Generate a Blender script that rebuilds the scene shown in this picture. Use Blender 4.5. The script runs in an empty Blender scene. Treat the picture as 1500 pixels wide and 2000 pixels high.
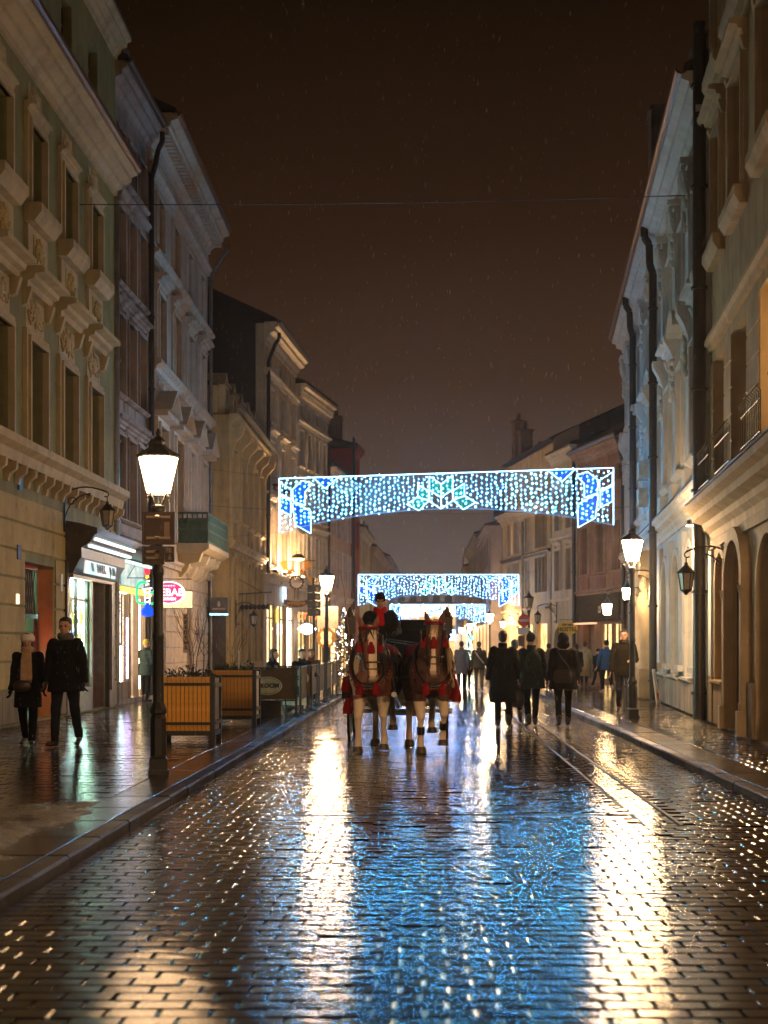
import bpy, bmesh, math, random
from mathutils import Vector, Matrix, noise
random.seed(7)
S = bpy.context.scene
C = S.collection
PI = math.pi
R = math.radians

# ------------------------------------------------------------------ camera
cam_d = bpy.data.cameras.new('camera')
cam = bpy.data.objects.new('camera', cam_d)
C.objects.link(cam)
cam.location = (0, 0, 1.5)
cam.rotation_euler = (R(90), 0, 0)
cam_d.sensor_width = 36.0
cam_d.lens = 50.0
cam_d.shift_x = -0.0425
cam_d.shift_y = 0.131
cam_d.clip_start = 0.1
cam_d.clip_end = 2000
cam_d.dof.use_dof = True
cam_d.dof.focus_distance = 20.5
cam_d.dof.aperture_fstop = 2.4
S.camera = cam

# ------------------------------------------------------------------ night sky (town glow under low cloud)
W = bpy.data.worlds.new('World')
S.world = W
W.use_nodes = True
nt = W.node_tree
nt.nodes.clear()
wo = nt.nodes.new('ShaderNodeOutputWorld')
bg = nt.nodes.new('ShaderNodeBackground')
tc = nt.nodes.new('ShaderNodeTexCoord')
sx = nt.nodes.new('ShaderNodeSeparateXYZ')
nz = nt.nodes.new('ShaderNodeTexNoise')
nz.inputs['Scale'].default_value = 2.2
nz.inputs['Detail'].default_value = 5
ad = nt.nodes.new('ShaderNodeMath'); ad.operation = 'MULTIPLY_ADD'
ad.inputs[1].default_value = 0.15
rp = nt.nodes.new('ShaderNodeValToRGB')
SKY = [(0.00, (.115, .088, .080)), (0.075, (.078, .054, .045)), (.165, (.044, .0225, .0130)),
       (.27, (.0230, .0098, .0042)), (.42, (.0078, .0034, .0012)), (1.0, (.0050, .0024, .0011))]
cr = rp.color_ramp
cr.elements[0].position = SKY[0][0]; cr.elements[0].color = SKY[0][1] + (1,)
cr.elements[1].position = SKY[-1][0]; cr.elements[1].color = SKY[-1][1] + (1,)
for p, c in SKY[1:-1]:
    e = cr.elements.new(p); e.color = c + (1,)
sb = nt.nodes.new('ShaderNodeMath'); sb.operation = 'SUBTRACT'; sb.inputs[1].default_value = .075
nt.links.new(tc.outputs['Generated'], sx.inputs[0])
nt.links.new(tc.outputs['Generated'], nz.inputs['Vector'])
nt.links.new(nz.outputs['Fac'], ad.inputs[0])
nt.links.new(sx.outputs['Z'], ad.inputs[2])
nt.links.new(ad.outputs[0], sb.inputs[0])
nt.links.new(sb.outputs[0], rp.inputs['Fac'])
nt.links.new(rp.outputs['Color'], bg.inputs['Color'])
bg.inputs['Strength'].default_value = 0.52
nt.links.new(bg.outputs[0], wo.inputs['Surface'])

# ------------------------------------------------------------------ exposure and render settings
vs = S.view_settings
S.display_settings.display_device = 'sRGB'
vs.view_transform = 'Standard'
vs.look = 'None'
vs.exposure = 1.1
vs.gamma = 1.0
vs.use_curve_mapping = False
try:
    S.cycles.max_bounces = 6
    S.cycles.diffuse_bounces = 3
    S.cycles.glossy_bounces = 4
    S.cycles.transparent_max_bounces = 12
    S.cycles.volume_bounces = 0
    S.cycles.sample_clamp_indirect = 6.0
    S.cycles.sample_clamp_direct = 0.0
    S.cycles.use_light_tree = True
    S.cycles.caustics_reflective = False
    S.cycles.caustics_refractive = False
    S.cycles.use_denoising = True
except Exception:
    pass

# ------------------------------------------------------------------ materials
def nodes(name):
    m = bpy.data.materials.new(name)
    m.use_nodes = True
    n = m.node_tree.nodes
    return m, n, m.node_tree.links, n['Principled BSDF']

def coords(n, l, space, sc=(1, 1, 1)):
    mp = n.new('ShaderNodeMapping')
    mp.inputs['Scale'].default_value = sc
    if space == 'world':
        g = n.new('ShaderNodeNewGeometry'); l.new(g.outputs['Position'], mp.inputs['Vector'])
    else:
        g = n.new('ShaderNodeTexCoord'); l.new(g.outputs['Object'], mp.inputs['Vector'])
    return mp.outputs['Vector']

def noise_tex(n, l, vec, scale, detail=4, rough=.55):
    t = n.new('ShaderNodeTexNoise')
    t.inputs['Scale'].default_value = scale
    t.inputs['Detail'].default_value = detail
    t.inputs['Roughness'].default_value = rough
    l.new(vec, t.inputs['Vector'])
    return t.outputs['Fac']

def ramp(n, l, fac, p0, c0, p1, c1):
    r = n.new('ShaderNodeValToRGB')
    r.color_ramp.elements[0].position = p0; r.color_ramp.elements[0].color = tuple(c0) + (1,)
    r.color_ramp.elements[1].position = p1; r.color_ramp.elements[1].color = tuple(c1) + (1,)
    l.new(fac, r.inputs['Fac'])
    return r.outputs['Color']

def sc3(c, k): return tuple(min(1, x * k) for x in c)

def mat(name, col, rough=.6, metal=0., var=.25, vscale=6., bump=.0, bscale=60., space='obj', spec=.5, coat=0.):
    m, n, l, b = nodes(name)
    v = coords(n, l, space)
    f = noise_tex(n, l, v, vscale)
    l.new(ramp(n, l, f, .3, sc3(col, 1 - var), .7, sc3(col, 1 + var)), b.inputs['Base Color'])
    b.inputs['Roughness'].default_value = rough
    b.inputs['Metallic'].default_value = metal
    b.inputs['Specular IOR Level'].default_value = spec
    b.inputs['Coat Weight'].default_value = coat
    if bump:
        bp = n.new('ShaderNodeBump'); bp.inputs['Strength'].default_value = bump
        bp.inputs['Distance'].default_value = .02
        l.new(noise_tex(n, l, v, bscale, 3), bp.inputs['Height'])
        l.new(bp.outputs[0], b.inputs['Normal'])
    return m

def plaster(name, col, grime=.45, dirt=(.055, .042, .032)):
    grime = min(.9, grime*1.35)
    """painted render: patchy paint, rain streaks, fine grain"""
    m, n, l, b = nodes(name)
    big = noise_tex(n, l, coords(n, l, 'world', (1, 1, 1)), .55, 6, .62)
    strk = noise_tex(n, l, coords(n, l, 'world', (1, 1, .16)), 2.6, 5, .6)
    mul = n.new('ShaderNodeMath'); mul.operation = 'MULTIPLY'
    l.new(big, mul.inputs[0]); l.new(strk, mul.inputs[1])
    mr = n.new('ShaderNodeMapRange')
    mr.inputs['From Min'].default_value = .20; mr.inputs['From Max'].default_value = .40
    mr.inputs['To Min'].default_value = 0; mr.inputs['To Max'].default_value = grime
    l.new(mul.outputs[0], mr.inputs['Value'])
    tint = ramp(n, l, noise_tex(n, l, coords(n, l, 'world'), 3.1, 5), .3, sc3(col, .86), .72, sc3(col, 1.08))
    mx = n.new('ShaderNodeMix'); mx.data_type = 'RGBA'
    l.new(mr.outputs[0], mx.inputs['Factor'])
    l.new(tint, mx.inputs['A']); mx.inputs['B'].default_value = tuple(dirt) + (1,)
    l.new(mx.outputs['Result'], b.inputs['Base Color'])
    b.inputs['Roughness'].default_value = .78
    b.inputs['Specular IOR Level'].default_value = .25
    bp = n.new('ShaderNodeBump'); bp.inputs['Strength'].default_value = .35; bp.inputs['Distance'].default_value = .015
    l.new(noise_tex(n, l, coords(n, l, 'world'), 38, 4), bp.inputs['Height'])
    l.new(bp.outputs[0], b.inputs['Normal'])
    return m

def wet(name, c0, c1, r0, r1, bump=.25, bscale=55, big=.8, spec=.7):
    """rain-wet stone: dark, glossy in pools, rougher where it drains"""
    m, n, l, b = nodes(name)
    w = coords(n, l, 'world')
    f1 = noise_tex(n, l, w, 9, 5)
    l.new(ramp(n, l, f1, .3, c0, .7, c1), b.inputs['Base Color'])
    f2 = noise_tex(n, l, w, big, 5, .6)
    mr = n.new('ShaderNodeMapRange')
    mr.inputs['From Min'].default_value = .34; mr.inputs['From Max'].default_value = .66
    mr.inputs['To Min'].default_value = r0; mr.inputs['To Max'].default_value = r1
    l.new(f2, mr.inputs['Value'])
    l.new(mr.outputs[0], b.inputs['Roughness'])
    b.inputs['Specular IOR Level'].default_value = spec
    bp = n.new('ShaderNodeBump'); bp.inputs['Strength'].default_value = bump; bp.inputs['Distance'].default_value = .006
    l.new(noise_tex(n, l, w, bscale, 4, .6), bp.inputs['Height'])
    l.new(bp.outputs[0], b.inputs['Normal'])
    return m

def emit(name, col, strength, sampled=True):
    m, n, l, b = nodes(name)
    b.inputs['Base Color'].default_value = (.02, .02, .02, 1)
    b.inputs['Emission Color'].default_value = tuple(col) + (1,)
    b.inputs['Emission Strength'].default_value = strength
    if not sampled:
        m.cycles.emission_sampling = 'NONE'
    return m

def emit_var(name, c0, c1, strength, scale=4., space='obj'):
    m, n, l, b = nodes(name)
    v = coords(n, l, space)
    l.new(ramp(n, l, noise_tex(n, l, v, scale, 3), .38, c0, .62, c1), b.inputs['Emission Color'])
    b.inputs['Base Color'].default_value = (.02, .02, .02, 1)
    b.inputs['Emission Strength'].default_value = strength
    return m

def glass_dark(name, col=(.012, .012, .014), rough=.06):
    m, n, l, b = nodes(name)
    b.inputs['Base Color'].default_value = tuple(col) + (1,)
    b.inputs['Roughness'].default_value = rough
    b.inputs['Specular IOR Level'].default_value = .6
    bp = n.new('ShaderNodeBump'); bp.inputs['Strength'].default_value = .12; bp.inputs['Distance'].default_value = .05
    l.new(noise_tex(n, l, coords(n, l, 'world'), 1.6, 2), bp.inputs['Height'])
    l.new(bp.outputs[0], b.inputs['Normal'])
    return m

def glass_clear(name, tint=(.92, .95, .95)):
    m = bpy.data.materials.new(name); m.use_nodes = True
    n = m.node_tree.nodes; l = m.node_tree.links; n.clear()
    o = n.new('ShaderNodeOutputMaterial'); mx = n.new('ShaderNodeMixShader')
    t = n.new('ShaderNodeBsdfTransparent'); t.inputs[0].default_value = tuple(tint) + (1,)
    g = n.new('ShaderNodeBsdfGlossy'); g.inputs['Roughness'].default_value = .02
    fr = n.new('ShaderNodeFresnel'); fr.inputs[0].default_value = 1.45
    ge = n.new('ShaderNodeNewGeometry'); iv = n.new('ShaderNodeMath'); iv.operation = 'SUBTRACT'; iv.inputs[0].default_value = 1.0
    l.new(ge.outputs['Backfacing'], iv.inputs[1]); ml = n.new('ShaderNodeMath'); ml.operation = 'MULTIPLY'
    l.new(fr.outputs[0], ml.inputs[0]); l.new(iv.outputs[0], ml.inputs[1])
    l.new(ml.outputs[0], mx.inputs[0]); l.new(t.outputs[0], mx.inputs[1]); l.new(g.outputs[0], mx.inputs[2])
    l.new(mx.outputs[0], o.inputs['Surface'])
    return m

def vcol_mat(name, rough=.6, bump=.3, bscale=140):
    m, n, l, b = nodes(name)
    a = n.new('ShaderNodeVertexColor'); a.layer_name = 'coat'
    l.new(a.outputs['Color'], b.inputs['Base Color'])
    b.inputs['Roughness'].default_value = rough
    bp = n.new('ShaderNodeBump'); bp.inputs['Strength'].default_value = bump; bp.inputs['Distance'].default_value = .008
    l.new(noise_tex(n, l, coords(n, l, 'obj', (1, 1, .35)), bscale, 3), bp.inputs['Height'])
    l.new(bp.outputs[0], b.inputs['Normal'])
    return m

# ------------------------------------------------------------------ mesh collector
class MB:
    def __init__(s): s.v = []; s.f = []; s.m = []; s.sm = []
    def add(s, vs, fs, mi=0, smooth=False):
        o = len(s.v); s.v += [tuple(p) for p in vs]
        for q in fs:
            s.f.append(tuple(i + o for i in q)); s.m.append(mi); s.sm.append(smooth)
        return s
    def box(s, x0, x1, y0, y1, z0, z1, mi=0):
        x0, x1 = min(x0, x1), max(x0, x1); y0, y1 = min(y0, y1), max(y0, y1); z0, z1 = min(z0, z1), max(z0, z1)
        return s.add([(x0,y0,z0),(x1,y0,z0),(x1,y1,z0),(x0,y1,z0),(x0,y0,z1),(x1,y0,z1),(x1,y1,z1),(x0,y1,z1)],
                     [(0,3,2,1),(4,5,6,7),(0,1,5,4),(1,2,6,5),(2,3,7,6),(3,0,4,7)], mi)
    def bevbox(s, x0, x1, y0, y1, z0, z1, b=.01, mi=0):
        """box whose top edge is chamfered all round"""
        v = [(x0,y0,z0),(x1,y0,z0),(x1,y1,z0),(x0,y1,z0),
             (x0,y0,z1-b),(x1,y0,z1-b),(x1,y1,z1-b),(x0,y1,z1-b),
             (x0+b,y0+b,z1),(x1-b,y0+b,z1),(x1-b,y1-b,z1),(x0+b,y1-b,z1)]
        f = [(8,9,10,11)]
        for i in range(4):
            j = (i+1) % 4
            f += [(i, j, j+4, i+4), (i+4, j+4, j+8, i+8)]
        return s.add(v, f, mi)
    def quad(s, a, b, c, d, mi=0): return s.add([a, b, c, d], [(0,1,2,3)], mi)
    def bar(s, a, b, r0, r1=None, n=8, mi=0, cap=True, smooth=True):
        a = Vector(a); b = Vector(b); r1 = r0 if r1 is None else r1
        d = (b - a)
        if d.length < 1e-6: return s
        d.normalize()
        u = d.cross(Vector((0, 0, 1)))
        if u.length < 1e-3: u = Vector((1, 0, 0))
        u.normalize(); w = d.cross(u)
        vs = []
        for c, r in ((a, r0), (b, r1)):
            for i in range(n):
                t = 2*PI*(i+.5)/n
                vs.append(c + u*math.cos(t)*r + w*math.sin(t)*r)
        s.add(vs, [(i, (i+1) % n, n+(i+1) % n, n+i) for i in range(n)], mi, smooth)
        if cap: s.add(vs, [tuple(range(n-1, -1, -1)), tuple(range(n, 2*n))], mi)
        return s
    def tube(s, pts, r, n=6, mi=0, taper=1.):
        for i in range(len(pts)-1):
            k0 = 1 - (1-taper)*i/(len(pts)-1); k1 = 1 - (1-taper)*(i+1)/(len(pts)-1)
            s.bar(pts[i], pts[i+1], r*k0, r*k1, n, mi)
        return s
    def lathe(s, prof, c=(0,0,0), n=12, mi=0, ph=0., sx=1., sy=1., smooth=True):
        """prof: (radius, z) from bottom to top"""
        vs = []
        for r, z in prof:
            for i in range(n):
                t = 2*PI*i/n + ph
                vs.append((c[0]+math.cos(t)*r*sx, c[1]+math.sin(t)*r*sy, c[2]+z))
        fs = []
        for k in range(len(prof)-1):
            for i in range(n):
                j = (i+1) % n
                fs.append((k*n+i, k*n+j, (k+1)*n+j, (k+1)*n+i))
        s.add(vs, fs, mi, smooth)
        s.add(vs[:n], [tuple(range(n-1, -1, -1))], mi)
        s.add(vs[-n:], [tuple(range(n))], mi)
        return s
    def ell(s, c, r, n=10, k=7, mi=0, rot=None):
        vs = []; c = Vector(c)
        if not hasattr(r, '__len__'): r = (r, r, r)
        for j in range(k+1):
            ph = PI*j/k
            for i in range(n):
                t = 2*PI*i/n
                p = Vector((r[0]*math.sin(ph)*math.cos(t), r[1]*math.sin(ph)*math.sin(t), -r[2]*math.cos(ph)))
                if rot: p = rot @ p
                vs.append(c + p)
        fs = []
        for j in range(k):
            for i in range(n):
                i2 = (i+1) % n
                if j == 0: fs.append((0, n+i2, n+i))
                elif j == k-1: fs.append((j*n+i, j*n+i2, k*n))
                else: fs.append((j*n+i, j*n+i2, (j+1)*n+i2, (j+1)*n+i))
        return s.add(vs, fs, mi, True)
    def cap(s, a, b, r0, r1=None, n=10):
        """tapered capsule"""
        r1 = r0 if r1 is None else r1
        s.bar(a, b, r0, r1, n); s.ell(a, r0, n, 6); s.ell(b, r1, n, 6)
        return s
    def loft(s, rings, n=14, mi=0, smooth=True):
        """rings: (cx, cy, z, rx, ry)"""
        vs = []
        for cx, cy, z, rx, ry in rings:
            for i in range(n):
                t = 2*PI*i/n
                vs.append((cx+rx*math.cos(t), cy+ry*math.sin(t), z))
        fs = []
        for k in range(len(rings)-1):
            for i in range(n):
                j = (i+1) % n
                fs.append((k*n+i, k*n+j, (k+1)*n+j, (k+1)*n+i))
        s.add(vs, fs, mi, smooth)
        s.add(vs[:n], [tuple(range(n-1, -1, -1))], mi); s.add(vs[-n:], [tuple(range(n))], mi)
        return s
    def prism(s, poly, axis, a, b, mi=0, smooth=False):
        """poly in the plane across axis ('x': (y,z), 'y': (x,z), 'z': (x,y)), extruded from a to b"""
        n = len(poly)
        def P(p, t):
            return {'x': (t, p[0], p[1]), 'y': (p[0], t, p[1]), 'z': (p[0], p[1], t)}[axis]
        vs = [P(p, a) for p in poly] + [P(p, b) for p in poly]
        s.add(vs, [(i, (i+1) % n, n+(i+1) % n, n+i) for i in range(n)], mi, smooth)
        s.add(vs, [tuple(range(n-1, -1, -1)), tuple(range(n, 2*n))], mi)
        return s
    def mesh(s, name, mats, fix=True):
        me = bpy.data.meshes.new(name)
        me.from_pydata(s.v, [], s.f)
        if not isinstance(mats, (list, tuple)): mats = [mats]
        for m in mats: me.materials.append(m)
        me.polygons.foreach_set('material_index', s.m)
        me.polygons.foreach_set('use_smooth', s.sm)
        if fix and len(s.f) < 60000:
            bm = bmesh.new(); bm.from_mesh(me)
            bmesh.ops.recalc_face_normals(bm, faces=bm.faces)
            bm.to_mesh(me); bm.free()
        me.update()
        return me
    def build(s, name, mats, parent=None, loc=(0,0,0), rot=(0,0,0), fix=True):
        return inst(s.mesh(name, mats, fix), name, parent, loc, rot)

def inst(me, name, parent=None, loc=(0,0,0), rot=(0,0,0), scale=None):
    o = bpy.data.objects.new(name, me); C.objects.link(o)
    o.parent = parent; o.location = loc; o.rotation_euler = rot
    if scale: o.scale = scale
    return o

def empty(name, loc=(0,0,0), rz=0.):
    o = bpy.data.objects.new(name, None); C.objects.link(o)
    o.location = loc; o.rotation_euler = (0, 0, rz); o.empty_display_size = .2
    return o

def tag(o, label=None, cat=None, group=None, kind=None):
    if label: o['label'] = label
    if cat: o['category'] = cat
    if group: o['group'] = group
    if kind: o['kind'] = kind
    return o

def thing(name, label, cat, loc=(0,0,0), rz=0., group=None):
    return tag(empty(name, loc, rz), label, cat, group)

def copy_tree(o, parent=None):
    c = o.copy(); C.objects.link(c)
    c.parent = parent
    for ch in list(o.children): copy_tree(ch, c)
    return c

_fcache = {}
def text_mesh(txt, size, m, extrude=.004, bold=0.0):
    key = (txt, size, m.name, extrude, bold)
    if key in _fcache: return _fcache[key]
    cu = bpy.data.curves.new('lettering', 'FONT')
    cu.body = txt; cu.size = size; cu.extrude = extrude; cu.offset = bold
    cu.align_x = 'CENTER'; cu.align_y = 'CENTER'; cu.resolution_u = 3
    o = bpy.data.objects.new('lettering', cu); C.objects.link(o)
    dg = bpy.context.evaluated_depsgraph_get()
    me = bpy.data.meshes.new_from_object(o.evaluated_get(dg))
    bpy.data.objects.remove(o)
    me.materials.clear(); me.materials.append(m)
    _fcache[key] = me
    return me

def fused(mb, name, m, parent=None, voxel=.012, smooth=3, color=None, loc=(0,0,0), rot=(0,0,0), fold=0.):
    """one continuous skin grown over overlapping shapes"""
    me0 = mb.mesh(name, m)
    o = bpy.data.objects.new(name, me0); C.objects.link(o)
    r = o.modifiers.new('r', 'REMESH'); r.mode = 'VOXEL'; r.voxel_size = voxel; r.use_smooth_shade = True
    if smooth:
        sm = o.modifiers.new('s', 'SMOOTH'); sm.factor = .5; sm.iterations = smooth
    if fold:
        tx = bpy.data.textures.get('cloth_folds') or bpy.data.textures.new('cloth_folds', 'CLOUDS')
        tx.noise_scale = .13; tx.noise_depth = 2
        dm = o.modifiers.new('d', 'DISPLACE'); dm.texture = tx; dm.strength = fold*3; dm.mid_level = .5; dm.texture_coords = 'GLOBAL'
        o.location = (random.uniform(-9, 9), random.uniform(-9, 9), 0); bpy.context.view_layer.update()
    dg = bpy.context.evaluated_depsgraph_get()
    me = bpy.data.meshes.new_from_object(o.evaluated_get(dg))
    bpy.data.objects.remove(o); bpy.data.meshes.remove(me0)
    me.name = name
    me.materials.clear(); me.materials.append(m)
    me.polygons.foreach_set('material_index', [0]*len(me.polygons))
    me.polygons.foreach_set('use_smooth', [True]*len(me.polygons))
    if color:
        at = me.color_attributes.new('coat', 'FLOAT_COLOR', 'POINT')
        buf = []
        for vv in me.vertices: buf += list(color(vv.co)) + [1.0]
        at.data.foreach_set('color', buf)
    return inst(me, name, parent, loc, rot)

# ------------------------------------------------------------------ palette
M = {}
M['iron'] = mat('black_iron', (.022, .020, .019), .42, .0, .2, bump=.15, bscale=90)
M['pipe'] = mat('dark_downpipe', (.028, .025, .024), .35, .0, .25)
M['zinc'] = mat('zinc_pipe', (.20, .19, .18), .38, .6, .3, vscale=3, bump=.1)
M['gutter'] = mat('copper_gutter', (.11, .055, .04), .32, .5, .3)
M['roof'] = mat('dark_roof_tin', (.035, .028, .026), .5, .2, .3, vscale=2)
M['lampglow'] = emit('lit_lantern_glass', (1.0, .61, .30), 260)
M['lampglow_far'] = emit('lit_far_lantern_glass', (1.0, .64, .32), 330)
M['frosted'] = mat('unlit_lantern_glass', (.42, .36, .29), .25, 0, .15)
M['glass'] = glass_dark('night_window_glass')
M['glass_curtain'] = glass_dark('window_glass_with_blind', (.10, .085, .07), .08)
M['clear'] = glass_clear('shop_glass')
M['litwin'] = emit_var('lit_room', (1.0, .50, .16), (1.0, .66, .30), 1.2, 1.5)
M['cream_frame'] = mat('cream_window_paint', (.46, .40, .31), .5, 0, .12)
M['white_frame'] = mat('white_window_paint', (.58, .54, .47), .5, 0, .1)
M['brown_frame'] = mat('brown_window_paint', (.10, .055, .03), .45, 0, .2)
M['snow_mark'] = mat('white_paint', (.8, .8, .78), .5, 0, .05)
M['darkwood'] = mat('dark_stained_wood', (.045, .026, .018), .4, 0, .3, vscale=5, bump=.2)
M['white_shop'] = mat('shop_white', (.75, .77, .74), .6, 0, .08)
# ------------------------------------------------------------------ ground, road, pavements, kerbs
KL, KR = -2.43, 3.20           # road edges
M['sett'] = wet('wet_sett', (.008, .006, .0045), (.017, .0125, .009), .05, .11, .11, 240, .9, .5)
M['bed'] = wet('wet_joint_bed', (.010, .008, .007), (.022, .018, .015), .35, .6, .3, 60)
M['flag'] = wet('wet_pavement_slab', (.030, .022, .015), (.050, .036, .024), .04, .14, .12, 160, .7, .8)
M['kerb'] = wet('wet_granite_kerb', (.016, .012, .010), (.034, .027, .022), .40, .60, .3, 110, .8, .2)
M['plainflag'] = wet('wet_border_flag', (.028, .021, .016), (.048, .036, .027), .16, .26, .2, 60)
M['drain'] = mat('cast_iron_drain', (.02, .018, .017), .3, .5)

gr = MB()
gr.quad((-600, -200, -.03), (600, -200, -.03), (600, 1500, -.03), (-600, 1500, -.03))
tag(gr.build('ground', M['bed']), kind='structure')

road = MB()
road.box(KL, KR, 2.0, 260, -.028, -.012)
road = tag(road.build('road', M['bed']), kind='structure')

def paver_mesh(lx, ly, b, h, m, seed):
    """one sett: worn, slightly crowned top, rounded ends, tilted a hair"""
    rnd = random.Random(seed)
    mb = MB()
    x, y = lx/2, ly/2
    t = [rnd.uniform(-.0014, .0014) for _ in range(4)]
    e = b*rnd.uniform(1.0, 1.7); d = .0042
    v = [(-x,-y,-h),(x,-y,-h),(x,y,-h),(-x,y,-h),
         (-x,-y+b*.5,-d),(x,-y+b*.5,-d),(x,y-b*.5,-d),(-x,y-b*.5,-d),
         (-x+e,-y+b*.6,t[0]),(x-e,-y+b*.6,t[1]),(x-e,y-b*.6,t[2]),(-x+e,y-b*.6,t[3]), (0, 0, .0008)]
    f = [(8,9,12),(9,10,12),(10,11,12),(11,8,12)]
    for i in range(4):
        j = (i+1) % 4
        f += [(i,j,j+4,i+4),(i+4,j+4,j+8,i+8)]
    mb.add(v, f)
    return mb

def paver_field(parent, name, x0, x1, y0, y1, lx, ly, gap, m, z, skip=None, count=300, bev=.009, seed=1):
    """setts laid in stretcher rows across the street: the nearest are separate, the rest one mesh"""
    rnd = random.Random(seed)
    protos = [paver_mesh(lx-.0025, ly-gap, bev, .03, m, seed*50+k) for k in range(12)]
    meshes = [p.mesh(name, m) for p in protos]
    rest = MB(); n = 0
    row = 0; y = y0
    while y < y1:
        off = (row % 2)*lx/2 + rnd.uniform(-.012, .012)
        x = x0 - off
        while x < x1 - .03:
            a, b = max(x, x0), min(x+lx, x1)
            if b - a > .06:
                cx, cy = (a+b)/2, y + ly/2
                if not (skip and skip(cx, cy)):
                    k = rnd.randrange(12)
                    sx_ = (b-a-.0025)/(lx-.0025)
                    dz = rnd.uniform(-.0016, .0016) + .007*noise.noise((cx*.7, cy*.5, seed)) - (.004 if rnd.random() < .03 else 0)
                    vis = abs(cx) < .36*cy + .25
                    if n < count and vis:
                        inst(meshes[k], name, parent, (cx, cy, z+dz), (0, 0, rnd.uniform(-.012, .012)), (sx_, 1, 1)); n += 1
                    else:
                        o = len(rest.v); p = protos[k]
                        rest.v += [(cx+q[0]*sx_, cy+q[1], z+dz+q[2]) for q in p.v]
                        rest.f += [tuple(i+o for i in f) for f in p.f]
                        rest.m += p.m; rest.sm += p.sm
            x += lx
        y += ly; row += 1
    o = rest.build(name, m, parent, fix=False)
    o['kind'] = 'stuff'
    return o

def road_skip(x, y):
    if 12.52 < y < 12.72 and -1.35 < x < 1.6: return True        # cross drain
    if y > 11.9 and 1.78 < x < 2.16: return True                 # smooth longitudinal strip
    return False
paver_field(road, 'paver', KL+.02, KR-.02, 5.2, 60, .217, .136, .0135, M['sett'], 0.0, road_skip, 300, .0075, seed=3)
far = MB(); far.box(KL+.02, KR-.02, 60, 240, -.01, -.002)
far.build('worn_setts', M['sett'], road)
# strip of long flags and the slot drain that cross the setts
paver_field(road, 'paver', 1.83, 2.11, 11.9, 60, .14, .18, .009, M['sett'], -.001, None, 0, .0065, seed=9)
for x in (1.785, 2.115):
    y = 11.9
    while y < 60:
        st = MB(); st.bevbox(x, x+.04, y, y+1.99, -.012, .003, .006)
        st.build('edging_strip', M['kerb'], road); y += 2.0
dr = MB()
for i in range(20):
    x = -1.34 + i*.147
    dr.box(x, x+.137, 12.53, 12.60, -.011, -.004); dr.box(x, x+.137, 12.64, 12.71, -.011, -.003)
dr.build('slot_drain', M['drain'], road)

KH = .08
def pavement(name, x0, x1, border, seed, skip=None):
    b = MB()
    b.box(x0, x1, 2, 260, -.028, KH-.014)
    p = tag(b.build(name, M['bed']), kind='structure')
    return p
pl = pavement('pavement_left', -9.5, KL-.16, 0, 1)
prt = pavement('pavement_right', KR+.16, 9.0, 0, 2)
paver_field(pl, 'paver', -7.6, -2.98, 7.6, 44, .25, .16, .008, M['flag'], KH, None, 260, .006, seed=5)
paver_field(prt, 'paver', KR+.62, 7.4, 9.0, 50, .25, .16, .008, M['flag'], KH, None, 260, .006, seed=6)
f2 = MB(); f2.box(-9.4, -2.98, 44, 240, KH-.014, KH-.002); f2.build('worn_slabs', M['flag'], pl)
f2 = MB(); f2.box(KR+.62, 9, 50, 240, KH-.014, KH-.002); f2.build('worn_slabs', M['flag'], prt)

def kerb(name, x0, x1, flag0, flag1, pv, y0, seed, sgn):
    rnd = random.Random(seed)
    k = tag(empty(name, (0, 0, 0)), kind='structure')
    y = y0
    while y < 75:
        L = rnd.uniform(.86, 1.12)
        mb = MB()
        w = .02
        pr = [(x0, -.028), (x1, -.028), (x1, KH), (x0, KH)]
        xa, xb = x0 + rnd.uniform(-.006, .006), x1 + rnd.uniform(-.006, .006)
        b = .018
        mb.bevbox(xa, xb, y, y+L-.012, -.02, KH+rnd.uniform(.0, .008), b)
        mb.build('kerb_stone', M['kerb'], k)
        mb = MB(); mb.bevbox(flag0, flag1, y+.02, y+L-.004, KH-.03, KH+rnd.uniform(-.002, .003), .006)
        mb.build('border_flag', M['plainflag'], pv)
        y += L
    mb = MB(); mb.box(x0, x1, y, 240, -.02, KH); mb.build('kerb_stone', M['kerb'], k)
    mb = MB(); mb.box(flag0, flag1, y, 240, KH-.03, KH); mb.build('border_flag', M['plainflag'], pv)
kerb('kerb_left', KL-.155, KL+.005, -2.975, KL-.165, pl, 5.0, 11, 1)
kerb('kerb_right', KR-.005, KR+.155, KR+.165, KR+.61, prt, 7.0, 12, -1)

# trodden slush on the left pavement
M['slush'] = wet('grey_brown_slush', (.040, .029, .020), (.13, .098, .072), .10, .45, 1.0, 130, 3.2)
sl = MB()
def slush_patch(x0, x1, y0, y1, nx, ny, hh, thr):
    vs = []; fs = []
    for j in range(ny+1):
        for i in range(nx+1):
            x = x0+(x1-x0)*i/nx; y = y0+(y1-y0)*j/ny
            e = min(i/nx, 1-i/nx, j/ny*1.0, 1-j/ny)*3.2
            f = noise.fractal((x*3.2, y*1.9, 2.3), 1.0, 2.0, 5)*.45 + noise.noise((x*11, y*8, 4))*.30 + noise.noise((x*26, y*19, 7))*.16
            h = (min(1, e)*.95 - .40 + f)*hh
            vs.append((x + .015*noise.noise((x*9, y*9, 1)), y, KH - .004 + max(-.012, h)))
    o = 0
    for j in range(ny):
        for i in range(nx):
            a = j*(nx+1)+i
            q = (a, a+1, a+nx+2, a+nx+1)
            if any(vs[t][2] > KH - .012 for t in q): fs.append(q)
    sl.add(vs, fs, 0, True)
slush_patch(-4.1, -2.70, 7.7, 12.4, 120, 300, .034, 0)
slush_patch(-3.9, -2.72, 11.4, 13.2, 60, 110, .026, 0)
tag(sl.build('slush', M['slush'], fix=False), 'trodden grey brown slush lying on the left pavement beside the kerb', 'slush', kind='stuff')
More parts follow.
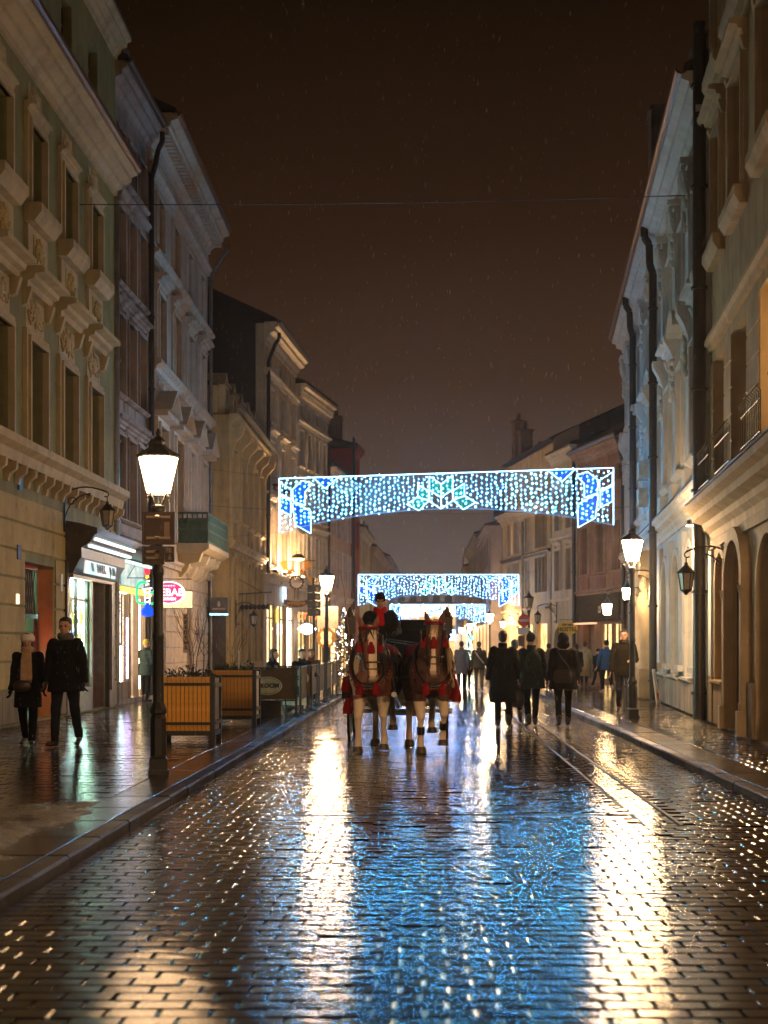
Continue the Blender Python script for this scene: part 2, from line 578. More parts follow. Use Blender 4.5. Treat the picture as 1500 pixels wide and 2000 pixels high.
# ------------------------------------------------------------------ building kit
class Bld:
    """facade frame: u along the street away from the camera, n out towards the street, z up"""
    def __init__(s, name, label, a, b, side, group=None):
        d = Vector((b[0]-a[0], b[1]-a[1]))
        s.L = d.length; s.s = side
        s.rz = math.atan2(d.y, d.x)
        s.root = thing(name, label, 'building', (a[0], a[1], 0), s.rz, group)
    def bx(s, mb, u0, u1, n0, n1, z0, z1, mi=0): mb.box(u0, u1, s.s*n0, s.s*n1, z0, z1, mi); return mb
    def part(s, name, m, u0, u1, n0, n1, z0, z1, parent=None):
        return s.bx(MB(), u0, u1, n0, n1, z0, z1).build(name, m, parent or s.root)
    def put(s, name, me, u, z, n=0, parent=None): return inst(me, name, parent or s.root, (u, s.s*n, z))
    def prof(s, mb, pts, u0, u1, mi=0):
        """extrude an (n, z) profile along the facade"""
        return mb.prism([(s.s*p[0], p[1]) for p in pts], 'x', u0, u1, mi)
    def world(s, u, n, z):
        c, q = math.cos(s.rz), math.sin(s.rz); x, y = u, s.s*n
        o = s.root.location
        return (o.x + c*x - q*y, o.y + q*x + c*y, z)
    def wall(s, H, holes, m, depth=10, rev=.25, z0=0., name='wall', u0=0., u1=None, revm=None):
        u1 = s.L if u1 is None else u1
        us = sorted({u0, u1} | {h[k] for h in holes for k in (0, 1) if u0 < h[k] < u1})
        zs = sorted({z0, H} | {h[k] for h in holes for k in (2, 3) if z0 < h[k] < H})
        mb = MB()
        for i in range(len(us)-1):
            for j in range(len(zs)-1):
                cu, cz = (us[i]+us[i+1])/2, (zs[j]+zs[j+1])/2
                if any(h[0] < cu < h[1] and h[2] < cz < h[3] for h in holes): continue
                mb.quad((us[i],0,zs[j]), (us[i+1],0,zs[j]), (us[i+1],0,zs[j+1]), (us[i],0,zs[j+1]))
        for h in holes:
            a, b, c, d = h[:4]; r = -s.s*(h[4] if len(h) > 4 else rev)
            mb.quad((a,0,c),(a,r,c),(a,r,d),(a,0,d)); mb.quad((b,0,c),(b,r,c),(b,r,d),(b,0,d))
            mb.quad((a,0,d),(b,0,d),(b,r,d),(a,r,d)); mb.quad((a,0,c),(b,0,c),(b,r,c),(a,r,c))
        D = -s.s*depth
        mb.quad((u0,0,z0),(u0,D,z0),(u0,D,H),(u0,0,H)); mb.quad((u1,0,z0),(u1,D,z0),(u1,D,H),(u1,0,H))
        mb.quad((u0,D,z0),(u1,D,z0),(u1,D,H),(u0,D,H)); mb.quad((u0,0,H),(u1,0,H),(u1,D,H),(u0,D,H))
        return mb.build(name, m, s.root, fix=False)
    # -- windows
    def window(s, u0, u1, z0, z1, frame, glass, rev=.22, style='cross', panes=True, arch=False):
        if glass is M['glass'] and random.random() < .22: glass = M['glass_curtain']
        w, h = u1-u0, z1-z0
        key = ('win', round(w,2), round(h,2), frame.name, style, arch)
        t, d = (.065, .07) if w > .7 else (.05, .06)
        bars = {'cross': ([.5], [.68]), 'six': ([.5], [.36, .7]), 'two': ([.5], []), 'one': ([], []), 'tee': ([], [.7]),
                'casement': ([.5], [.34, .67]), 'shop': ([.5], [.8])}[style]
        vx = [0.] + [w*k for k in bars[0]] + [w]; hz = [0.] + [h*k for k in bars[1]] + [h]
        if key not in _fcache:
            mb = MB()
            for i, x in enumerate(vx):
                a = x if i == 0 else (x-t if i == len(vx)-1 else x-t/2)
                mb.box(a, a+t, -d/2, d/2, 0, h)
            for i, z in enumerate(hz):
                a = z if i == 0 else (z-t if i == len(hz)-1 else z-t/2)
                for j in range(len(vx)-1):
                    xa = vx[j] + (t if j == 0 else t/2); xb = vx[j+1] - (t if j == len(vx)-2 else t/2)
                    mb.box(xa, xb, -d*.42, d*.42, a, a+t)
            if arch:
                n = 8
                for k in range(n):
                    a0, a1 = PI*k/n, PI*(k+1)/n
                    mb.bar((w/2+w/2*math.cos(a0)*.97, 0, h-w/2+w/2*math.sin(a0)*.97), (w/2+w/2*math.cos(a1)*.97, 0, h-w/2+w/2*math.sin(a1)*.97), t*.5, n=5)
            _fcache[key] = mb.mesh('window', frame)
        o = s.put('window', _fcache[key], u0, z0, -rev)
        if panes:
            for i in range(len(vx)-1):
                for j in range(len(hz)-1):
                    pw, ph = vx[i+1]-vx[i], hz[j+1]-hz[j]
                    pk = ('pane', round(pw,2), round(ph,2), glass.name)
                    if pk not in _fcache:
                        _fcache[pk] = MB().box(.01, pw-.01, -.008, .008, .01, ph-.01).mesh('pane', glass)
                    p = inst(_fcache[pk], 'pane', o, (vx[i], 0, hz[j]))
                    p.rotation_euler = (random.uniform(-.006,.006), 0, random.uniform(-.006,.006))
        else:
            pk = ('pane', round(w,2), round(h,2), glass.name)
            if pk not in _fcache:
                _fcache[pk] = MB().box(.01, w-.01, -.008, .008, .01, h-.01).mesh('pane', glass)
            inst(_fcache[pk], 'pane', o)
        return o
    def surround(s, u0, u1, z0, z1, m, t=.15, p=.055, ear=0, name='window_surround'):
        w, h = u1-u0, z1-z0
        key = ('sur', s.s, round(w,2), round(h,2), m.name, t, p, ear)
        if key not in _fcache:
            mb = MB()
            for k, (tt, pp) in enumerate(((t, p), (t*.45, p*1.7))):
                mb.box(-tt, -.002*k, 0, s.s*pp, 0, h); mb.box(w+.002*k, w+tt, 0, s.s*pp, 0, h)
                mb.box(-tt-ear*(1-k), w+tt+ear*(1-k), 0, s.s*(pp+.003), h, h+tt)
            _fcache[key] = mb.mesh(name, m)
        return s.put(name, _fcache[key], u0, z0)
    def sill(s, u0, u1, z, m, p=.14, t=.09, ext=.18, name='sill'):
        w = u1-u0
        key = ('sill', s.s, round(w,2), m.name, p, t, ext)
        if key not in _fcache:
            mb = MB(); mb.prism([(0,-t),(s.s*p*.6,-t),(s.s*p,-t*.5),(s.s*p,-.01),(0,0)], 'x', -ext, w+ext)
            _fcache[key] = mb.mesh(name, m)
        return s.put(name, _fcache[key], u0, z)
    def hood(s, u0, u1, z, m, h=.34, p=.34, ext=.25, kind='flat', name='window_hood', top=None):
        w = u1-u0
        key = ('hood', s.s, round(w,2), m.name, h, p, ext, kind)
        if key not in _fcache:
            mb = MB(); q = s.s
            if kind == 'flat':
                mb.prism([(0,0),(q*p*.25,0),(q*p*.3,h*.3),(q*p*.55,h*.38),(q*p*.6,h*.6),(q*p,h*.68),(q*p,h*.92),(q*p*.9,h),(0,h)], 'x', -ext, w+ext)
                for x in (-ext+.02, w+ext-.17):
                    mb.prism([(0,-h*.9),(q*p*.22,-h*.8),(q*p*.42,-.02),(q*p*.42,-.003),(0,-.003)], 'x', x, x+.15)
            elif kind == 'tri':
                a, b, c = -ext, w/2, w+ext
                mb.box(a, c, 0, q*p*.8, 0, h*.3)
                for (x0, z0_, x1, z1_) in ((a, h*.3, b, h*1.6), (c, h*.3, b, h*1.6)):
                    mb.add([(x0,0,z0_),(x1,0,z1_),(x1,0,z1_+h*.35),(x0,0,z0_+h*.1),(x0,q*p,z0_),(x1,q*p,z1_),(x1,q*p,z1_+h*.35),(x0,q*p,z0_+h*.1)],
                           [(0,1,2,3),(4,5,6,7),(0,1,5,4),(1,2,6,5),(2,3,7,6),(3,0,4,7)])
                mb.add([(a,q*.05,h*.3),(c,q*.05,h*.3),(b,q*.05,h*1.6)], [(0,1,2)])
            elif kind == 'arc':
                n = 8
                for i in range(n):
                    a0, a1 = PI*i/n, PI*(i+1)/n; rx = w/2+ext
                    for (r0) in (0,):
                        P = [(w/2-rx*math.cos(t), h*1.3*math.sin(t)) for t in (a0, a1)]
                        mb.add([(P[0][0],0,P[0][1]),(P[1][0],0,P[1][1]),(P[1][0],0,P[1][1]+h*.35),(P[0][0],0,P[0][1]+h*.35),
                                (P[0][0],q*p,P[0][1]),(P[1][0],q*p,P[1][1]),(P[1][0],q*p,P[1][1]+h*.35),(P[0][0],q*p,P[0][1]+h*.35)],
                               [(0,1,2,3),(4,5,6,7),(0,1,5,4),(1,2,6,5),(2,3,7,6),(3,0,4,7)])
            _fcache[key] = mb.mesh(name, m)
        return s.put(name, _fcache[key], u0, z)
    def carved(s, u, z, w, h, m, seed=0, bg=None, name='carved_panel'):
        """relief: a rosette with leaf scrolls"""
        key = ('carv', s.s, round(w,2), round(h,2), m.name, seed % 3)
        if key not in _fcache:
            rnd = random.Random(seed % 3 + 40); mb = MB(); q = s.s
            mb.box(0, w, 0, q*.012, 0, h)
            c = (w/2, h/2)
            mb.ell((c[0], q*.03, c[1]), (.07*w/.6+.02, .05, .07*w/.6+.02), 8, 5)
            n = 22
            for i in range(n):
                t = 2*PI*i/n*2.0; rr = (.12 + .80*(i % 8)/8)
                x = c[0] + math.cos(t)*rr*w*.46; zz = c[1] + math.sin(t)*rr*h*.46
                rot = Matrix.Rotation(-t + rnd.uniform(-.9,.9), 3, 'Y')
                mb.ell((x, q*.025, zz), (min(.16, w*.15)*rnd.uniform(.7,1.2), .04, min(w,h)*.055*rnd.uniform(.8,1.3)), 6, 4, 0, rot)
            for sgn in (-1, 1):
                pts = [(c[0]+sgn*w*(.1+.32*k/8), q*.03, c[1]+h*.26*math.sin(k*.8)) for k in range(9)]
                mb.tube(pts, min(w,h)*.045, 5)
            _fcache[key] = mb.mesh(name, m)
        return s.put(name, _fcache[key], u, z, .0)
    def cornice(s, z0, z1, p, m, u0=0., u1=None, name='cornice', dent=0, drop=True):
        u1 = s.L if u1 is None else u1
        h = z1-z0
        mb = MB()
        s.prof(mb, [(0,z0),(p*.12,z0),(p*.16,z0+h*.18),(p*.34,z0+h*.30),(p*.38,z0+h*.45),(p*.72,z0+h*.55),(p*.74,z0+h*.72),(p,z0+h*.80),(p,z0+h*.96),(p*.9,z1),(0,z1)], u0, u1)
        o = mb.build(name, m, s.root)
        if dent:
            n = int((u1-u0)/dent)
            d = MB()
            for k in range(n):
                u = u0 + (k+.5)*(u1-u0)/n
                s.bx(d, u-dent*.28, u+dent*.28, p*.3, p*.66, z0+h*.28, z0+h*.52)
            d.build('dentil', m, o)
        return o
    def string(s, z, h, p, m, u0=0., u1=None, name='string_course'):
        u1 = s.L if u1 is None else u1
        mb = MB(); s.prof(mb, [(0,z),(p*.5,z),(p*.6,z+h*.4),(p,z+h*.6),(p,z+h*.92),(0,z+h)], u0, u1)
        return mb.build(name, m, s.root)
    def pipe(s, u, z0, z1, n=.12, r=.065, m=None, eave=0, name='downpipe'):
        mb = MB(); q = s.s
        pts = [(u, q*n, z0), (u, q*n, z1)]
        mb.bar(pts[0], pts[1], r, n=10)
        if eave:
            mb.tube([(u, q*n, z1), (u, q*(n+.08), z1+.25), (u, q*eave*.75, z1+.75), (u, q*eave, z1+.95), (u, q*eave, z1+1.2)], r, 8)
        for k in range(int((z1-z0)/1.9)+1):
            z = z0 + .5 + k*1.9
            mb.bar((u, q*n, z-.03), (u, q*n, z+.03), r*1.3, n=10)
        return mb.build(name, m or M['pipe'], s.root)
    def gutter(s, z, p, u0=0., u1=None, m=None):
        u1 = s.L if u1 is None else u1
        mb = MB()
        pts = [(p+.13*math.cos(t), z+.12*math.sin(t)) for t in [PI+PI*k/6 for k in range(7)]]
        s.prof(mb, pts + [(p+.10, z), (p, z-.09), (p-.10, z)], u0, u1)
        return mb.build('gutter', m or M['gutter'], s.root)
    def roof(s, z, rise, p=.4, depth=10, m=None, u0=0., u1=None):
        u1 = s.L if u1 is None else u1
        mb = MB()
        s.prof(mb, [(p, z), (p, z+.08), (-depth/2, z+rise), (-depth, z+.08), (-depth, z)], u0, u1)
        return mb.build('roof', m or M['roof'], s.root)
    def chimney(s, roof, u, n, z0, z1, w=.7, m=None):
        mb = MB(); s.bx(mb, u, u+w, n-w*.5, n+w*.5, z0, z1); s.bx(mb, u-.06, u+w+.06, n-w*.5-.06, n+w*.5+.06, z1, z1+.12)
        for k in range(2):
            mb.bar((u+w*(.3+.4*k), s.s*n, z1+.12), (u+w*(.3+.4*k), s.s*n, z1+.5), .09, .07)
        return mb.build('chimney', m or M['chim'], roof)
    def courses(s, zs, m, blocks, p=.025, gap=.03, seg=None):
        """rusticated bands; blocks: list of (u0,u1,z_lo,z_hi) left free for openings"""
        for i in range(len(zs)-1):
            za, zb = zs[i]+gap/2, zs[i+1]-gap/2
            cuts = [(max(0,b[0]), min(s.L,b[1])) for b in blocks if b[2] < zb-.05 and b[3] > za+.05]
            cuts.sort(); u = 0.; runs = []
            for a, b in cuts:
                if a > u+.05: runs.append((u, a))
                u = max(u, b)
            if u < s.L-.05: runs.append((u, s.L))
            for a, b in runs:
                step = seg or (b-a)
                n = max(1, round((b-a)/step))
                for k in range(n):
                    ua, ub = a+(b-a)*k/n, a+(b-a)*(k+1)/n
                    g = gap/2 if seg else 0
                    mb = MB(); q = s.s; c = .015
                    s.prof(mb, [(0,za),(p-c,za),(p,za+c),(p,zb-c),(p-c,zb),(0,zb)], ua+g, ub-g)
                    mb.build('stone_course', m, s.root)
    def arch_fill(s, u0, u1, z_spring, z_top, m, rev=.25, t=.0, name='arch_spandrel'):
        """turns a square-headed hole into a round-headed one"""
        mb = MB(); n = 12; w = (u1-u0)/2; c = (u0+u1)/2; h = z_top-z_spring
        P = [(c-w*math.cos(PI*k/n), z_spring+h*math.sin(PI*k/n)) for k in range(n+1)]
        for k in range(n):
            a, b = P[k], P[k+1]
            for y in (-.004, -rev):
                mb.quad((a[0], s.s*y, a[1]), (b[0], s.s*y, b[1]), (b[0], s.s*y, z_top+.002), (a[0], s.s*y, z_top+.002))
            mb.quad((a[0],-s.s*.004,a[1]), (b[0],-s.s*.004,b[1]), (b[0],-s.s*rev,b[1]), (a[0],-s.s*rev,a[1]))
        return mb.build(name, m, s.root, fix=False)
    def archivolt(s, u0, u1, z0, z_spring, z_top, m, t=.16, p=.06, name='arch_moulding', legs=True):
        mb = MB(); n = 14; c = (u0+u1)/2; w = (u1-u0)/2; h = z_top-z_spring; q = s.s
        for k in range(n):
            a0, a1 = PI*k/n, PI*(k+1)/n
            vs = []
            for a in (a0, a1):
                for rr in (0, t):
                    for y in (0, p): vs.append((c-(w+rr)*math.cos(a), q*y, z_spring+(h+rr)*math.sin(a)))
            mb.add(vs, [(0,1,3,2),(1,5,7,3),(5,4,6,7),(0,4,5,1),(2,3,7,6)])
        if legs:
            mb.box(u0-t, u0, 0, q*p, z0, z_spring); mb.box(u1, u1+t, 0, q*p, z0, z_spring)
        return mb.build(name, m, s.root)

M['chim'] = plaster('sooty_chimney', (.20, .14, .11), .7)
P_ = {}
def pl_(name, col, g=.45):
    if name not in P_: P_[name] = plaster(name, col, g)
    return P_[name]

# ================================================================== LEFT SIDE
# ---- pale green house with carved window heads
b = Bld('town_house', 'pale green house with carved window heads and a dark shop portal, nearest on the left', (-7.35, 20.0), (-7.35, 33.5), -1)
green = pl_('green_grey_render', (.27, .26, .12), .35); cream = pl_('cream_stucco', (.54, .44, .28), .25); ochre = pl_('ochre_stucco', (.52, .40, .18), .3)
wins = [2.05, 4.35, 6.6, 8.95, 11.25]
holes = []
for c in wins:
    holes += [(c-.56, c+.56, 5.2, 7.1, .42), (c-.5, c+.5, 9.6, 11.1, .42), (c-.42, c+.42, 13.35, 14.7, .3)]
D0, D1 = 5.95, 7.95                      # doorway
S0, S1 = 8.98, 10.9                     # shop window
holes += [(D0, D1, .12, 3.05, .30), (S0, S1, .62, 2.95, .08), (11.05, 12.35, .12, 2.9, .9), (1.3, 3.6, .8, 3.0, .4)]
b.wall(15.4, holes, green, 9)
for c in wins:
    b.window(c-.56, c+.56, 5.2, 7.1, M['cream_frame'], M['glass'], .36, 'six')
    b.surround(c-.56, c+.56, 5.2, 7.1, cream, .2, .07)
    b.carved(c-.62, 7.34, 1.24, .62, cream, int(c*3))
    b.hood(c-.56, c+.56, 8.02, cream, .38, .42, .3)
    b.window(c-.5, c+.5, 9.6, 11.1, M['cream_frame'], M['glass'], .36, 'six')
    b.surround(c-.5, c+.5, 9.6, 11.1, cream, .19, .07)
    b.part('apron', cream, c-.66, c+.66, 0, .07, 8.48, 9.22)
    b.carved(c-.36, 8.58, .72, .52, ochre, int(c*5)).location.y = -.072
    b.sill(c-.56, c+.56, 9.6, cream, .32, .34, .14)
    b.carved(c-.42, 11.48, .84, .42, cream, int(c*7))
    b.hood(c-.5, c+.5, 11.24, cream, .22, .16, .2)
    b.window(c-.42, c+.42, 13.35, 14.7, M['brown_frame'], M['glass'], .2, 'cross')
b.cornice(12.05, 12.72, .52, cream)
b.gutter(12.74, .5)
b.cornice(15.3, 15.85, .38, cream)
rf = b.roof(15.85, 2.2, .4, 9)
b.string(4.72, .45, .34, cream)
for i in range(22):
    u = .35 + i*.62
    mb = MB(); b.prof(mb, [(0,4.38),(.06,4.38),(.09,4.50),(.20,4.58),(.22,4.715),(0,4.715)], u, u+.13)
    mb.build('corbel', cream, b.root)
blk = [(D0-.08, D1+.08, 0, 3.2), (8.75, 12.9, 0, 3.95), (1.2, 3.7, .7, 3.1)]
b.courses([.72, 1.22, 1.72, 2.22, 2.72, 3.22, 3.72, 4.2], ochre, blk, .03, .035)
b.courses([.12, .70], pl_('plinth_render', (.30, .25, .18), .5), [(D0-.08, D1+.08, 0, 3), (8.75, 12.9, 0, 3)], .06, .02, 1.4)
# lit doorway with red grille
b.part('door_back_wall', emit_var('red_lit_hall', (.30, .004, .006), (.75, .02, .015), .6, 5.), D0, D1, -.66, -.62, .12, 3.05)
b.part('door_ceiling', mat('red_hall_paint', (.5, .05, .04)), D0, D1, -.62, -.31, 3.0, 3.05)
dj = b.part('jamb_panel', ochre, D1-.04, D1, -.30, -.002, .12, 3.0)
door = b.part('door', M['darkwood'], D0+.05, D1-.75, -.40, -.34, .12, 2.05)
mb = MB()
b.bx(mb, D0, D1, -.36, -.31, 2.04, 2.12)
for k in range(11):
    u = D0+.02+k*.16
    mb.bar((u, .33, 2.12), (u+.25, .33, 2.98), .016, n=5); mb.bar((u+.25, .33, 2.12), (u, .33, 2.98), .016, n=5)
mb.build('transom_grille', M['iron'], b.root)
b.part('door_lamp', emit('red_shade', (1, .04, .05), 1.6), D1-.7, D1-.3, -.58, -.48, 1.45, 1.8)
b.part('notice', emit('lit_notice', (1, .9, .8), 1.5), D1-.62, D1-.3, -.50, -.48, 1.0, 1.35)
b.part('door_frame', M['darkwood'], D1-.10, D1-.045, -.36, -.30, .12, 2.04)
# small plaques on the wall
for (u, z, w, h, m) in ((5.35, 3.05, .2, .26, mat('blue_house_plaque', (.06, .09, .25))), (5.3, 2.25, .12, .18, emit('bell_panel', (1, .75, .4), 1.2)), (8.3, 2.6, .16, .34, M['white_shop']), (5.42, 4.3, .2, .26, M['iron'])):
    b.part('wall_plaque', m, u, u+w, .03, .055, z, z+h)
L1 = b

# ---- shop portal on it (carved dark timber, lit window)
t = b.root
dw = M['darkwood']; rose = mat('pinkish_timber', (.20, .13, .11), .45, bump=.1)
por = MB()
b.bx(por, 8.72, 8.93, 0, .08, .12, 3.2); b.bx(por, 12.42, 12.95, 0, .10, .12, 3.2)
b.prof(por, [(0,2.98),(.16,2.98),(.30,3.25),(.34,3.3),(.34,3.5),(.52,3.6),(.6,3.75),(.66,3.78),(.66,3.9),(.3,4.0),(0,4.05)], 8.8, 12.95)
po = por.build('shop_portal', dw, t)
pp = MB(); b.bx(pp, 8.93, 8.97, .0, .06, .5, 2.94); b.bx(pp, 12.5, 12.62, .1, .14, .5, 2.94); b.bx(pp, 10.9, 11.04, 0, .05, .12, 2.94)
b.bx(pp, 8.93, 12.6, .0, .15, 2.90, 2.97); pp.build('portal_moulding', rose, po)
for zz, nn in ((3.52, .50), (3.66, .60)):
    mb = MB(); b.prof(mb, [(nn-.06, zz), (nn+.02, zz), (nn+.02, zz+.05), (nn-.06, zz+.05)], 8.95, 12.8)
    mb.build('portal_light_strip', emit('cool_strip_light', (.75, .95, 1.0), 1.1), po)
sgn = MB(); b.prof(sgn, [(.31,3.0),(.345,3.0),(.375,3.26),(.34,3.27)], 9.1, 11.9)
sg = sgn.build('shop_sign', emit_var('pale_sign_board', (.75, .55, .48), (.35, .62, .66), .75, 1.2), po)
for wd_, u_ in (('M', 9.55), ('BANEK', 10.35), ('JA 00', 11.4)):
    o = inst(text_mesh(wd_, .25, M['iron'], .006, .006), 'sign_lettering', sg, (u_, -.395, 3.13)); o.rotation_euler = (R(83), 0, 0)
# shop interior
si = MB()
b.bx(si, S0-.1, S1+.1, -.30, -.26, .62, 2.95)
si.build('shop_back_wall', emit_var('lit_display_backing', (.34, .72, .60), (.60, 1.0, .88), 26.0, 3.5), t)
si = MB(); b.bx(si, S1-.05, S1-.01, -.26, -.08, .62, 2.9); si.build('display_side', emit_var('lit_display_side', (.16, .55, .46), (.75, 1.0, .72), 15.0, 6), t)
b.part('shop_floor', mat('shop_floor', (.3, .3, .28)), S0-.3, S1, -.58, -.1, .56, .60)
cl = b.part('shop_ceiling_light', emit('cool_tube_light', (.72, 1.0, .92), 15), S0, S1, -.25, -.1, 2.86, 2.9)
b.part('display_plinth', mat('grey_green_stall', (.22, .26, .20), .4), S0-.02, S1+.02, -.12, .05, .12, .62)
b.window(S0, S1, .62, 2.95, M['darkwood'], M['clear'], .06, 'shop')
rnd = random.Random(3)
gcols = [(.75,.55,.08), (.1,.45,.35), (.8,.8,.75), (.65,.1,.08), (.1,.2,.6), (.85,.7,.2), (.3,.6,.55)]
gm = [mat('goods_colour', c, .5) for c in gcols]
for zsh in (.62, 1.05, 1.5, 1.95):
    for un in range(7):
        u = S0+.1+un*.26; n_ = -rnd.uniform(.13, .17)
        mb = MB(); hh = rnd.uniform(.2, .4)
        mb.lathe([(.03,0),(.06,.04),(.07,hh*.6),(.03,hh*.8),(.04,hh)], (u, -n_, zsh), 8)
        mb.build('shop_goods', gm[rnd.randrange(7)], t)
    mb = MB(); b.bx(mb, S0, S1-.06, -.25, -.12, zsh-.03, zsh-.01) if zsh > .7 else None
    if zsh > .7: mb.build('glass_shelf', M['clear'], t)
for k in range(5):
    mb = MB(); u = S0+.25+k*.22
    mb.loft([(u, .15+.015*k, 2.75, .02, .02), (u, .15+.015*k, 2.5, .07, .05), (u+.02, .15+.015*k, 2.1, .11, .06), (u, .15+.015*k, 1.75, .07, .05)], 8)
    mb.build('hanging_scarf', gm[(0, 5, 0, 2, 5)[k]], t)
b.part('shop_door', rose, 11.1, 12.3, -.88, -.83, .12, 2.7)
b.part('door_reveal', rose, 12.31, 12.347, -.82, -.01, .12, 2.9)

# ---- narrow sooty house
b = Bld('narrow_town_house', 'narrow soot-stained greyish house between the green house and the pinkish one', (-7.50, 33.5), (-7.44, 37.7), -1)
soot = pl_('sooty_pink_render', (.36, .29, .26), .75)
ws = [.95, 2.15, 3.35]
holes = []
for c in ws: holes += [(c-.4, c+.4, z, z+h, .25) for z, h in ((4.6, 2.0), (7.6, 1.9), (10.3, 1.8), (12.9, 1.1))]
holes += [(.55, 3.9, .2, 3.0, .4)]
b.wall(15.3, holes, soot, 9)
for c in ws:
    for z, h in ((4.6, 2.0), (7.6, 1.9), (10.3, 1.8), (12.9, 1.1)):
        b.window(c-.4, c+.4, z, z+h, M['cream_frame'], M['glass'], .2, 'cross')
        b.surround(c-.4, c+.4, z, z+h, soot, .14, .06)
        b.sill(c-.4, c+.4, z, soot, .16)
        if h > 1.8: b.hood(c-.4, c+.4, z+h+.2, soot, .24, .24, .2)
for z in (4.05, 6.95, 9.8, 12.4): b.string(z, .22, .16, soot)
b.cornice(14.6, 15.3, .42, soot); b.gutter(15.35, .42, m=M['pipe'])
rf = b.roof(15.35, 2.6, .45, 9)
b.chimney(rf, 3.0, -.9, 15.4, 17.0, .9)
b.pipe(-.03, .12, 12.0, .16, .10, M['zinc'], .46)
b.pipe(4.15, .2, 13.9, .14, .07, None, .42)
# kebab shop front
KS = b
t = b.root
b.part('shop_back_wall', M['white_shop'], .4, 4.0, -2.2, -2.15, .12, 3.0)
b.part('shop_ceiling_light', emit('kebab_tube_light', (1.0, .86, .60), 16), .6, 3.8, -1.9, -.45, 2.88, 2.92)
b.part('shop_side_wall', emit_var('orange_menu_wall', (1, .32, .04), (1, .5, .12), 1.4, 3), 3.92, 3.98, -2.1, -.45, .2, 2.9)
fs = b.part('shop_fascia', M['iron'], .4, 4.05, 0, .12, 2.95, 3.62)
b.part('fascia_light_box', emit_var('kebab_fascia_light', (.10, .34, .40), (.50, .72, .66), .5, 3), .5, 3.0, .12, .17, 2.98, 3.5)
b.part('yellow_fascia_strip', emit('yellow_fascia', (1.0, .66, .06), .8), .5, 4.0, .125, .18, 2.80, 2.94)
b.part('cool_top_strip', emit('cool_fascia_strip', (.60, 1.0, .92), .7), .5, 3.9, .125, .2, 3.53, 3.60)
aw = MB(); b.prof(aw, [(0, 3.64), (.55, 3.72), (.6, 3.78), (.55, 3.86), (0, 4.0)], .3, 4.05); aw.build('shop_canopy', M['iron'], t)
fr = MB()
for u in (.5, 1.22, 1.9, 2.1, 3.0, 3.85): b.bx(fr, u, u+.07, -.1, .03, .2, 2.8)
b.bx(fr, .5, 2.1, -.1, .02, .2, .62); fr.build('shop_front_frame', M['brown_frame'], t)
b.part('lit_kebab_wall', emit_var('kebab_wall_light', (.9,.6,.25), (.9,.98,.9), 4.5, 4), 1.22, 3.1, -.42, -.38, .62, 2.78)
b.part('display_glass', M['clear'], .57, 1.9, -.05, -.035, .62, 2.8)
vs_ = b.part('vertical_sign_board', mat('dark_brown_sign', (.04, .022, .018), .4), .58, .93, .04, .07, 1.55, 2.75)
for k, ch in enumerate('KEBAB'):
    o = inst(text_mesh(ch, .30, emit('sign_white', (1, .93, .85), 1.2), .005, .01), 'sign_lettering', vs_, (.75, -.076, 2.62-.235*k)); o.rotation_euler = (R(90), 0, 0)
b.part('icy_poster', emit_var('icy_poster', (.35, .6, .75), (.8, 1.0, .98), 7.0, 9), .60, 1.18, .01, .035, .64, 1.5)
b.part('violet_tube', emit('violet_tube', (.62, .50, 1.0), 6), 1.66, 1.72, .03, .06, .7, 2.2)
b.part('door_post_light', emit('warm_tube', (1.0, .70, .35), 4), 3.16, 3.22, .0, .04, .4, 2.7)
b.part('orange_door_panel', emit('orange_panel', (1.0, .38, .06), 1.0), 3.25, 3.8, -.9, -.87, .3, 2.7)
b.part('meat_counter', mat('steel_counter', (.4,.4,.4), .3, .8), .7, 2.6, -1.5, -1.1, .2, 1.1)

# ---- pinkish house with balcony and triangular window heads
b = Bld('town_house', 'pinkish house with triangular window heads, green balcony and broad dentilled cornice', (-7.37, 37.7), (-7.5, 48.5), -1)
pink = pl_('pinkish_render', (.46, .36, .29), .3); pinkt = pl_('pinkish_trim', (.56, .46, .37), .25)
ws = [1.5, 4.1, 6.7, 9.3]
holes = []
for c in ws: holes += [(c-.55, c+.55, 4.5, 7.5, .3), (c-.5, c+.5, 9.3, 11.1, .3), (c-.48, c+.48, 12.45, 13.7, .3)]
holes += [(.5, 2.3, .2, 3.2, .4), (6.3, 7.3, .2, 3.2, .4)]
b.wall(15.6, holes, pink, 9)
for c in ws:
    b.window(c-.55, c+.55, 4.5, 7.5, M['white_frame'], M['glass_curtain'], .25, 'six')
    b.surround(c-.55, c+.55, 4.5, 7.5, pinkt, .24, .1)
    b.hood(c-.55, c+.55, 7.72, pinkt, .42, .5, .35, 'tri')
    b.window(c-.5, c+.5, 9.3, 11.1, M['white_frame'], M['glass_curtain'], .25, 'cross')
    b.surround(c-.5, c+.5, 9.3, 11.1, pinkt, .2, .07); b.hood(c-.5, c+.5, 11.32, pinkt, .3, .34, .26)
    b.sill(c-.5, c+.5, 9.3, pinkt, .18)
    b.window(c-.48, c+.48, 12.45, 13.7, M['white_frame'], M['glass_curtain'], .25, 'cross')
    b.surround(c-.48, c+.48, 12.45, 13.7, pinkt, .16, .05)
for k in range(18): b.carved(.1+k*.6, 14.45, .5, .34, pinkt, k)
b.string(14.1, .22, .18, pinkt); b.string(11.85, .25, .26, pinkt)
b.cornice(14.85, 15.65, .75, pinkt, dent=.3); b.gutter(15.68, .72)
b.roof(15.7, 2.5, .7, 9)
b.string(8.85, .3, .32, pinkt)
for k in range(13): b.carved(.15+k*.82, 8.5, .6, .32, pinkt, k+1)
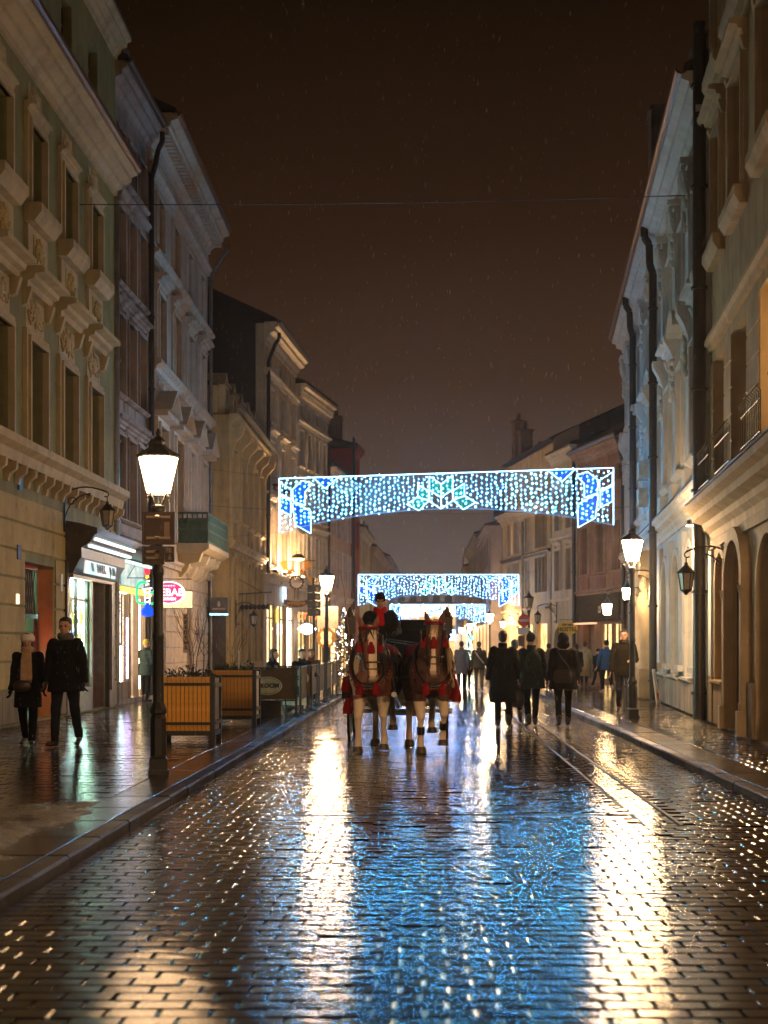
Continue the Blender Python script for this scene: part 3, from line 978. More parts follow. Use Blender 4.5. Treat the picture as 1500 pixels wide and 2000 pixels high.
b.courses([.12, .55, 1.0, 1.45, 1.9, 2.35, 2.8, 3.25, 3.7], pinkt, [(.4, 2.4, 0, 3.3), (6.2, 7.4, 0, 3.3)], .025, .03)
b.string(3.72, .25, .2, pinkt)
b.part('glowing_jamb', emit('yellow_doorway_glow', (1.0, .66, .14), .35), .5, .9, -.35, -.3, .2, 3.2)  # jamb has a faint yellow glow put into its material
b.part('door', M['darkwood'], .9, 2.3, -.38, -.32, .2, 3.2); b.part('door', M['darkwood'], 6.3, 7.3, -.36, -.3, .2, 3.2)
# balcony
bal = MB(); b.prof(bal, [(0,4.28),(.75,4.28),(.95,4.4),(.95,4.55),(0,4.55)], 4.4, 9.0)
for u in (4.6, 6.1, 7.4, 8.5):
    b.prof(bal, [(0,3.55),(.12,3.58),(.28,3.75),(.34,3.95),(.62,4.02),(.72,4.27),(0,4.27)], u, u+.34)
balo = bal.build('balcony', pl_('balcony_stone', (.60, .50, .34), .1), b.root)
M['verd'] = mat('green_balcony_paint', (.045, .10, .07), .5, .0, .3, bump=.2)
rl = MB()
q = b.s
for (a, c) in (((4.45, .9), (8.95, .9)), ((4.45, .02), (4.45, .9)), ((8.95, .02), (8.95, .9))):
    for z in (4.6, 4.95, 5.45): rl.bar((a[0], q*a[1], z), (c[0], q*c[1], z), .03, n=6)
    n = int(max(abs(c[0]-a[0]), abs(c[1]-a[1]))/.13)
    for k in range(n+1):
        x = a[0]+(c[0]-a[0])*k/n; y = a[1]+(c[1]-a[1])*k/n
        rl.bar((x, q*y, 4.55), (x, q*y, 5.45), .022, n=5)
        if k < n: rl.ell((x+(c[0]-a[0])/n/2, q*(y+(c[1]-a[1])/n/2), 5.2), .05, 6, 4)
rl.build('railing', M['verd'], balo)
rl = MB(); b.bx(rl, 4.46, 4.48, .05, .88, 4.62, 5.3); b.bx(rl, 4.46, 8.94, .86, .88, 4.62, 4.98); rl.build('railing_panel', M['verd'], balo)
b.pipe(10.7, .2, 14.0, .13, .06, M['zinc'], .7)
L3 = b

# ---- low dark yellow house that stands forward
b = Bld('low_town_house', 'low dark yellow house with tall arched windows standing forward of its neighbours', (-6.77, 48.5), (-6.74, 58.5), -1)
yel = pl_('dark_yellow_render', (.42, .28, .11), .5); yelt = pl_('yellow_trim', (.50, .35, .16), .35)
ws = [1.2, 3.1, 5.0, 6.9, 8.8]
holes = [(c-.42, c+.42, 5.9, 8.3, .3) for c in ws] + [(c-.5, c+.5, .9 if k else .12, 4.6, .4) for k, c in enumerate(ws)]
b.wall(9.4, holes, yel, 9)
for k, c in enumerate(ws):
    b.window(c-.42, c+.42, 5.9, 8.3, M['brown_frame'], M['glass'], .25, 'cross')
    b.surround(c-.42, c+.42, 5.9, 8.3, yelt, .14, .06); b.sill(c-.42, c+.42, 5.9, yelt, .2)
    b.arch_fill(c-.5, c+.5, 4.1, 4.6, yel, .4); b.archivolt(c-.5, c+.5, .9, 4.1, 4.6, yelt, .16, .07)
    b.window(c-.5, c+.5, .9 if k else .12, 4.6, M['brown_frame'], M['glass'], .35, 'six')
for k in range(6):
    u = .15+k*1.9
    b.part('pilaster', yelt, u, u+.22, 0, .1, 4.9, 8.9)
    mb = MB(); b.prof(mb, [(0,8.1),(.1,8.15),(.2,8.5),(.45,8.75),(.5,9.0),(0,9.0)], u-.04, u+.26); mb.build('corbel', yelt, b.root)
b.string(4.85, .3, .2, yelt); b.cornice(8.9, 9.45, .35, yelt)
mb = MB(); b.prof(mb, [(.3,9.5),(.62,9.42),(.64,9.47),(.3,9.62)], -.1, 10.2); mb.build('eave_flashing', mat('wet_zinc_flashing', (.5, .5, .5), .25, .9), b.root)
at = MB(); b.bx(at, .0, 10, -1.6, -.4, 9.45, 10.4); at.build('attic_wall', yel, b.root)
for k in range(5):
    u = .4+k*2.0
    d = MB(); d.prism([(u,9.5),(u+1.1,9.5),(u+1.1,10.5),(u+.55,11.0),(u,10.5)], 'y', .2, 1.4)
    do = d.build('dormer', yelt, b.root)
    b.part('dormer_window', M['glass'], u+.3, u+.8, -.215, -.19, 9.75, 10.4, do)
    mb = MB(); b.bx(mb, u-.1, u+1.0, -.14, -.1, 10.5, 10.58); mb.build('snow_guard', mat('pale_metal_rail', (.5, .48, .46), .3, .8), do)
b.roof(10.4, 1.4, -.4, 9)
# blank side wall faces the camera: a dark poster board stands on it
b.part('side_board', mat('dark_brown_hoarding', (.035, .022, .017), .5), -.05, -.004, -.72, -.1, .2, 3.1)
L4 = b
# ---- tall cream house with dark gable
b = Bld('tall_town_house', 'tall cream house with a big blank dark gable and uplit pilasters above its shopfronts', (-6.72, 58.5), (-6.16, 66.3), -1)
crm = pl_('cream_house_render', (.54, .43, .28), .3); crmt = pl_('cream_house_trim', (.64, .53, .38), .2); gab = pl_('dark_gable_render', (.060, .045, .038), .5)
ws = [1.4, 3.9, 6.4]
holes = []
for c in ws: holes += [(c-.5, c+.5, 4.9, 7.3, .3), (c-.5, c+.5, 8.2, 10.1, .3), (c-.46, c+.46, 10.9, 12.3, .3), (c-.3, c+.3, 13.1, 13.9, .25)]
holes += [(.6, 2.4, .2, 3.3, .12), (3.0, 4.9, .2, 3.3, .12), (5.5, 7.3, .2, 3.3, .12)]
b.wall(14.8, holes, crm, 10)
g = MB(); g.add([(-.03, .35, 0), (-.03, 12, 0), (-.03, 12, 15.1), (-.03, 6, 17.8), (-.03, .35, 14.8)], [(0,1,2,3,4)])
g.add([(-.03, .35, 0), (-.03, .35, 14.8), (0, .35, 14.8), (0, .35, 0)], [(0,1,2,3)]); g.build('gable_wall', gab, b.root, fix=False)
for c in ws:
    for z, h in ((4.9, 2.4), (8.2, 1.9), (10.9, 1.4)):
        b.window(c-.5, c+.5, z, z+h, M['white_frame'], M['glass'], .25, 'cross', True)
        b.surround(c-.5, c+.5, z, z+h, crmt, .18, .08); b.sill(c-.5, c+.5, z, crmt, .2)
        if h > 1.5: b.hood(c-.5, c+.5, z+h+.22, crmt, .28, .34, .26)
    b.window(c-.3, c+.3, 13.1, 13.9, M['white_frame'], M['glass'], .2, 'one')
    fb = MB(); fb.ell((c, q*.25, 8.2), (.45, .18, .16), 8, 5); fb.build('flower_box', M['brown_frame'], b.root)
for u in (.15, 2.45, 4.95, 7.35): b.part('pilaster', crmt, u, u+.38, 0, .12, 4.6, 13.4 if u else 13.4)
b.string(7.7, .22, .2, crmt); b.string(12.7, .3, .26, crmt); b.string(4.1, .4, .45, crmt)
b.cornice(14.0, 14.85, .6, crmt); b.gutter(14.9, .6, m=M['pipe']); b.roof(14.9, 2.7, .55, 10)
b.pipe(.12, 4.5, 13.2, .16, .08, None, .6)
L5 = b
upl = emit('facade_uplight', (1.0, .64, .34), 900)
for u in (.32, 2.65, 5.15, 7.2):
    w0 = b.world(u, .40, 4.55)
    f = thing('facade_uplight', ('nearest', 'second', 'third', 'farthest')[int(u/2.2)] + ' small uplight on the shopfront ledge of the tall cream house', 'lamp', w0, b.rz, 'uplights on the ledge of the tall cream house')
    mb = MB(); mb.lathe([(.07,0),(.10,.03),(.13,.12),(.12,.14)], (0,0,0), 10); mb.build('housing', M['iron'], f)
    mb = MB(); mb.lathe([(.005,0),(.11,.001),(.11,.006)], (0,0,.142), 10); mb.build('lens', upl, f)
for (u0, u1, cc, st) in ((.65, 2.35, (1.0, .66, .30), 2.4), (3.05, 4.85, (1.0, .70, .34), 3.0), (5.55, 7.25, (1.0, .86, .70), 9.0)):
    b.part('lit_shop_interior', emit_var('lit_shop_warm', cc, sc3(cc, .75), st, 2.5), u0-.05, u1+.05, -.20, -.14, .2, 3.3)
    b.window(u0-.05, u1+.05, .2, 3.3, M['brown_frame'], M['clear'], .06, 'shop')
b.part('blue_screen', emit_var('blue_screen', (.1, .3, .7), (.7, .85, 1), 1.6, 7), 3.6, 4.3, .12, .18, 3.42, 4.6)
b.part('green_sign', emit('gold_sign', (.9, .7, .1), .6), 2.5, 2.95, .03, .08, 2.5, 3.1)

# ---- dentilled house, pink house, red house and the ones behind
b = Bld('town_house', 'beige four-storey house with heavy dentilled cornice beyond the tall cream house', (-6.16, 66.3), (-5.12, 72.9), -1)
bei = pl_('beige_render', (.44, .36, .25), .35); beit = pl_('beige_trim', (.52, .44, .32), .25)
ws = [.9, 2.5, 4.1, 5.7]
holes = []
for c in ws: holes += [(c-.42, c+.42, z, z+h, .25) for z, h in ((4.8, 2.0), (7.6, 1.9), (10.0, 1.7), (12.3, .7))]
holes += [(.5, 2.1, .2, 3.2, .12), (2.7, 3.9, .2, 3.2, .12), (4.6, 6.0, .2, 3.2, .12)]
b.wall(13.7, holes, bei, 9)
for c in ws:
    for z, h in ((4.8, 2.0), (7.6, 1.9), (10.0, 1.7), (12.3, .7)):
        b.window(c-.42, c+.42, z, z+h, M['cream_frame'], M['glass'], .2, 'cross' if h > 1 else 'one', False)
        b.surround(c-.42, c+.42, z, z+h, beit, .14, .06); b.sill(c-.42, c+.42, z, beit, .16)
b.string(4.1, .3, .25, beit); b.string(7.1, .22, .2, beit); b.string(11.9, .25, .24, beit)
b.cornice(12.9, 13.75, .55, beit, dent=.34); b.roof(13.8, 2, .5, 9)
b.pipe(6.5, .2, 12.6, .12, .07, None, .5)
for u0, u1 in ((.5, 2.1), (2.7, 3.9), (4.6, 6.0)):
    b.part('lit_shop_interior', emit_var('lit_shop_gold', (1.0, .60, .22), (.8, .42, .14), 1.1, 3), u0, u1, -.2, -.14, .2, 3.2)
    b.window(u0, u1, .2, 3.2, M['brown_frame'], M['clear'], .06, 'shop', False)
L6 = b
b = Bld('town_house', 'plain pinkish house with a sloping roof, just before the narrow red house', (-5.12, 72.9), (-4.37, 81.0), -1)
pk2 = pl_('pink_render', (.50, .35, .28), .3)
ws = [1.2, 3.3, 5.4, 7.3]
holes = []
for c in ws: holes += [(c-.45, c+.45, z, z+h, .25) for z, h in ((4.6, 1.9), (7.3, 1.8))]
holes += [(1, 3, .2, 3, .15), (4.6, 7, .2, 3, .15)]
b.wall(10.6, holes, pk2, 9)
for c in ws:
    for z, h in ((4.6, 1.9), (7.3, 1.8)):
        b.window(c-.45, c+.45, z, z+h, M['white_frame'], M['glass'], .2, 'cross', False); b.surround(c-.45, c+.45, z, z+h, pinkt, .13, .05)
b.string(3.9, .3, .2, pinkt); b.cornice(10.0, 10.7, .5, pinkt); b.roof(10.75, 2.4, .5, 9)
for u0, u1 in ((1, 3), (4.6, 7)): b.part('lit_shop_interior', emit_var('lit_shop_gold', (1.0, .60, .22), (.8, .42, .14), 1.1, 3), u0, u1, -.15, -.10, .2, 3.0)
b = Bld('narrow_town_house', 'narrow dark red house rising above the pinkish one on the left', (-4.30, 81.2), (-4.02, 84.2), -1)
redp = pl_('red_render', (.33, .045, .035), .35)
holes = [(c-.35, c+.35, z, z+1.6, .2) for c in (.9, 2.2) for z in (4.4, 7.2, 9.8)]
b.wall(12.8, holes, redp, 8)
for h in holes: b.window(h[0], h[1], h[2], h[3], M['cream_frame'], M['glass'], .15, 'cross', False)
b.cornice(12.4, 13.0, .3, redp); rf = b.roof(13.0, 1.2, .3, 8); b.chimney(rf, .3, -1.0, 13.2, 14.6, .6)
b.pipe(-.05, .2, 13.4, .1, .08)
for i, (x0, y0, x1, y1, H, col, lab) in enumerate(((-4.05, 84.6, -3.85, 95, 8.6, (.44, .38, .30), 'pale grey house with a mansard roof beyond the red house'),
                               (-3.7, 95.4, -3.3, 118, 8.2, (.38, .30, .24), 'low brownish house far down the street on the left'),
                               (-3.4, 118.5, -3.1, 150, 9.0, (.40, .34, .28), 'last house on the left before the market square'))):
    b = Bld('distant_house', lab, (x0, y0), (x1, y1), -1)
    m_ = pl_('far_render_l%d' % i, col, .3)
    ws = [1.2+2.4*k for k in range(int((b.L-1)/2.4))]
    holes = [(c-.45, c+.45, z, z+1.7, .2) for c in ws for z in (4.2, 6.4)]
    b.wall(H, holes, m_, 9)
    for h in holes: b.window(h[0], h[1], h[2], h[3], M['cream_frame'], M['litwin'] if random.random() < .12 else M['glass'], .15, 'cross', False)
    b.cornice(H-.5, H, .35, m_); rf = b.roof(H, 2.2, .35, 9); b.chimney(rf, 1.5, -2.0, H+.6, H+2.6, .7)
    for k in range(int(b.L/4)):
        b.part('lit_shop_interior', M['farshop'] if 'farshop' in M else M.setdefault('farshop', emit_var('far_lit_shop', (1.0, .62, .26), (.7, .34, .12), .7, 1.)), .8+k*4, 3.6+k*4, -.05, .02, .3, 2.9)
# ================================================================== RIGHT SIDE
# ---- near beige house with arches
b = Bld('town_house', 'warm beige house with arched ground floor and iron window grilles, nearest on the right', (4.38, 14.0), (5.31, 26.6), 1)
be = pl_('warm_beige_render', (.43, .32, .19), .3); bet = pl_('warm_beige_trim', (.50, .38, .24), .25)
U = lambda Z: (Z-14.0)*1.0027
w1 = [(U(24.75), U(26.2)), (U(22.15), U(23.85)), (U(19.1), U(20.9)), (U(16.4), U(18.2))]
holes = []
for a, c in w1: holes += [(a, c, 4.55, 6.75, .55), (a+.15, c-.15, 8.7, 10.8, .3), (a+.15, c-.15, 11.9, 14.0, .3)]
ar = [(U(24.6), U(25.75), .9, 2.65, 3.15), (U(21.95), U(23.75), .12, 2.55, 3.2), (U(19.2), U(21.0), .12, 2.35, 3.1), (U(16.6), U(18.4), .12, 2.35, 3.1)]
holes += [(a, c, z0, zt, .5 if k != 1 else .75) for k, (a, c, z0, zs, zt) in enumerate(ar)]
b.wall(17, holes, be, 9)
for k, (a, c) in enumerate(w1):
    lit = k >= 2  # nearest windows glow, added to throw warm light on their reveals
    b.window(a, c, 4.55, 6.75, M['cream_frame'], M['litwin'] if lit else M['glass'], .5, 'cross')
    b.window(a+.15, c-.15, 8.7, 10.8, M['cream_frame'], M['glass'], .25, 'cross')
    b.surround(a+.15, c-.15, 8.7, 10.8, bet, .16, .06); b.sill(a+.15, c-.15, 8.7, bet, .22, .3, .2); b.hood(a+.15, c-.15, 11.0, bet, .26, .3, .25)
    b.window(a+.15, c-.15, 11.9, 14.0, M['cream_frame'], M['glass'], .25, 'cross')
    b.surround(a+.15, c-.15, 11.9, 14.0, bet, .16, .06); b.sill(a+.15, c-.15, 11.9, bet, .22, .3, .2); b.hood(a+.15, c-.15, 14.2, bet, .26, .3, .25)
    gr_ = MB()
    for i in range(12):
        u = a + (c-a)*i/11; gr_.bar((u, .28, 4.3), (u, .28, 4.95), .007, n=5)
        gr_.tube([(u, .28, 4.95), (u+.03, .33, 5.0), (u+.05, .30, 5.05)], .006, 5)
    gr_.bar((a, .28, 4.4), (c, .28, 4.4), .014, n=5); gr_.bar((a, .28, 4.85), (c, .28, 4.85), .014, n=5)
    gr_.build('window_grille', M['iron'], b.root)
b.string(6.95, .26, .14, bet)
b.cornice(3.45, 4.12, .5, bet); b.part('ledge_flashing', M['roof'], 0, b.L, 0, .5, 4.122, 4.15)
b.part('frieze', bet, 0, b.L, 0, .07, 3.28, 3.44)
b.courses([4.5, 4.95, 5.4, 5.85, 6.3, 6.75], be, [(a-.02, c+.02, 4.5, 6.8) for a, c in w1], .022, .02)
for k, (a, c, z0, zs, zt) in enumerate(ar):
    rv = .5 if k != 1 else .75
    b.arch_fill(a, c, zs, zt, be, rv)
    if k == 1:
        b.archivolt(a, c, .5, zs, zt, bet, .22, .16)
        for u in (a-.26, c+.02):
            cm = MB(); cm.lathe([(.095,0),(.095,.12),(.07,.16),(.062,1.68),(.075,1.72),(.07,1.76),(.105,1.9),(.105,1.94)], (u+.12, .1, .5), 12); cm.build('portal_column', bet, b.root)
            b.part('portal_plinth', bet, u, u+.24, 0, .22, .12, .5)
        b.part('jamb_panel', M['darkwood'], c-.05, c-.004, -.68, -.06, .12, 2.56)  # dark panel laid on the far reveal to stand in for its shade
        b.part('door', M['darkwood'], a, c, -.74, -.68, .12, 2.6)
        for kk in range(2):
            b.part('door_panel', M['darkwood'], a+.15+kk*.85, a+.8+kk*.85, -.68, -.655, .4, 2.2)
        b.part('fanlight', M['glass'], a, c, -.72, -.70, 2.6, 3.2)
    else:
        b.archivolt(a, c, z0, zs, zt, bet, .14, .05)
        b.part('niche_back', be, a, c, -rv-.03, -rv, z0, zt)
        if k == 0: b.sill(a, c, .9, bet, .14)
        else: b.part('shop_door', M['brown_frame'], a+.1, c-.1, -rv, -rv+.06, .12, 2.3)
for a, c in ((0, U(16.5)), (U(18.5), U(19.1)), (U(21.1), U(21.6)), (U(24.1), U(24.5)), (U(25.85), b.L)): b.part('plinth_block', pl_('beige_plinth', (.34, .25, .15), .4), a, c, 0, .09, .12, .95)
b.part('plinth_block', pl_('beige_plinth', (.34, .25, .15), .4), U(24.5), U(25.85), 0, .07, .12, .85)
b.cornice(16.3, 17, .6, bet); b.roof(17, 2.4, .6, 9)
R1 = b

# ---- pale rococo palace
b = Bld('rococo_palace', 'pale grey-blue palace with stucco ornament, long eave and dark downpipes on the right', (5.33, 26.75), (7.06, 50.2), 1)
pal = pl_('pale_blue_grey_render', (.45, .49, .51), .22); palt = pl_('pale_stucco', (.54, .55, .54), .18)
UU = lambda Z: (Z-26.75)*1.0027
ws = [UU(z) for z in (28.4, 31.2, 34.0, 37.6, 40.4, 43.2, 46.2, 48.8)]
holes = []
for c in ws: holes += [(c-.5, c+.5, 5.3, 7.6, .3), (c-.5, c+.5, 8.9, 10.7, .3)]
nich = [(UU(29.2), UU(30.7)), (UU(32.0), UU(33.6)), (UU(34.9), UU(36.3))]
holes += [(a, c, .85, 3.6, .28) for a, c in nich]
PD0, PD1 = UU(38.6), UU(40.6)
holes += [(PD0, PD1, .12, 3.2, .5), (UU(42.2), UU(43.6), .8, 3.2, .3), (UU(45.0), UU(46.6), .8, 3.2, .3)]
b.wall(12.3, holes, pal, 10)
for k, c in enumerate(ws):
    b.window(c-.5, c+.5, 5.3, 7.6, M['white_frame'], M['glass_curtain'], .25, 'six')
    b.surround(c-.5, c+.5, 5.3, 7.6, palt, .2, .1)
    b.carved(c-.62, 7.75, 1.24, .75, palt, k); b.hood(c-.5, c+.5, 8.4, palt, .26, .36, .22, 'arc' if k % 2 else 'flat')
    b.window(c-.5, c+.5, 8.9, 10.7, M['white_frame'], M['glass_curtain'], .25, 'cross')
    b.surround(c-.5, c+.5, 8.9, 10.7, palt, .18, .08); b.carved(c-.55, 10.85, 1.1, .6, palt, k+1)
    b.sill(c-.5, c+.5, 5.3, palt, .26, .16, .2); b.sill(c-.5, c+.5, 8.9, palt, .18)
    b.carved(c-.45, 4.75, .9, .42, palt, k+2)
pil = [UU(z) for z in (26.95, 29.8, 32.6, 35.6, 39.0, 41.8, 44.6, 47.5, 49.8)]
for k, u in enumerate(pil):
    b.part('pilaster', pal, u-.28, u+.28, 0, .12, 5.2, 10.9)
    b.part('pilaster_base', palt, u-.34, u+.34, 0, .2, 4.7, 5.2)
    # scrolled capital with leaf and mask
    cp = MB(); b.bx(cp, u-.27, u+.27, 0, .135, 10.1, 11.5)
    for sg in (-1, 1):
        for kk in range(7):
            a = kk*.9; r_ = .17*(1-kk*.11)
            cp.ell((u+sg*.2+sg*r_*math.cos(a)*.6, .17, 11.2+r_*math.sin(a)), (.06, .07, .06), 6, 4)
        cp.tube([(u+sg*.26, .15, 10.9), (u+sg*.3, .2, 11.05), (u+sg*.36, .24, 11.35), (u+sg*.22, .22, 11.5)], .05, 6)
    cp.ell((u, .2, 11.15), (.13, .1, .2), 8, 6); b.bx(cp, u-.4, u+.4, 0, .3, 11.5, 11.62)
    for kk in range(6): cp.ell((u+random.uniform(-.25, .25), .16, 10.2+kk*.13), (.07, .06, .1), 6, 4)
    cp.build('capital', palt, b.root)
    # console with drapery between the floors
    cp = MB()
    b.prof(cp, [(0,7.9),(.12,7.95),(.2,8.2),(.34,8.45),(.36,8.6),(0,8.6)], u-.2, u+.2)
    for kk in range(8): cp.ell((u+random.uniform(-.2,.2), .16, 7.2+kk*.11), (.08, .07, .09), 6, 4)
    cp.build('console', palt, b.root)
b.cornice(11.62, 12.34, .55, palt); b.gutter(12.4, .55); rf = b.roof(12.4, 3.4, .5, 10)
b.chimney(rf, UU(30.6), -.75, 12.5, 14.6, 1.1); b.chimney(rf, UU(39.5), -.5, 12.5, 16.4, 1.1); b.chimney(rf, UU(46.5), -2.5, 13, 15.8, .8)
b.cornice(4.15, 4.68, .32, palt); b.part('ledge_flashing', M['roof'], 0, b.L, 0, .33, 4.682, 4.70)
lo = pl_('lower_white_render', (.60, .53, .42), .15)
for a, c in nich:
    b.arch_fill(a, c, 2.95, 3.6, pal, .28); b.archivolt(a, c, .85, 2.95, 3.6, palt, .16, .08)
    b.part('niche_back', lo, a, c, -.30, -.27, .85, 3.6); b.sill(a, c, .85, palt, .2, .12, .16)
for a, c in ((.5, nich[0][0]-.2), (nich[0][1]+.2, nich[1][0]-.2), (nich[1][1]+.2, nich[2][0]-.2), (nich[2][1]+.2, PD0-.9)):
    b.part('lower_pilaster', pal, a, c, 0, .10, 1.0, 4.0); b.part('pilaster_base', palt, a-.05, c+.05, 0, .2, .95, 1.08)
b.part('plinth', pl_('palace_plinth', (.42, .36, .28), .5), 0, PD0-.5, 0, .14, .12, .72)
b.part('plinth', pl_('palace_plinth', (.42, .36, .28), .5), PD1+.5, b.L, 0, .14, .12, .72)
# sculpted portal
st = pl_('portal_stone', (.52, .42, .28), .35)
for u in (PD0-.35, PD1+.35):
    mb = MB()
    b.bx(mb, u-.3, u+.3, 0, .5, .12, .9)
    mb.lathe([(.26,.9),(.2,1.05),(.17,1.9),(.22,2.3),(.28,2.7),(.2,2.95)], (u, .28, 0), 10)
    mb.ell((u, .34, 3.15), (.15, .16, .2), 8, 6)
    for sg in (-1, 1): mb.tube([(u+sg*.22, .3, 2.75), (u+sg*.34, .36, 3.05), (u+sg*.2, .34, 3.4)], .07, 7)
    b.bx(mb, u-.36, u+.36, 0, .5, 3.4, 3.6)
    mb.build('atlas_column', st, b.root)
mb = MB(); b.prof(mb, [(0,3.6),(.45,3.6),(.5,3.8),(.62,3.9),(.62,4.0),(0,4.1)], PD0-.8, PD1+.8); mb.build('portal_entablature', st, b.root)
b.part('door', M['darkwood'], PD0, PD1, -.45, -.38, .12, 3.2)
for a, c in ((UU(42.2), UU(43.6)), (UU(45.0), UU(46.6))):
    b.window(a, c, .8, 3.2, M['brown_frame'], M['glass'], .2, 'cross'); b.surround(a, c, .8, 3.2, palt, .18, .08)
b.pipe(-.06, .12, 13.2, .22, .125)
b.pipe(UU(36.3), .12, 11.0, .28, .10, None, .5); b.pipe(UU(43.6), .12, 11.0, .28, .10, None, .5)
bb = MB()
for k in range(2): b.bx(bb, UU(38.2), UU(38.9), .02, .5, 5.3+k*.72, 5.75+k*.72)
bb.build('hanging_banner', mat('pale_blue_banner', (.4, .47, .5)), b.root)
R2 = b

# ---- reddish house, cream hostel house, beige house, grey gable houses
b = Bld('town_house', 'reddish brown house above the dark shop fascia numbered 55, right side', (7.30, 52.0), (6.09, 57.6), 1)
rd = pl_('reddish_render', (.40, .20, .12), .35); rdt = pl_('reddish_trim', (.46, .27, .17), .3)
ws = [.95, 2.85, 4.75]
holes = [(c-.45, c+.45, 4.35, 6.2, .25) for c in ws] + [(c-.25, c+.25, 7.7, 8.3, .2) for c in ws] + [(.5, 1.5, .2, 2.4, .12), (1.7, 2.9, .2, 2.4, .12), (3.6, 5.1, .2, 2.4, .4)]
b.wall(9.2, holes, rd, 10)
for c in ws:
    b.window(c-.45, c+.45, 4.35, 6.2, M['brown_frame'], M['glass'], .2, 'casement'); b.surround(c-.45, c+.45, 4.35, 6.2, rdt, .15, .06); b.sill(c-.45, c+.45, 4.35, rdt, .16)
    b.part('apron', pl_('red_apron', (.36, .15, .09), .4), c-.5, c+.5, 0, .04, 3.75, 4.2)
    b.window(c-.25, c+.25, 7.7, 8.3, M['brown_frame'], M['glass'], .15, 'one')
b.cornice(8.75, 9.25, .4, rdt); b.gutter(9.3, .4, m=M['pipe']); rf = b.roof(9.3, 3.4, .4, 11); b.pipe(.1, .2, 8.2, .12, .08, None, .4)
b.string(3.5, .2, .15, rdt)
fa = b.part('shop_fascia', mat('dark_shop_fascia', (.045,.036,.027), .9, 0, .3, spec=.06), .3, 5.4, 0, .2, 2.45, 3.5)
b.part('number_plate', M['snow_mark'], 2.35, 2.6, .2, .22, 2.78, 3.02, fa)
o = inst(text_mesh('55', .2, M['iron'], .004, .006), 'sign_lettering', fa, (2.47, .228, 2.9)); o.rotation_euler = (R(90), 0, PI)
b.part('lit_shop_interior', emit_var('gold_shop', (1.0, .70, .30), (.75, .35, .08), 1.9, 6), .5, 2.9, -.22, -.16, .2, 2.4)
for a, c in ((.5, 1.5), (1.7, 2.9)): b.window(a, c, .2, 2.4, M['brown_frame'], M['clear'], .06, 'two')
b.part('door', M['brown_frame'], 3.6, 5.1, -.3, -.25, .2, 2.4); b.part('awning_strip', emit('warm_strip', (1, .55, .3), .6), 3.3, 5.2, .02, .35, 2.36, 2.42)
R3 = b
b = Bld('town_house', 'cream house with round-arched door under a yellow oval hostel sign', (6.05, 57.7), (5.36, 61.4), 1)
cr2 = pl_('pale_cream_render', (.52, .41, .27), .22); crt = pl_('pale_cream_trim', (.58, .48, .34), .2)
ws = [1.0, 2.7]
holes = [(c-.36, c+.36, z, z+1.7, .25) for c in ws for z in (3.85, 6.4)] + [(1.9, 3.1, .12, 2.3, .4)]
b.wall(9.6, holes, cr2, 9)
for c in ws:
    for z in (3.85, 6.4): b.window(c-.36, c+.36, z, z+1.7, M['brown_frame'], M['glass'], .2, 'cross'); b.surround(c-.36, c+.36, z, z+1.7, crt, .12, .05); b.hood(c-.36, c+.36, z+1.9, crt, .2, .2, .16)
b.arch_fill(1.9, 3.1, 1.7, 2.3, cr2, .4); b.archivolt(1.9, 3.1, .12, 1.7, 2.3, crt, .2, .08); b.part('door', M['darkwood'], 1.9, 3.1, -.4, -.35, .12, 2.3)
b.string(3.4, .12, .1, crt); b.string(6.0, .14, .12, crt); b.cornice(9.2, 9.7, .3, crt); b.pipe(0, .2, 9, .12, .08)
rf = b.roof(9.7, 2.0, .3, 10)
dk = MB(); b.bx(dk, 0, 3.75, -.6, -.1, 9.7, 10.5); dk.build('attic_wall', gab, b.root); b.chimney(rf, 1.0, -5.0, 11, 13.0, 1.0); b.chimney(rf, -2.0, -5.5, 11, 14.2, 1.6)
R4 = b
b = Bld('town_house', 'beige house with grouped windows, one lit, and chimneys on its steep roof', (5.32, 61.5), (3.76, 71.0), 1)
b5 = pl_('dusty_beige_render', (.46, .34, .20), .3); b5t = pl_('dusty_beige_trim', (.52, .40, .26), .25)
grp = [(1.0, 1), (1.65, 1), (2.3, 1), (4.3, 1), (6.4, 1), (7.2, 1), (8.0, 1)]
holes = [(c-.24, c+.24, z, z+1.55, .22) for c, _ in grp for z in (3.9, 5.9)] + [(.6, 2.4, .2, 2.5, .2), (3.3, 5.0, .2, 2.5, .2), (6.4, 8.8, .2, 2.5, .2)]
b.wall(7.9, holes, b5, 9)
for k, (c, _) in enumerate(grp):
    for z in (3.9, 5.9):
        b.window(c-.24, c+.24, z, z+1.55, M['brown_frame'], M['litwin'] if (k == 5 and z > 5) else M['glass'], .18, 'tee'); b.surround(c-.24, c+.24, z, z+1.55, b5t, .09, .05)
b.string(3.1, .16, .14, b5t); b.string(5.6, .14, .16, M['roof']); b.cornice(7.4, 7.95, .4, b5t)
up = MB(); b.prof(up, [(-.1, 7.95), (-.1, 10.3), (-.4, 10.5), (-5, 13), (-9, 8)], 0, b.L); up.build('mansard_wall', b5, b.root)
rf = b.roof(10.45, 2.2, .05, 9)
b.chimney(rf, 7.4, -.7, 10.6, 11.9, .6); b.chimney(rf, 8.5, -.6, 10.6, 12.5, .55); b.chimney(rf, 9.0, -1.8, 9.6, 11.2, .5)
b.pipe(4.9, .2, 7.3, .1, .06, M['zinc'])
for a, c in ((.6, 2.4), (3.3, 5.0), (6.4, 8.8)): b.part('lit_shop_interior', emit_var('warm_shop_r', (1.0, .60, .25), (.7, .34, .1), 1.0, 3), a, c, -.2, -.16, .2, 2.5)
R5 = b
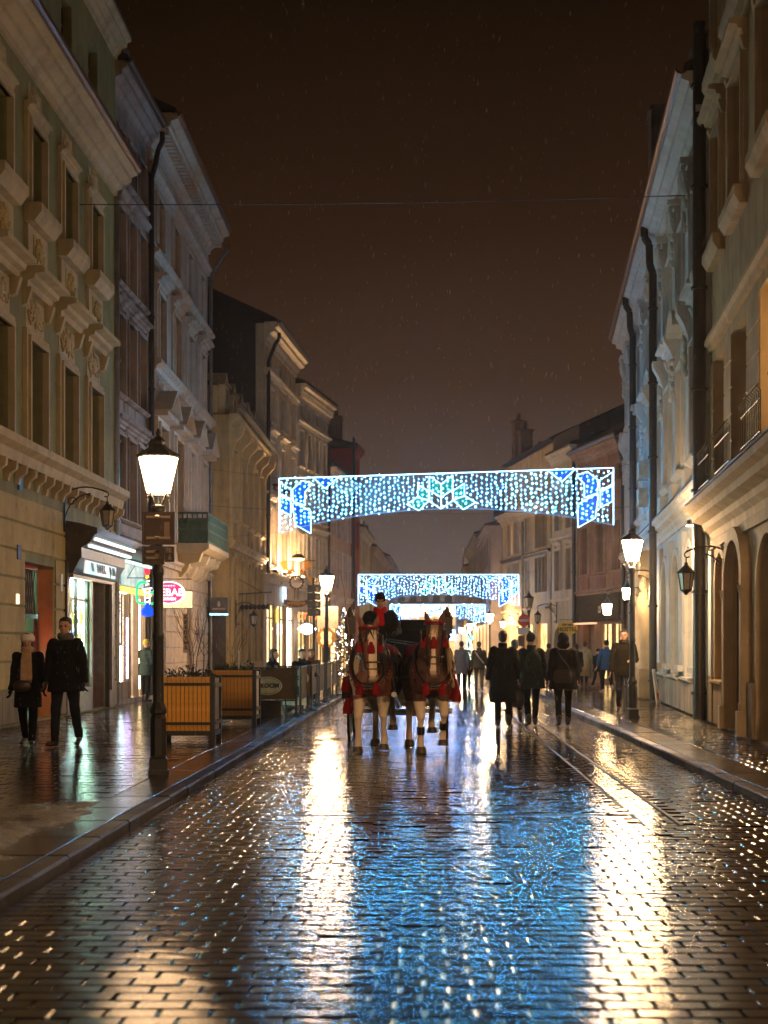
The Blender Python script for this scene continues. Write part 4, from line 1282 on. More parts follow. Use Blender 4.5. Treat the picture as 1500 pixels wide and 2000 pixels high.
for i, (x0, y0, x1, y1, H, col, lab) in enumerate(((3.2, 71.8, 3.1, 84, 7.6, (.30, .24, .21), 'grey house whose blank gable faces the street beyond the beige one'),
                               (3.1, 84.5, 3.0, 104, 8.2, (.34, .28, .24), 'dim grey house with stucco far down the street on the right'),
                               (2.95, 104.5, 2.95, 150, 7.4, (.38, .31, .25), 'last house on the right before the market square'))):
    b = Bld('distant_house', lab, (x0, y0), (x1, y1), 1)
    m_ = pl_('far_render_r%d' % i, col, .35)
    ws = [1.2+2.4*k for k in range(int((b.L-1)/2.4))]
    holes = [(c-.45, c+.45, z, z+1.6, .2) for c in ws for z in (3.7, 5.7)]
    b.wall(H, holes, m_, 9)
    for h in holes: b.window(h[0], h[1], h[2], h[3], M['cream_frame'], M['litwin'] if random.random() < .1 else M['glass'], .15, 'cross', False)
    b.cornice(H-.5, H, .35, m_); rf = b.roof(H, 1.4, .35, 9); b.chimney(rf, .5, -1.2, H+.3, H+1.6, .7)
    for k in range(int(b.L/4)): b.part('lit_shop_interior', M['farshop'], .8+k*4, 3.6+k*4, -.05, .02, .3, 2.7)

# ---- lit market hall closing the street
mh = thing('market_hall', 'floodlit market hall with a parapet and small domed turret closing the street', 'building', (2.0, 182, 0))
hall = pl_('hall_stone', (.60, .46, .28), .2)
mb = MB(); mb.box(-9, 4.2, 0, 10, 0, 7.0); mb.build('wall', hall, mh)
mb = MB(); mb.box(-9.2, 4.4, -.4, .2, 6.6, 7.0); mb.box(-9, 4.2, -.2, 10, 7.0, 7.2); mb.build('cornice', hall, mh)
for k in range(9):
    mb = MB(); mb.prism([(-8.8+k*1.5, 7.2), (-7.9+k*1.5, 7.2), (-7.9+k*1.5, 7.8), (-8.35+k*1.5, 8.3), (-8.8+k*1.5, 7.8)], 'y', -.1, .4); mb.build('parapet_crest', hall, mh)
for k in range(8):
    c = -8+k*1.55
    mb = MB(); n = 8
    mb.prism([(c-.5, 0.2)] + [(c-.5*math.cos(PI*j/n), 3.0+.6*math.sin(PI*j/n)) for j in range(n+1)] + [(c+.5, .2)], 'y', -.03, .02)
    mb.build('arch_opening', emit_var('hall_arcade_light', (1.0, .62, .25), (.8, .42, .14), .7, 1), mh)
    mb = MB(); mb.ell((c, -.3, 5.9), .22, 8, 6); mb.build('globe_lamp', M['globe'] if 'globe' in M else M.setdefault('globe', emit('hall_globe', (1.0, .62, .28), 60)), mh)
    mb = MB(); mb.prism([(c-.62, 4.1), (c+.62, 4.1), (c+.62, 5.3), (c-.62, 5.3)], 'y', -.02, .02); mb.build('window', emit_var('hall_windows', (1.0, .6, .22), (.9, .45, .14), .55, .7), mh)
tu = MB(); tu.lathe([(1.0,7.2),(1.0,9.0),(1.25,9.05),(1.2,9.2),(.95,9.6),(.6,10.1),(.3,10.4),(.28,11.0),(.42,11.1),(.3,11.4),(.08,11.7),(.05,13.0),(.16,13.1),(.05,13.3),(.02,14.2)], (2.6, 1.5, 0), 12)
tu.build('turret', pl_('turret_stone', (.62, .46, .26), .15), mh)
# ================================================================== street lamps
def lamp_proto(glow, sc=1.0):
    t = empty('street_lamp')
    mb = MB(); mb.box(-.115,.115,-.115,.115,0,.05); mb.box(-.10,.10,-.10,.10,.05,.17); mb.lathe([(.135,.17),(.10,.21)],(0,0,0),4,ph=PI/4,smooth=False)
    mb.lathe([(.095,.2),(.092,.62),(.075,.66),(.098,.68),(.098,.72),(.07,.78),(.062,.80)], (0,0,0), 8, ph=PI/8, smooth=False)
    mb.build('base', M['iron'], t)
    mb = MB(); mb.lathe([(.062,.8),(.058,1.5),(.066,1.52),(.066,1.56),(.057,1.58),(.054,2.2),(.064,2.22),(.064,2.27),(.052,2.3),(.05,2.86),(.075,2.9),(.085,2.97),(.05,2.99)], (0,0,0), 12)
    mb.build('pole', M['iron'], t)
    ln = MB()
    for k in range(4):
        a = PI/4+k*PI/2; c, s_ = math.cos(a), math.sin(a)
        ln.tube([(c*.05,s_*.05,2.98),(c*.075,s_*.075,3.02),(c*.115,s_*.115,3.10)], .010, 5)
        ln.tube([(c*.13,s_*.13,3.10),(c*.17,s_*.17,3.07),(c*.18,s_*.18,3.04),(c*.16,s_*.16,3.025)], .007, 5)
    n = 6
    for k in range(n):
        a = 2*PI*k/n; a2 = 2*PI*(k+1)/n
        lo = lambda a: (math.cos(a)*.128, math.sin(a)*.128, 3.11); hi = lambda a: (math.cos(a)*.222, math.sin(a)*.222, 3.52)
        ln.bar(lo(a), hi(a), .009, n=5); ln.bar(lo(a), lo(a2), .010, n=5); ln.bar(hi(a), hi(a2), .011, n=5)
    lo_ = ln.build('lantern', M['iron'], t)
    for k in range(n):
        a = 2*PI*k/n; a2 = 2*PI*(k+1)/n; r0, r1 = .122, .215
        mb = MB(); mb.quad((math.cos(a)*r0,math.sin(a)*r0,3.115),(math.cos(a2)*r0,math.sin(a2)*r0,3.115),(math.cos(a2)*r1,math.sin(a2)*r1,3.515),(math.cos(a)*r1,math.sin(a)*r1,3.515))
        mb.build('pane', glow, lo_, fix=False)
    rf = MB(); rf.lathe([(.245,3.525),(.235,3.545),(.10,3.63),(.075,3.66),(.085,3.69),(.05,3.73),(.02,3.76),(.03,3.79),(.008,3.84)], (0,0,0), 6, smooth=False)
    rf.build('lantern_roof', M['iron'], lo_)
    return t
lit = lamp_proto(M['lampglow'])
M['lampglow_dim'] = emit('dim_lantern_glass', (1.0, .61, .30), 48)  # weaker glow, chosen to soften this lamp's reflection on the road
lit_dim = lamp_proto(M['lampglow_dim'])
G = 'old style lantern posts along the street'
def place_lamp(src, loc, label, first=False, scale=1.):
    o = src if first else copy_tree(src)
    o.location = loc; o.rotation_euler[2] = .18
    tag(o, label, 'street lamp', G); o.scale = (scale,)*3
    return o
place_lamp(lit_dim, (-2.99, 15.8, KH), 'lit lantern post nearest the camera, carrying backs of traffic signs, beside wooden planter', True)
place_lamp(lit, (-3.02, 42.6, KH), 'lit lantern post at the end of the cafe fence on the left', True)
place_lamp(lit, (4.06, 28.2, KH), 'lit lantern post on the right pavement in front of the man in olive jacket')
far_lit = lamp_proto(M['lampglow_far'])
place_lamp(far_lit, (3.02, 69.0, KH), 'small lit lantern post behind the man in the long dark coat', True, .84)
place_lamp(far_lit, (2.75, 92, KH), 'lit lantern far down the street beside a green light', False, .8)
place_lamp(far_lit, (2.65, 112, KH), 'far lit lantern just left of the one beside the green light', False, .8)
# unseen lamps outside the frame, placed to light the near facades and planters
place_lamp(lit, (3.95, 11.6, KH), 'lit lantern post just out of view on the near right pavement')
place_lamp(lit, (-3.0, .6, KH), 'lit lantern post beside the camera on the left pavement')
off = lamp_proto(M['frosted'])
place_lamp(off, (4.42, 62.0, KH), 'unlit dark lantern post carrying the no entry sign', True)
gl = thing('traffic_light', 'tiny green signal light beside the far lanterns', 'traffic light', (3.0, 95, 0))
mb = MB(); mb.bar((0,0,0),(0,0,2.6),.05); mb.box(-.14,.14,-.1,.1,1.75,2.65); mb.build('pole', M['iron'], gl)
mb = MB(); mb.ell((0,-.1,2.05),(.11,.06,.11)); mb.build('signal_lens', emit('green_signal', (.05, 1, .45), 6), gl)

# sign plates seen from behind, strapped to the nearest lamp
M['plate_back'] = mat('brown_grey_plate_back', (.085, .055, .042), .45, .3, .25)
M['label'] = mat('paper_label', (.36, .24, .18), .6)
def sign_back(x0, x1, z0, z1, labels, lab):
    t = thing('traffic_sign', lab, 'road sign', (-2.99, 15.72, 0), 0, 'sign plates on the nearest lamp post')
    mb = MB(); mb.prism([(x0+.03,z0),(x1-.03,z0),(x1,z0+.03),(x1,z1-.03),(x1-.03,z1),(x0+.03,z1),(x0,z1-.03),(x0,z0+.03)], 'y', -.03, -.012)
    p = mb.build('plate', M['plate_back'], t)
    mb = MB(); e = .012
    mb.box(x0,x1,-.05,-.03,z1-e,z1); mb.box(x0,x1,-.05,-.03,z0,z0+e); mb.box(x0,x0+e,-.05,-.03,z0,z1); mb.box(x1-e,x1,-.05,-.03,z0,z1); mb.build('rim', M['plate_back'], p)
    mb = MB()
    for z in (z0+.06, z1-.07): mb.box(x0+.05, x1-.05, -.07, -.03, z, z+.025); mb.bar((0,-.09,z+.01),(.04,-.09,z+.01),.02)
    mb.build('bracket', mat('galvanised_bracket', (.35,.26,.2), .4, .5), t)
    for (a, c, d, e2) in labels:
        mb = MB(); mb.box(a, c, -.034, -.0305, d, e2); mb.build('sticker', M['label'], t)
sign_back(-.155, .205, 2.62, 2.98, [(.085,.145,2.70,2.87)], 'larger upper sign plate seen from behind on the nearest lamp post')
sign_back(-.155, .09, 2.40, 2.60, [], 'lower left sign plate seen from behind on the nearest lamp post')
sign_back(.095, .200, 2.43, 2.60, [(.105,.165,2.53,2.585),(.125,.165,2.45,2.49)], 'small lower right sign plate seen from behind on the nearest lamp post')

# no entry sign below the unlit lantern
ne = thing('no_entry_sign', 'round red no entry sign with a white bar on the unlit lantern post', 'road sign', (4.20, 61.9, 0))
mb = MB(); mb.bar((0,0,.12),(0,0,2.9),.03); mb.build('pole', M['iron'], ne)
mb = MB(); mb.bar((0,-.05,2.62),(0,-.03,2.62),.27,n=24,smooth=False); mb.build('disc', mat('red_sign_face', (.75,.03,.03), .4), ne)
mb = MB(); mb.box(-.2,.2,-.056,-.05,2.57,2.67); mb.build('bar', M['snow_mark'], ne)
mb = MB(); mb.box(-.27,.27,-.05,-.03,2.0,2.3); mb.build('supplementary_plate', M['snow_mark'], ne)
mb = MB(); mb.box(-.26,.02,-.05,-.03,1.5,1.95); mb.build('lower_plate', M['plate_back'], ne)

# ================================================================== wall lanterns on scrolled brackets
def wall_lantern(name, lab, loc, rz, arm, glass, group=None, s=1.0, scroll=True):
    """local +x points out of the wall; lantern hangs at x = arm"""
    t = thing(name, lab, 'wall lamp', loc, rz, group)
    br = MB(); r = .016
    br.box(-.015, .02, -.03, .03, -.75*s, .22*s)
    br.tube([(0,0,.05)] + [(arm*k/8, 0, .05+.10*s*math.sin(PI*k/8)*(1 if scroll else .1)) for k in range(1, 9)], r, 6)
    br.tube([(0,0,-.6*s)] + [(arm*.62*(1-math.cos(PI/2*k/7)), 0, -.6*s+.62*s*math.sin(PI/2*k/7)) for k in range(1, 8)], r*.8, 6)
    for (cx, cz, rr, tn) in ((.13*s+.02, -.14*s, .10*s, 1.0), (arm*.55, -.03*s, .05*s, 1.2), (.06*s, -.6*s, .06*s, -1.1)):
        br.tube([(cx+rr*(1-.06*k)*math.cos(k*.7*tn), 0, cz+rr*(1-.06*k)*math.sin(k*.7*tn)) for k in range(11)], r*.7, 5)
    br.tube([(arm-.02+.05*math.sin(k*.8), 0, .05-.05*(1-math.cos(k*.8))) for k in range(6)], r*.8, 5)
    br.build('bracket', M['iron'], t)
    ln = MB(); z = -.30*s
    ln.bar((arm,0,-.05),(arm,0,z+.13*s),.010,n=5)
    ln.lathe([(.17*s,z-.03*s),(.165*s,z-.015*s),(.06*s,z+.09*s),(.03*s,z+.12*s),(.035*s,z+.15*s),(.01*s,z+.17*s)], (arm,0,0), 6, smooth=False)
    n = 6
    for k in range(n):
        a = 2*PI*k/n; a2 = 2*PI*(k+1)/n
        hi = lambda a: (arm+math.cos(a)*.14*s, math.sin(a)*.14*s, z-.03*s); lo = lambda a: (arm+math.cos(a)*.095*s, math.sin(a)*.095*s, z-.33*s)
        ln.bar(lo(a), hi(a), .011*s, n=5); ln.bar(lo(a), lo(a2), .012*s, n=5)
    ln.lathe([(.02*s,z-.42*s),(.05*s,z-.38*s),(.10*s,z-.34*s),(.10*s,z-.33*s)], (arm,0,0), 6, smooth=False)
    lo_ = ln.build('lantern', M['iron'], t)
    for k in range(n):
        a = 2*PI*k/n; a2 = 2*PI*(k+1)/n; r1, r0 = .135*s, .09*s
        mb = MB(); mb.quad((arm+math.cos(a)*r0,math.sin(a)*r0,z-.325*s),(arm+math.cos(a2)*r0,math.sin(a2)*r0,z-.325*s),(arm+math.cos(a2)*r1,math.sin(a2)*r1,z-.035*s),(arm+math.cos(a)*r1,math.sin(a)*r1,z-.035*s))
        mb.build('pane', glass, lo_, fix=False)
    return t
wall_lantern('wall_lantern', 'unlit hexagonal lantern on a long iron bracket above the dark shop portal, left', (-7.30, 28.6, 4.55), 0, .86, M['frosted'])
wall_lantern('wall_lantern', 'unlit black lantern on an ornate scrolled bracket on the near right house', (5.08, 24.05, 3.05), R(176), .70, M['frosted'], s=.95)
wall_lantern('wall_lantern', 'small unlit lantern on bracket above the hostel sign', (5.50, 60.6, 3.15), R(195), .85, M['frosted'])
hw = emit('warm_wall_lantern_glass', (1.0, .62, .28), 110)
wall_lantern('wall_lantern', 'lit wall lantern left of the right lamp post, lower of the pair', (6.15, 39.6, 3.0), R(180), 1.15, hw, 'pair of lit lanterns by the palace portal')
wall_lantern('wall_lantern', 'lit wall lantern tucked behind the right lamp post, higher of the pair', (6.0, 37.4, 3.35), R(180), .75, hw, 'pair of lit lanterns by the palace portal')
wall_lantern('wall_lantern', 'small lit lantern on bracket of the beige house beside the no entry sign', (4.32, 67.6, 2.95), R(190), .75, hw, s=.9)
wall_lantern('wall_lantern', 'small dark lantern hanging by the row of iron pots', (-6.76, 50.2, 2.9), 0, .62, M['frosted'])
# wall washer that lights the palace niches
ww = thing('wall_washer', 'small lit spot lamp fixed high on the pale palace wall behind the black lantern', 'wall lamp', (5.30, 27.7, 3.95), R(94))
mb = MB(); mb.box(-.03,.03,.0,.2,-.02,.02); mb.bar((0,.2,0),(0,.2,-.10),.05,.065,12); mb.build('housing', M['iron'], ww)
mb = MB(); mb.lathe([(.005,-.106),(.06,-.105),(.06,-.101)], (0,.2,0), 12); mb.build('lens', emit('washer_lens', (1.0, .70, .42), 620), ww)

# ================================================================== light curtains across the street
M['rope'] = emit('white_rope_light', (.28, .66, 1.0), 4, True)
M['led'] = emit('cool_white_led', (.045, .48, 1.0), 340, True)
M['led_far'] = emit('far_white_led', (.10, .38, 1.0), 75, True)
M['ledstring'] = emit('lit_led_wire', (.16, .42, .75), .6, False)
M['bluefill'] = emit_var('blue_led_net', (.002, .03, .45), (.004, .11, .70), .6, 16)
M['greenfill'] = emit_var('green_led_net', (.0, .12, .06), (.005, .34, .17), .4, 16)
M['cable'] = mat('steel_cable', (.05,.045,.04), .4, .5)
def light_curtain(a, c, z0, z1, lab, dense=1.0, bulb=.0112, mirror=False):
    """bulbs on hanging strings between two rope-light edges, arched below; snowflake motifs"""
    d = Vector((c[0]-a[0], c[1]-a[1], 0)); L = d.length
    t = thing('light_curtain', lab, 'street decoration', (a[0], a[1], 0), math.atan2(d.y, d.x), 'blue and white light curtains hung across the street')
    H = z1-z0; k_ = H/1.57
    bot = lambda x: z0 + H*.36*(1-((x-L/2)/(L/2))**2)
    rope = MB(); r = .013
    rope.bar((0,0,z1),(L,0,z1),r,n=5); rope.bar((0,0,z0),(0,0,z1),r,n=5); rope.bar((L,0,z0),(L,0,z1),r,n=5)
    n = 28
    ed = MB()
    ed.tube([(L*i/n,0,bot(L*i/n)) for i in range(n+1)], .009, 5)
    ed.build('lower_cable', M['ledstring'], t)
    wires = MB(); leds = MB(); rnd = random.Random(int(L*100))
    pitch = .142/dense
    x = pitch*.6; j = 0
    while x < L-.05:
        zb = bot(x)
        wires.bar((x,0,z1),(x+rnd.uniform(-.02,.02),0,zb),.004,n=3,cap=False)
        z = z1 - .02 - (j % 3)*.045
        while z > zb:
            xx = x+rnd.uniform(-.035,.035); z += rnd.uniform(-.035,.035)
            s_ = bulb*rnd.choice((.55,.7,.8,.9,1,1,1.3,1.8))
            leds.add([(xx-s_*.9,0,z-s_*.7),(xx,s_*.6,z),(xx+s_*.9,0,z+s_*.7),(xx,-s_*.6,z),(xx-s_*.25,0,z+s_*.6),(xx+s_*.25,0,z-s_*.6)],
                     [(0,3,4),(3,2,4),(2,1,4),(1,0,4),(3,0,5),(2,3,5),(1,2,5),(0,1,5)])
            z -= .125/dense
        x += pitch; j += 1
    o = wires.build('light_string', M['ledstring'], t, fix=False); o['kind'] = 'stuff'
    o = leds.build('led_bulb', M['led'] if a[1] < 50 else M['led_far'], t, fix=False); o['kind'] = 'stuff'
    o = rope.build('rope_light_frame', M['rope'], t)
    def shape(pts, fill, zoff=0.):
        P = [(px, pz) for px, pz in pts]
        if fill:
            mb = MB(); mb.prism(P, 'y', .012, .02); mb.build('led_net_panel', fill, t)
        mb = MB()
        for i in range(len(P)):
            p, q = P[i], P[(i+1) % len(P)]
            mb.bar((p[0],-.01,p[1]),(q[0],-.01,q[1]),.010,n=5)
        mb.build('rope_light_outline', M['rope'], t)
    # central half snowflake of six lozenges
    cx = L/2; u = .34*k_; zc = bot(cx) + .0
    v = lambda x, z: (cx+x*u, zc+z*u)
    B, Gf = M['bluefill'], M['greenfill']
    for sg in (-1, 1):
        shape([v(0,.95), v(0,2.05), v(sg*1.0,2.75), v(sg*1.0,1.6)], Gf)
        shape([v(0,.0), v(0,.95), v(sg*1.0,1.6), v(sg*1.0,.65)], None)
        shape([v(sg*1.05,.75), v(sg*1.05,1.5), v(sg*2.0,2.05), v(sg*2.0,1.0)], Gf)
        shape([v(sg*1.05,.7), v(sg*2.0,1.05), v(sg*2.95,.45), v(sg*1.9,-.1)], Gf)
    # corner motifs
    for sg, ox in ((1, 0.), (-1, L)):
        w = lambda x, z: (ox+sg*x*k_, z1-z*k_)
        shape([w(1.05,.0), w(1.85,.0), w(1.42,.33)], B)
        shape([w(.42,.33), w(.72,.08), w(1.02,.18), w(.80,.42), w(.80,.80), w(.44,.68)], B)
        shape([w(.03,.12), w(.38,.33), w(.38,.62), w(.03,.45)], None)
        shape([w(.03,.50), w(.36,.66), w(.36,1.08), w(.03,.92)], B)
        shape([w(.42,.76), w(.50,.72), w(.98,.98), w(.98,1.62), w(.50,1.36)], B)
    cb = MB()
    cb.tube([(-2.2,0,z1+.35),(0,0,z1)], .006, 4); cb.tube([(L,0,z1),(L+1.2,0,z1+.25)], .006, 4)
    cb.tube([(-1.6,0,z0-.1),(0,0,z0)], .005, 4); cb.build('suspension_cable', M['cable'], t)
    return t
light_curtain((-4.33, 41.5), (5.10, 39.0), 4.82, 6.39, 'nearest and largest blue and white light curtain with green snowflake')
light_curtain((-3.11, 64.0), (4.10, 64.0), 3.32, 4.72, 'second light curtain, hanging behind the driver and just below the first', 1.0, .0165)
light_curtain((-2.00, 76.0), (3.08, 76.0), 2.72, 3.72, 'third light curtain, low behind the right horse', 1.0, .018)
light_curtain((-3.0, 150.0), (3.8, 150.0), 1.9, 3.2, 'farthest light curtain, small beside the right horse', .8, .045)
cb = thing('overhead_cable', 'thin dark cable strung high across the whole street', 'cable', (0, 30, 0))
mb = MB(); mb.tube([(-8+k*1.0, 0, 10.72 + .10*((k-8)/8)**2 + .018*k) for k in range(17)], .011, 5); mb.build('wire', M['cable'], cb)
cb = thing('overhead_cable', 'thin sagging cable just below the first light curtain', 'cable', (0, 44, 0))
mb = MB(); mb.tube([(-6.8+k*.85, 0, 5.6 + .25*((k-8)/8)**2) for k in range(17)], .008, 5); mb.build('wire', M['cable'], cb)

# ================================================================== planters
M['plank'] = mat('oiled_planter_boards', (.80, .37, .04), .42, 0, .22, vscale=7, bump=.12, bscale=40)
M['plank2'] = mat('pale_end_panel', (.42, .36, .30), .5, 0, .2)
M['soil'] = mat('dark_soil', (.02,.015,.01), .9)
M['twig'] = mat('bare_twigs', (.12,.06,.03), .6)
M['leaf'] = mat('low_evergreen_leaves', (.035,.055,.022), .55, 0, .4, vscale=30)
def planter(x0, x1, y, lab, h=.97, dep=.72):
    t = thing('wooden_planter', lab, 'planter', ((x0+x1)/2, y, KH), 0, 'slatted wooden planters by the lamp post')
    w = x1-x0; a = w/2
    fr = MB(); p = .035
    for sx_ in (-1, 1):
        for yy in (0, dep-.07): fr.box(sx_*a-p, sx_*a+p, yy, yy+.07, 0, h)
    for yy in (.004, dep-.066): fr.box(-a+p, a-p, yy, yy+.06, .10, .17)
    for sx_ in (-1, 1): fr.box(sx_*a-.03, sx_*a+.03, .07, dep-.07, .10, .17)
    fr.box(-a+p, a-p, -.006, .012, h-.13, h-.09); fr.box(-a+p, a-p, -.006, .012, .26, .30)
    fr.box(a+.0, a+p+.006, .07, dep-.07, h-.16, h-.1); fr.box(a+.0, a+p+.006, .07, dep-.07, .26, .32)
    fr.build('frame', M['iron'], t)
    n = 11
    me = MB().bevbox(0, (w-2*p)/n-.008, .014, .034, .172, h-.004, .003).mesh('board', M['plank'])
    for k in range(n): inst(me, 'board', t, (-a+p+.004+(w-2*p)*k/n, random.uniform(0,.003), 0))
    mb = MB(); mb.box(a-.012, a+.006, .075, dep-.075, .175, h-.03); mb.build('side_panel', M['plank2'], t)
    mb = MB(); mb.box(-a-.006, -a+.012, .075, dep-.075, .175, h-.03); mb.build('side_panel', M['plank'], t)
    mb = MB(); mb.box(-a+.03, a-.03, .04, dep-.04, .17, h-.06); mb.build('soil', M['soil'], t)
    return t
def twiggy(x, y, z, lab, h, n, seed):
    rnd = random.Random(seed)
    t = thing('bare_shrub', lab, 'shrub', (x, y, z))
    mb = MB()
    def grow(p, d, l, r, lev):
        pts = [p]; dd = Vector(d)
        for k in range(4):
            dd = (dd + Vector((rnd.uniform(-.2,.2), rnd.uniform(-.2,.2), rnd.uniform(.0,.22)))).normalized()
            pts.append(pts[-1] + dd*l/4)
        mb.tube(pts, r, 4, 0, .5)
        if lev < 2:
            for k in range(4 if lev == 0 else 3):
                q = pts[2 + k % 3]
                grow(q, dd + Vector((rnd.uniform(-.75,.75), rnd.uniform(-.75,.75), .2)), l*.62, r*.55, lev+1)
    for k in range(n): grow(Vector((rnd.uniform(-.12,.12), rnd.uniform(-.1,.1), 0)), (rnd.uniform(-.35,.35), rnd.uniform(-.3,.3), 1), h*.62, .008, 0)
    mb.build('branches', M['twig'], t)
    return t
def ground_cover(x, y, z, w, d, lab, seed, n=420):
    rnd = random.Random(seed); mb = MB()
    for k in range(n):
        c = Vector((rnd.uniform(-w,w), rnd.uniform(-d,d), abs(rnd.gauss(.0,.07))))
        a = rnd.uniform(0, 6.28); l = rnd.uniform(.03,.09); s_ = Vector((math.cos(a), math.sin(a), rnd.uniform(.2,1.5))).normalized()*l
        p = Vector((-math.sin(a), math.cos(a), 0))*l*.22
        mb.add([c-p*.4, c+s_*.5-p, c+s_, c+s_*.5+p], [(0,1,2,3)])
    t = thing('evergreen_plant', lab, 'plant', (x, y, z)); o = mb.build('leaves', M['leaf'], t, fix=False); return t
planter(-3.93, -3.17, 20.95, 'slatted wooden planter right beside the nearest lamp post, front one of two')
planter(-3.92, -3.12, 25.6, 'slatted wooden planter behind the first, next to the cafe fence', .99)
ground_cover(-3.55, 21.3, KH+.92, .34, .3, 'low evergreen planting in the front wooden planter', 2)
ground_cover(-3.52, 25.95, KH+.93, .36, .3, 'low evergreen planting in the rear wooden planter', 3, 620)
twiggy(-3.42, 21.3, KH+.9, 'leafless twiggy shrub rising from the front wooden planter', 1.2, 6, 4)
twiggy(-3.58, 25.95, KH+.92, 'leafless thin shrub rising from the rear wooden planter', .95, 4, 9)
lit_tag = thing('standing_card', 'thin white card standing in the rear wooden planter', 'card', (-3.42, 25.8, KH+.92))
mb = MB(); mb.box(-.012,.012,-.004,.004,0,.42); mb.build('card', M['snow_mark'], lit_tag)

# ================================================================== signs hung from the left houses
red_s = emit('magenta_sign_face', (.62, .006, .15), .7); wh_s = emit('white_sign_face', (1, .92, .95), 1.1)
ks = thing('kebab_sign', 'oval magenta lit kebab sign with white lettering hung beside the lamp post', 'shop sign', (-6.78, 37.3, 2.90))
mb = MB(); mb.lathe([(.42,-.03),(.42,.03)], (0,0,0), 28, sx=1, sy=.72, smooth=False); o = mb.build('rim', wh_s, ks); o.rotation_euler = (R(90),0,0)
mb = MB(); mb.lathe([(.385,.03),(.385,.036)], (0,0,0), 28, sx=1, sy=.70, smooth=False); o2 = mb.build('face', red_s, ks); o2.rotation_euler = (R(90),0,0)
for txt, sz, z in (('KEBAB', .27, 0.0), ('KARASH', .10, -.165)):
    o = inst(text_mesh(txt, sz, wh_s, .004, .006), 'sign_lettering', ks, (0, -.042, z)); o.rotation_euler = (R(90),0,0)
for k in range(5): inst(text_mesh('*', .12, wh_s, .004, .004), 'star_mark', ks, (-.14+.07*k, -.042, .15), (R(90),0,0))
mb = MB(); mb.bar((-.6,0,.36),(.6,0,.36),.012); mb.bar((.0,0,.25),(.0,0,.34),.01); mb.build('bracket', M['iron'], ks)
yb = thing('light_box_sign', 'plain pale yellow light box just behind the oval kebab sign', 'shop sign', (-6.78, 37.9, 2.74))
mb = MB(); mb.box(-.45,.50,-.05,.05,-.22,.22); mb.build('box', emit('cream_light_box', (1.0, .80, .36), .75), yb)
mb = MB(); mb.box(-.47,.52,-.04,.04,-.24,-.22); mb.box(-.47,.52,-.04,.04,.22,.24); mb.build('frame', M['iron'], yb)
# neon water pipe
ns = thing('neon_sign', 'neon water pipe with green hose, red bowl and blue base', 'neon sign', (-6.82, 34.6, 2.72))
gN, rN, yN, bN, wN = emit('green_neon', (.0, .80, .22), .9), emit('red_neon', (1, .02, .05), 1.2), emit('yellow_neon', (1, .6, .02), 2.5), emit('blue_neon', (.0, .06, .9), .9), emit('white_neon', (.85, .85, 1), 2)
mb = MB(); mb.tube([(-.02,0,.33),(-.16,0,.34),(-.24,0,.25),(-.255,0,.05),(-.24,0,-.12),(-.16,0,-.19),(-.04,0,-.19)], .03, 8); mb.build('hose', gN, ns)
mb = MB(); mb.tube([(.10,0,-.19),(.2,0,-.17),(.235,0,-.08),(.22,0,.04),(.15,0,.09),(.07,0,.08)], .03, 8); mb.build('hose', gN, ns)
mb = MB(); mb.lathe([(.02,.50),(.075,.58),(.07,.64),(.02,.67)], (0,0,0), 10); mb.build('bowl', rN, ns)
mb = MB(); mb.tube([(-.03,0,.44),(.03,0,.47),(-.02,0,.50)], .02, 6); mb.build('neck', yN, ns)
mb = MB()
for zz, w_ in ((.34,.06),(.26,.04),(.16,.12),(.06,.05),(-.06,.05),(-.16,.06)): mb.tube([(-w_,0,zz),(w_,0,zz+.03)], .014, 6)
mb.tube([(-.06,0,.16),(-.05,0,-.2)], .013, 6); mb.tube([(.06,0,.16),(.06,0,-.2)], .013, 6); mb.build('stem', wN, ns)
mb = MB(); mb.lathe([(.06,-.50),(.15,-.47),(.175,-.36),(.13,-.29),(.07,-.26),(.07,-.2)], (0,0,0), 14, sy=.35); mb.build('water_base', bN, ns)
mb = MB(); mb.bar((-.5,0.02,.44),(.05,0.02,.44),.01); mb.bar((-.5,.02,.42),(-.3,.02,.75),.008); mb.build('bracket', M['iron'], ns)
# flat dark square sign with lit lower edge
sq = thing('hanging_sign', 'dark square sign with blue lit lower edge on the dark yellow house', 'shop sign', (-6.98, 47.6, 2.85))
mb = MB(); mb.box(-.30,.30,-.05,.05,-.26,.28); mb.build('board', mat('slate_sign', (.06,.06,.065), .4), sq)
mb = MB(); mb.box(-.30,.30,-.055,.05,-.31,-.262); mb.build('lit_edge', emit('blue_edge', (.25,.7,1), 3), sq)
mb = MB(); mb.ell((0,-.055,.06),(.05,.02,.10)); mb.box(-.22,.22,-.06,-.05,-.13,-.08); mb.build('emblem', M['label'], sq)
# vertical lettering sign
vsn = thing('hanging_sign', 'narrow vertical sign with letters one above another beside pinkish doorway', 'shop sign', (-7.12, 41.8, 1.35))
mb = MB(); mb.box(-.06,.10,-.03,.03,-.05,1.1); mb.build('board', mat('pale_board', (.45,.36,.28), .5), vsn)
for k, ch in enumerate('KREDENS'):
    o = inst(text_mesh(ch, .15, M['iron'], .004, .006), 'sign_lettering', vsn, (.02, -.036, 1.0-.15*k)); o.rotation_euler = (R(90),0,0)
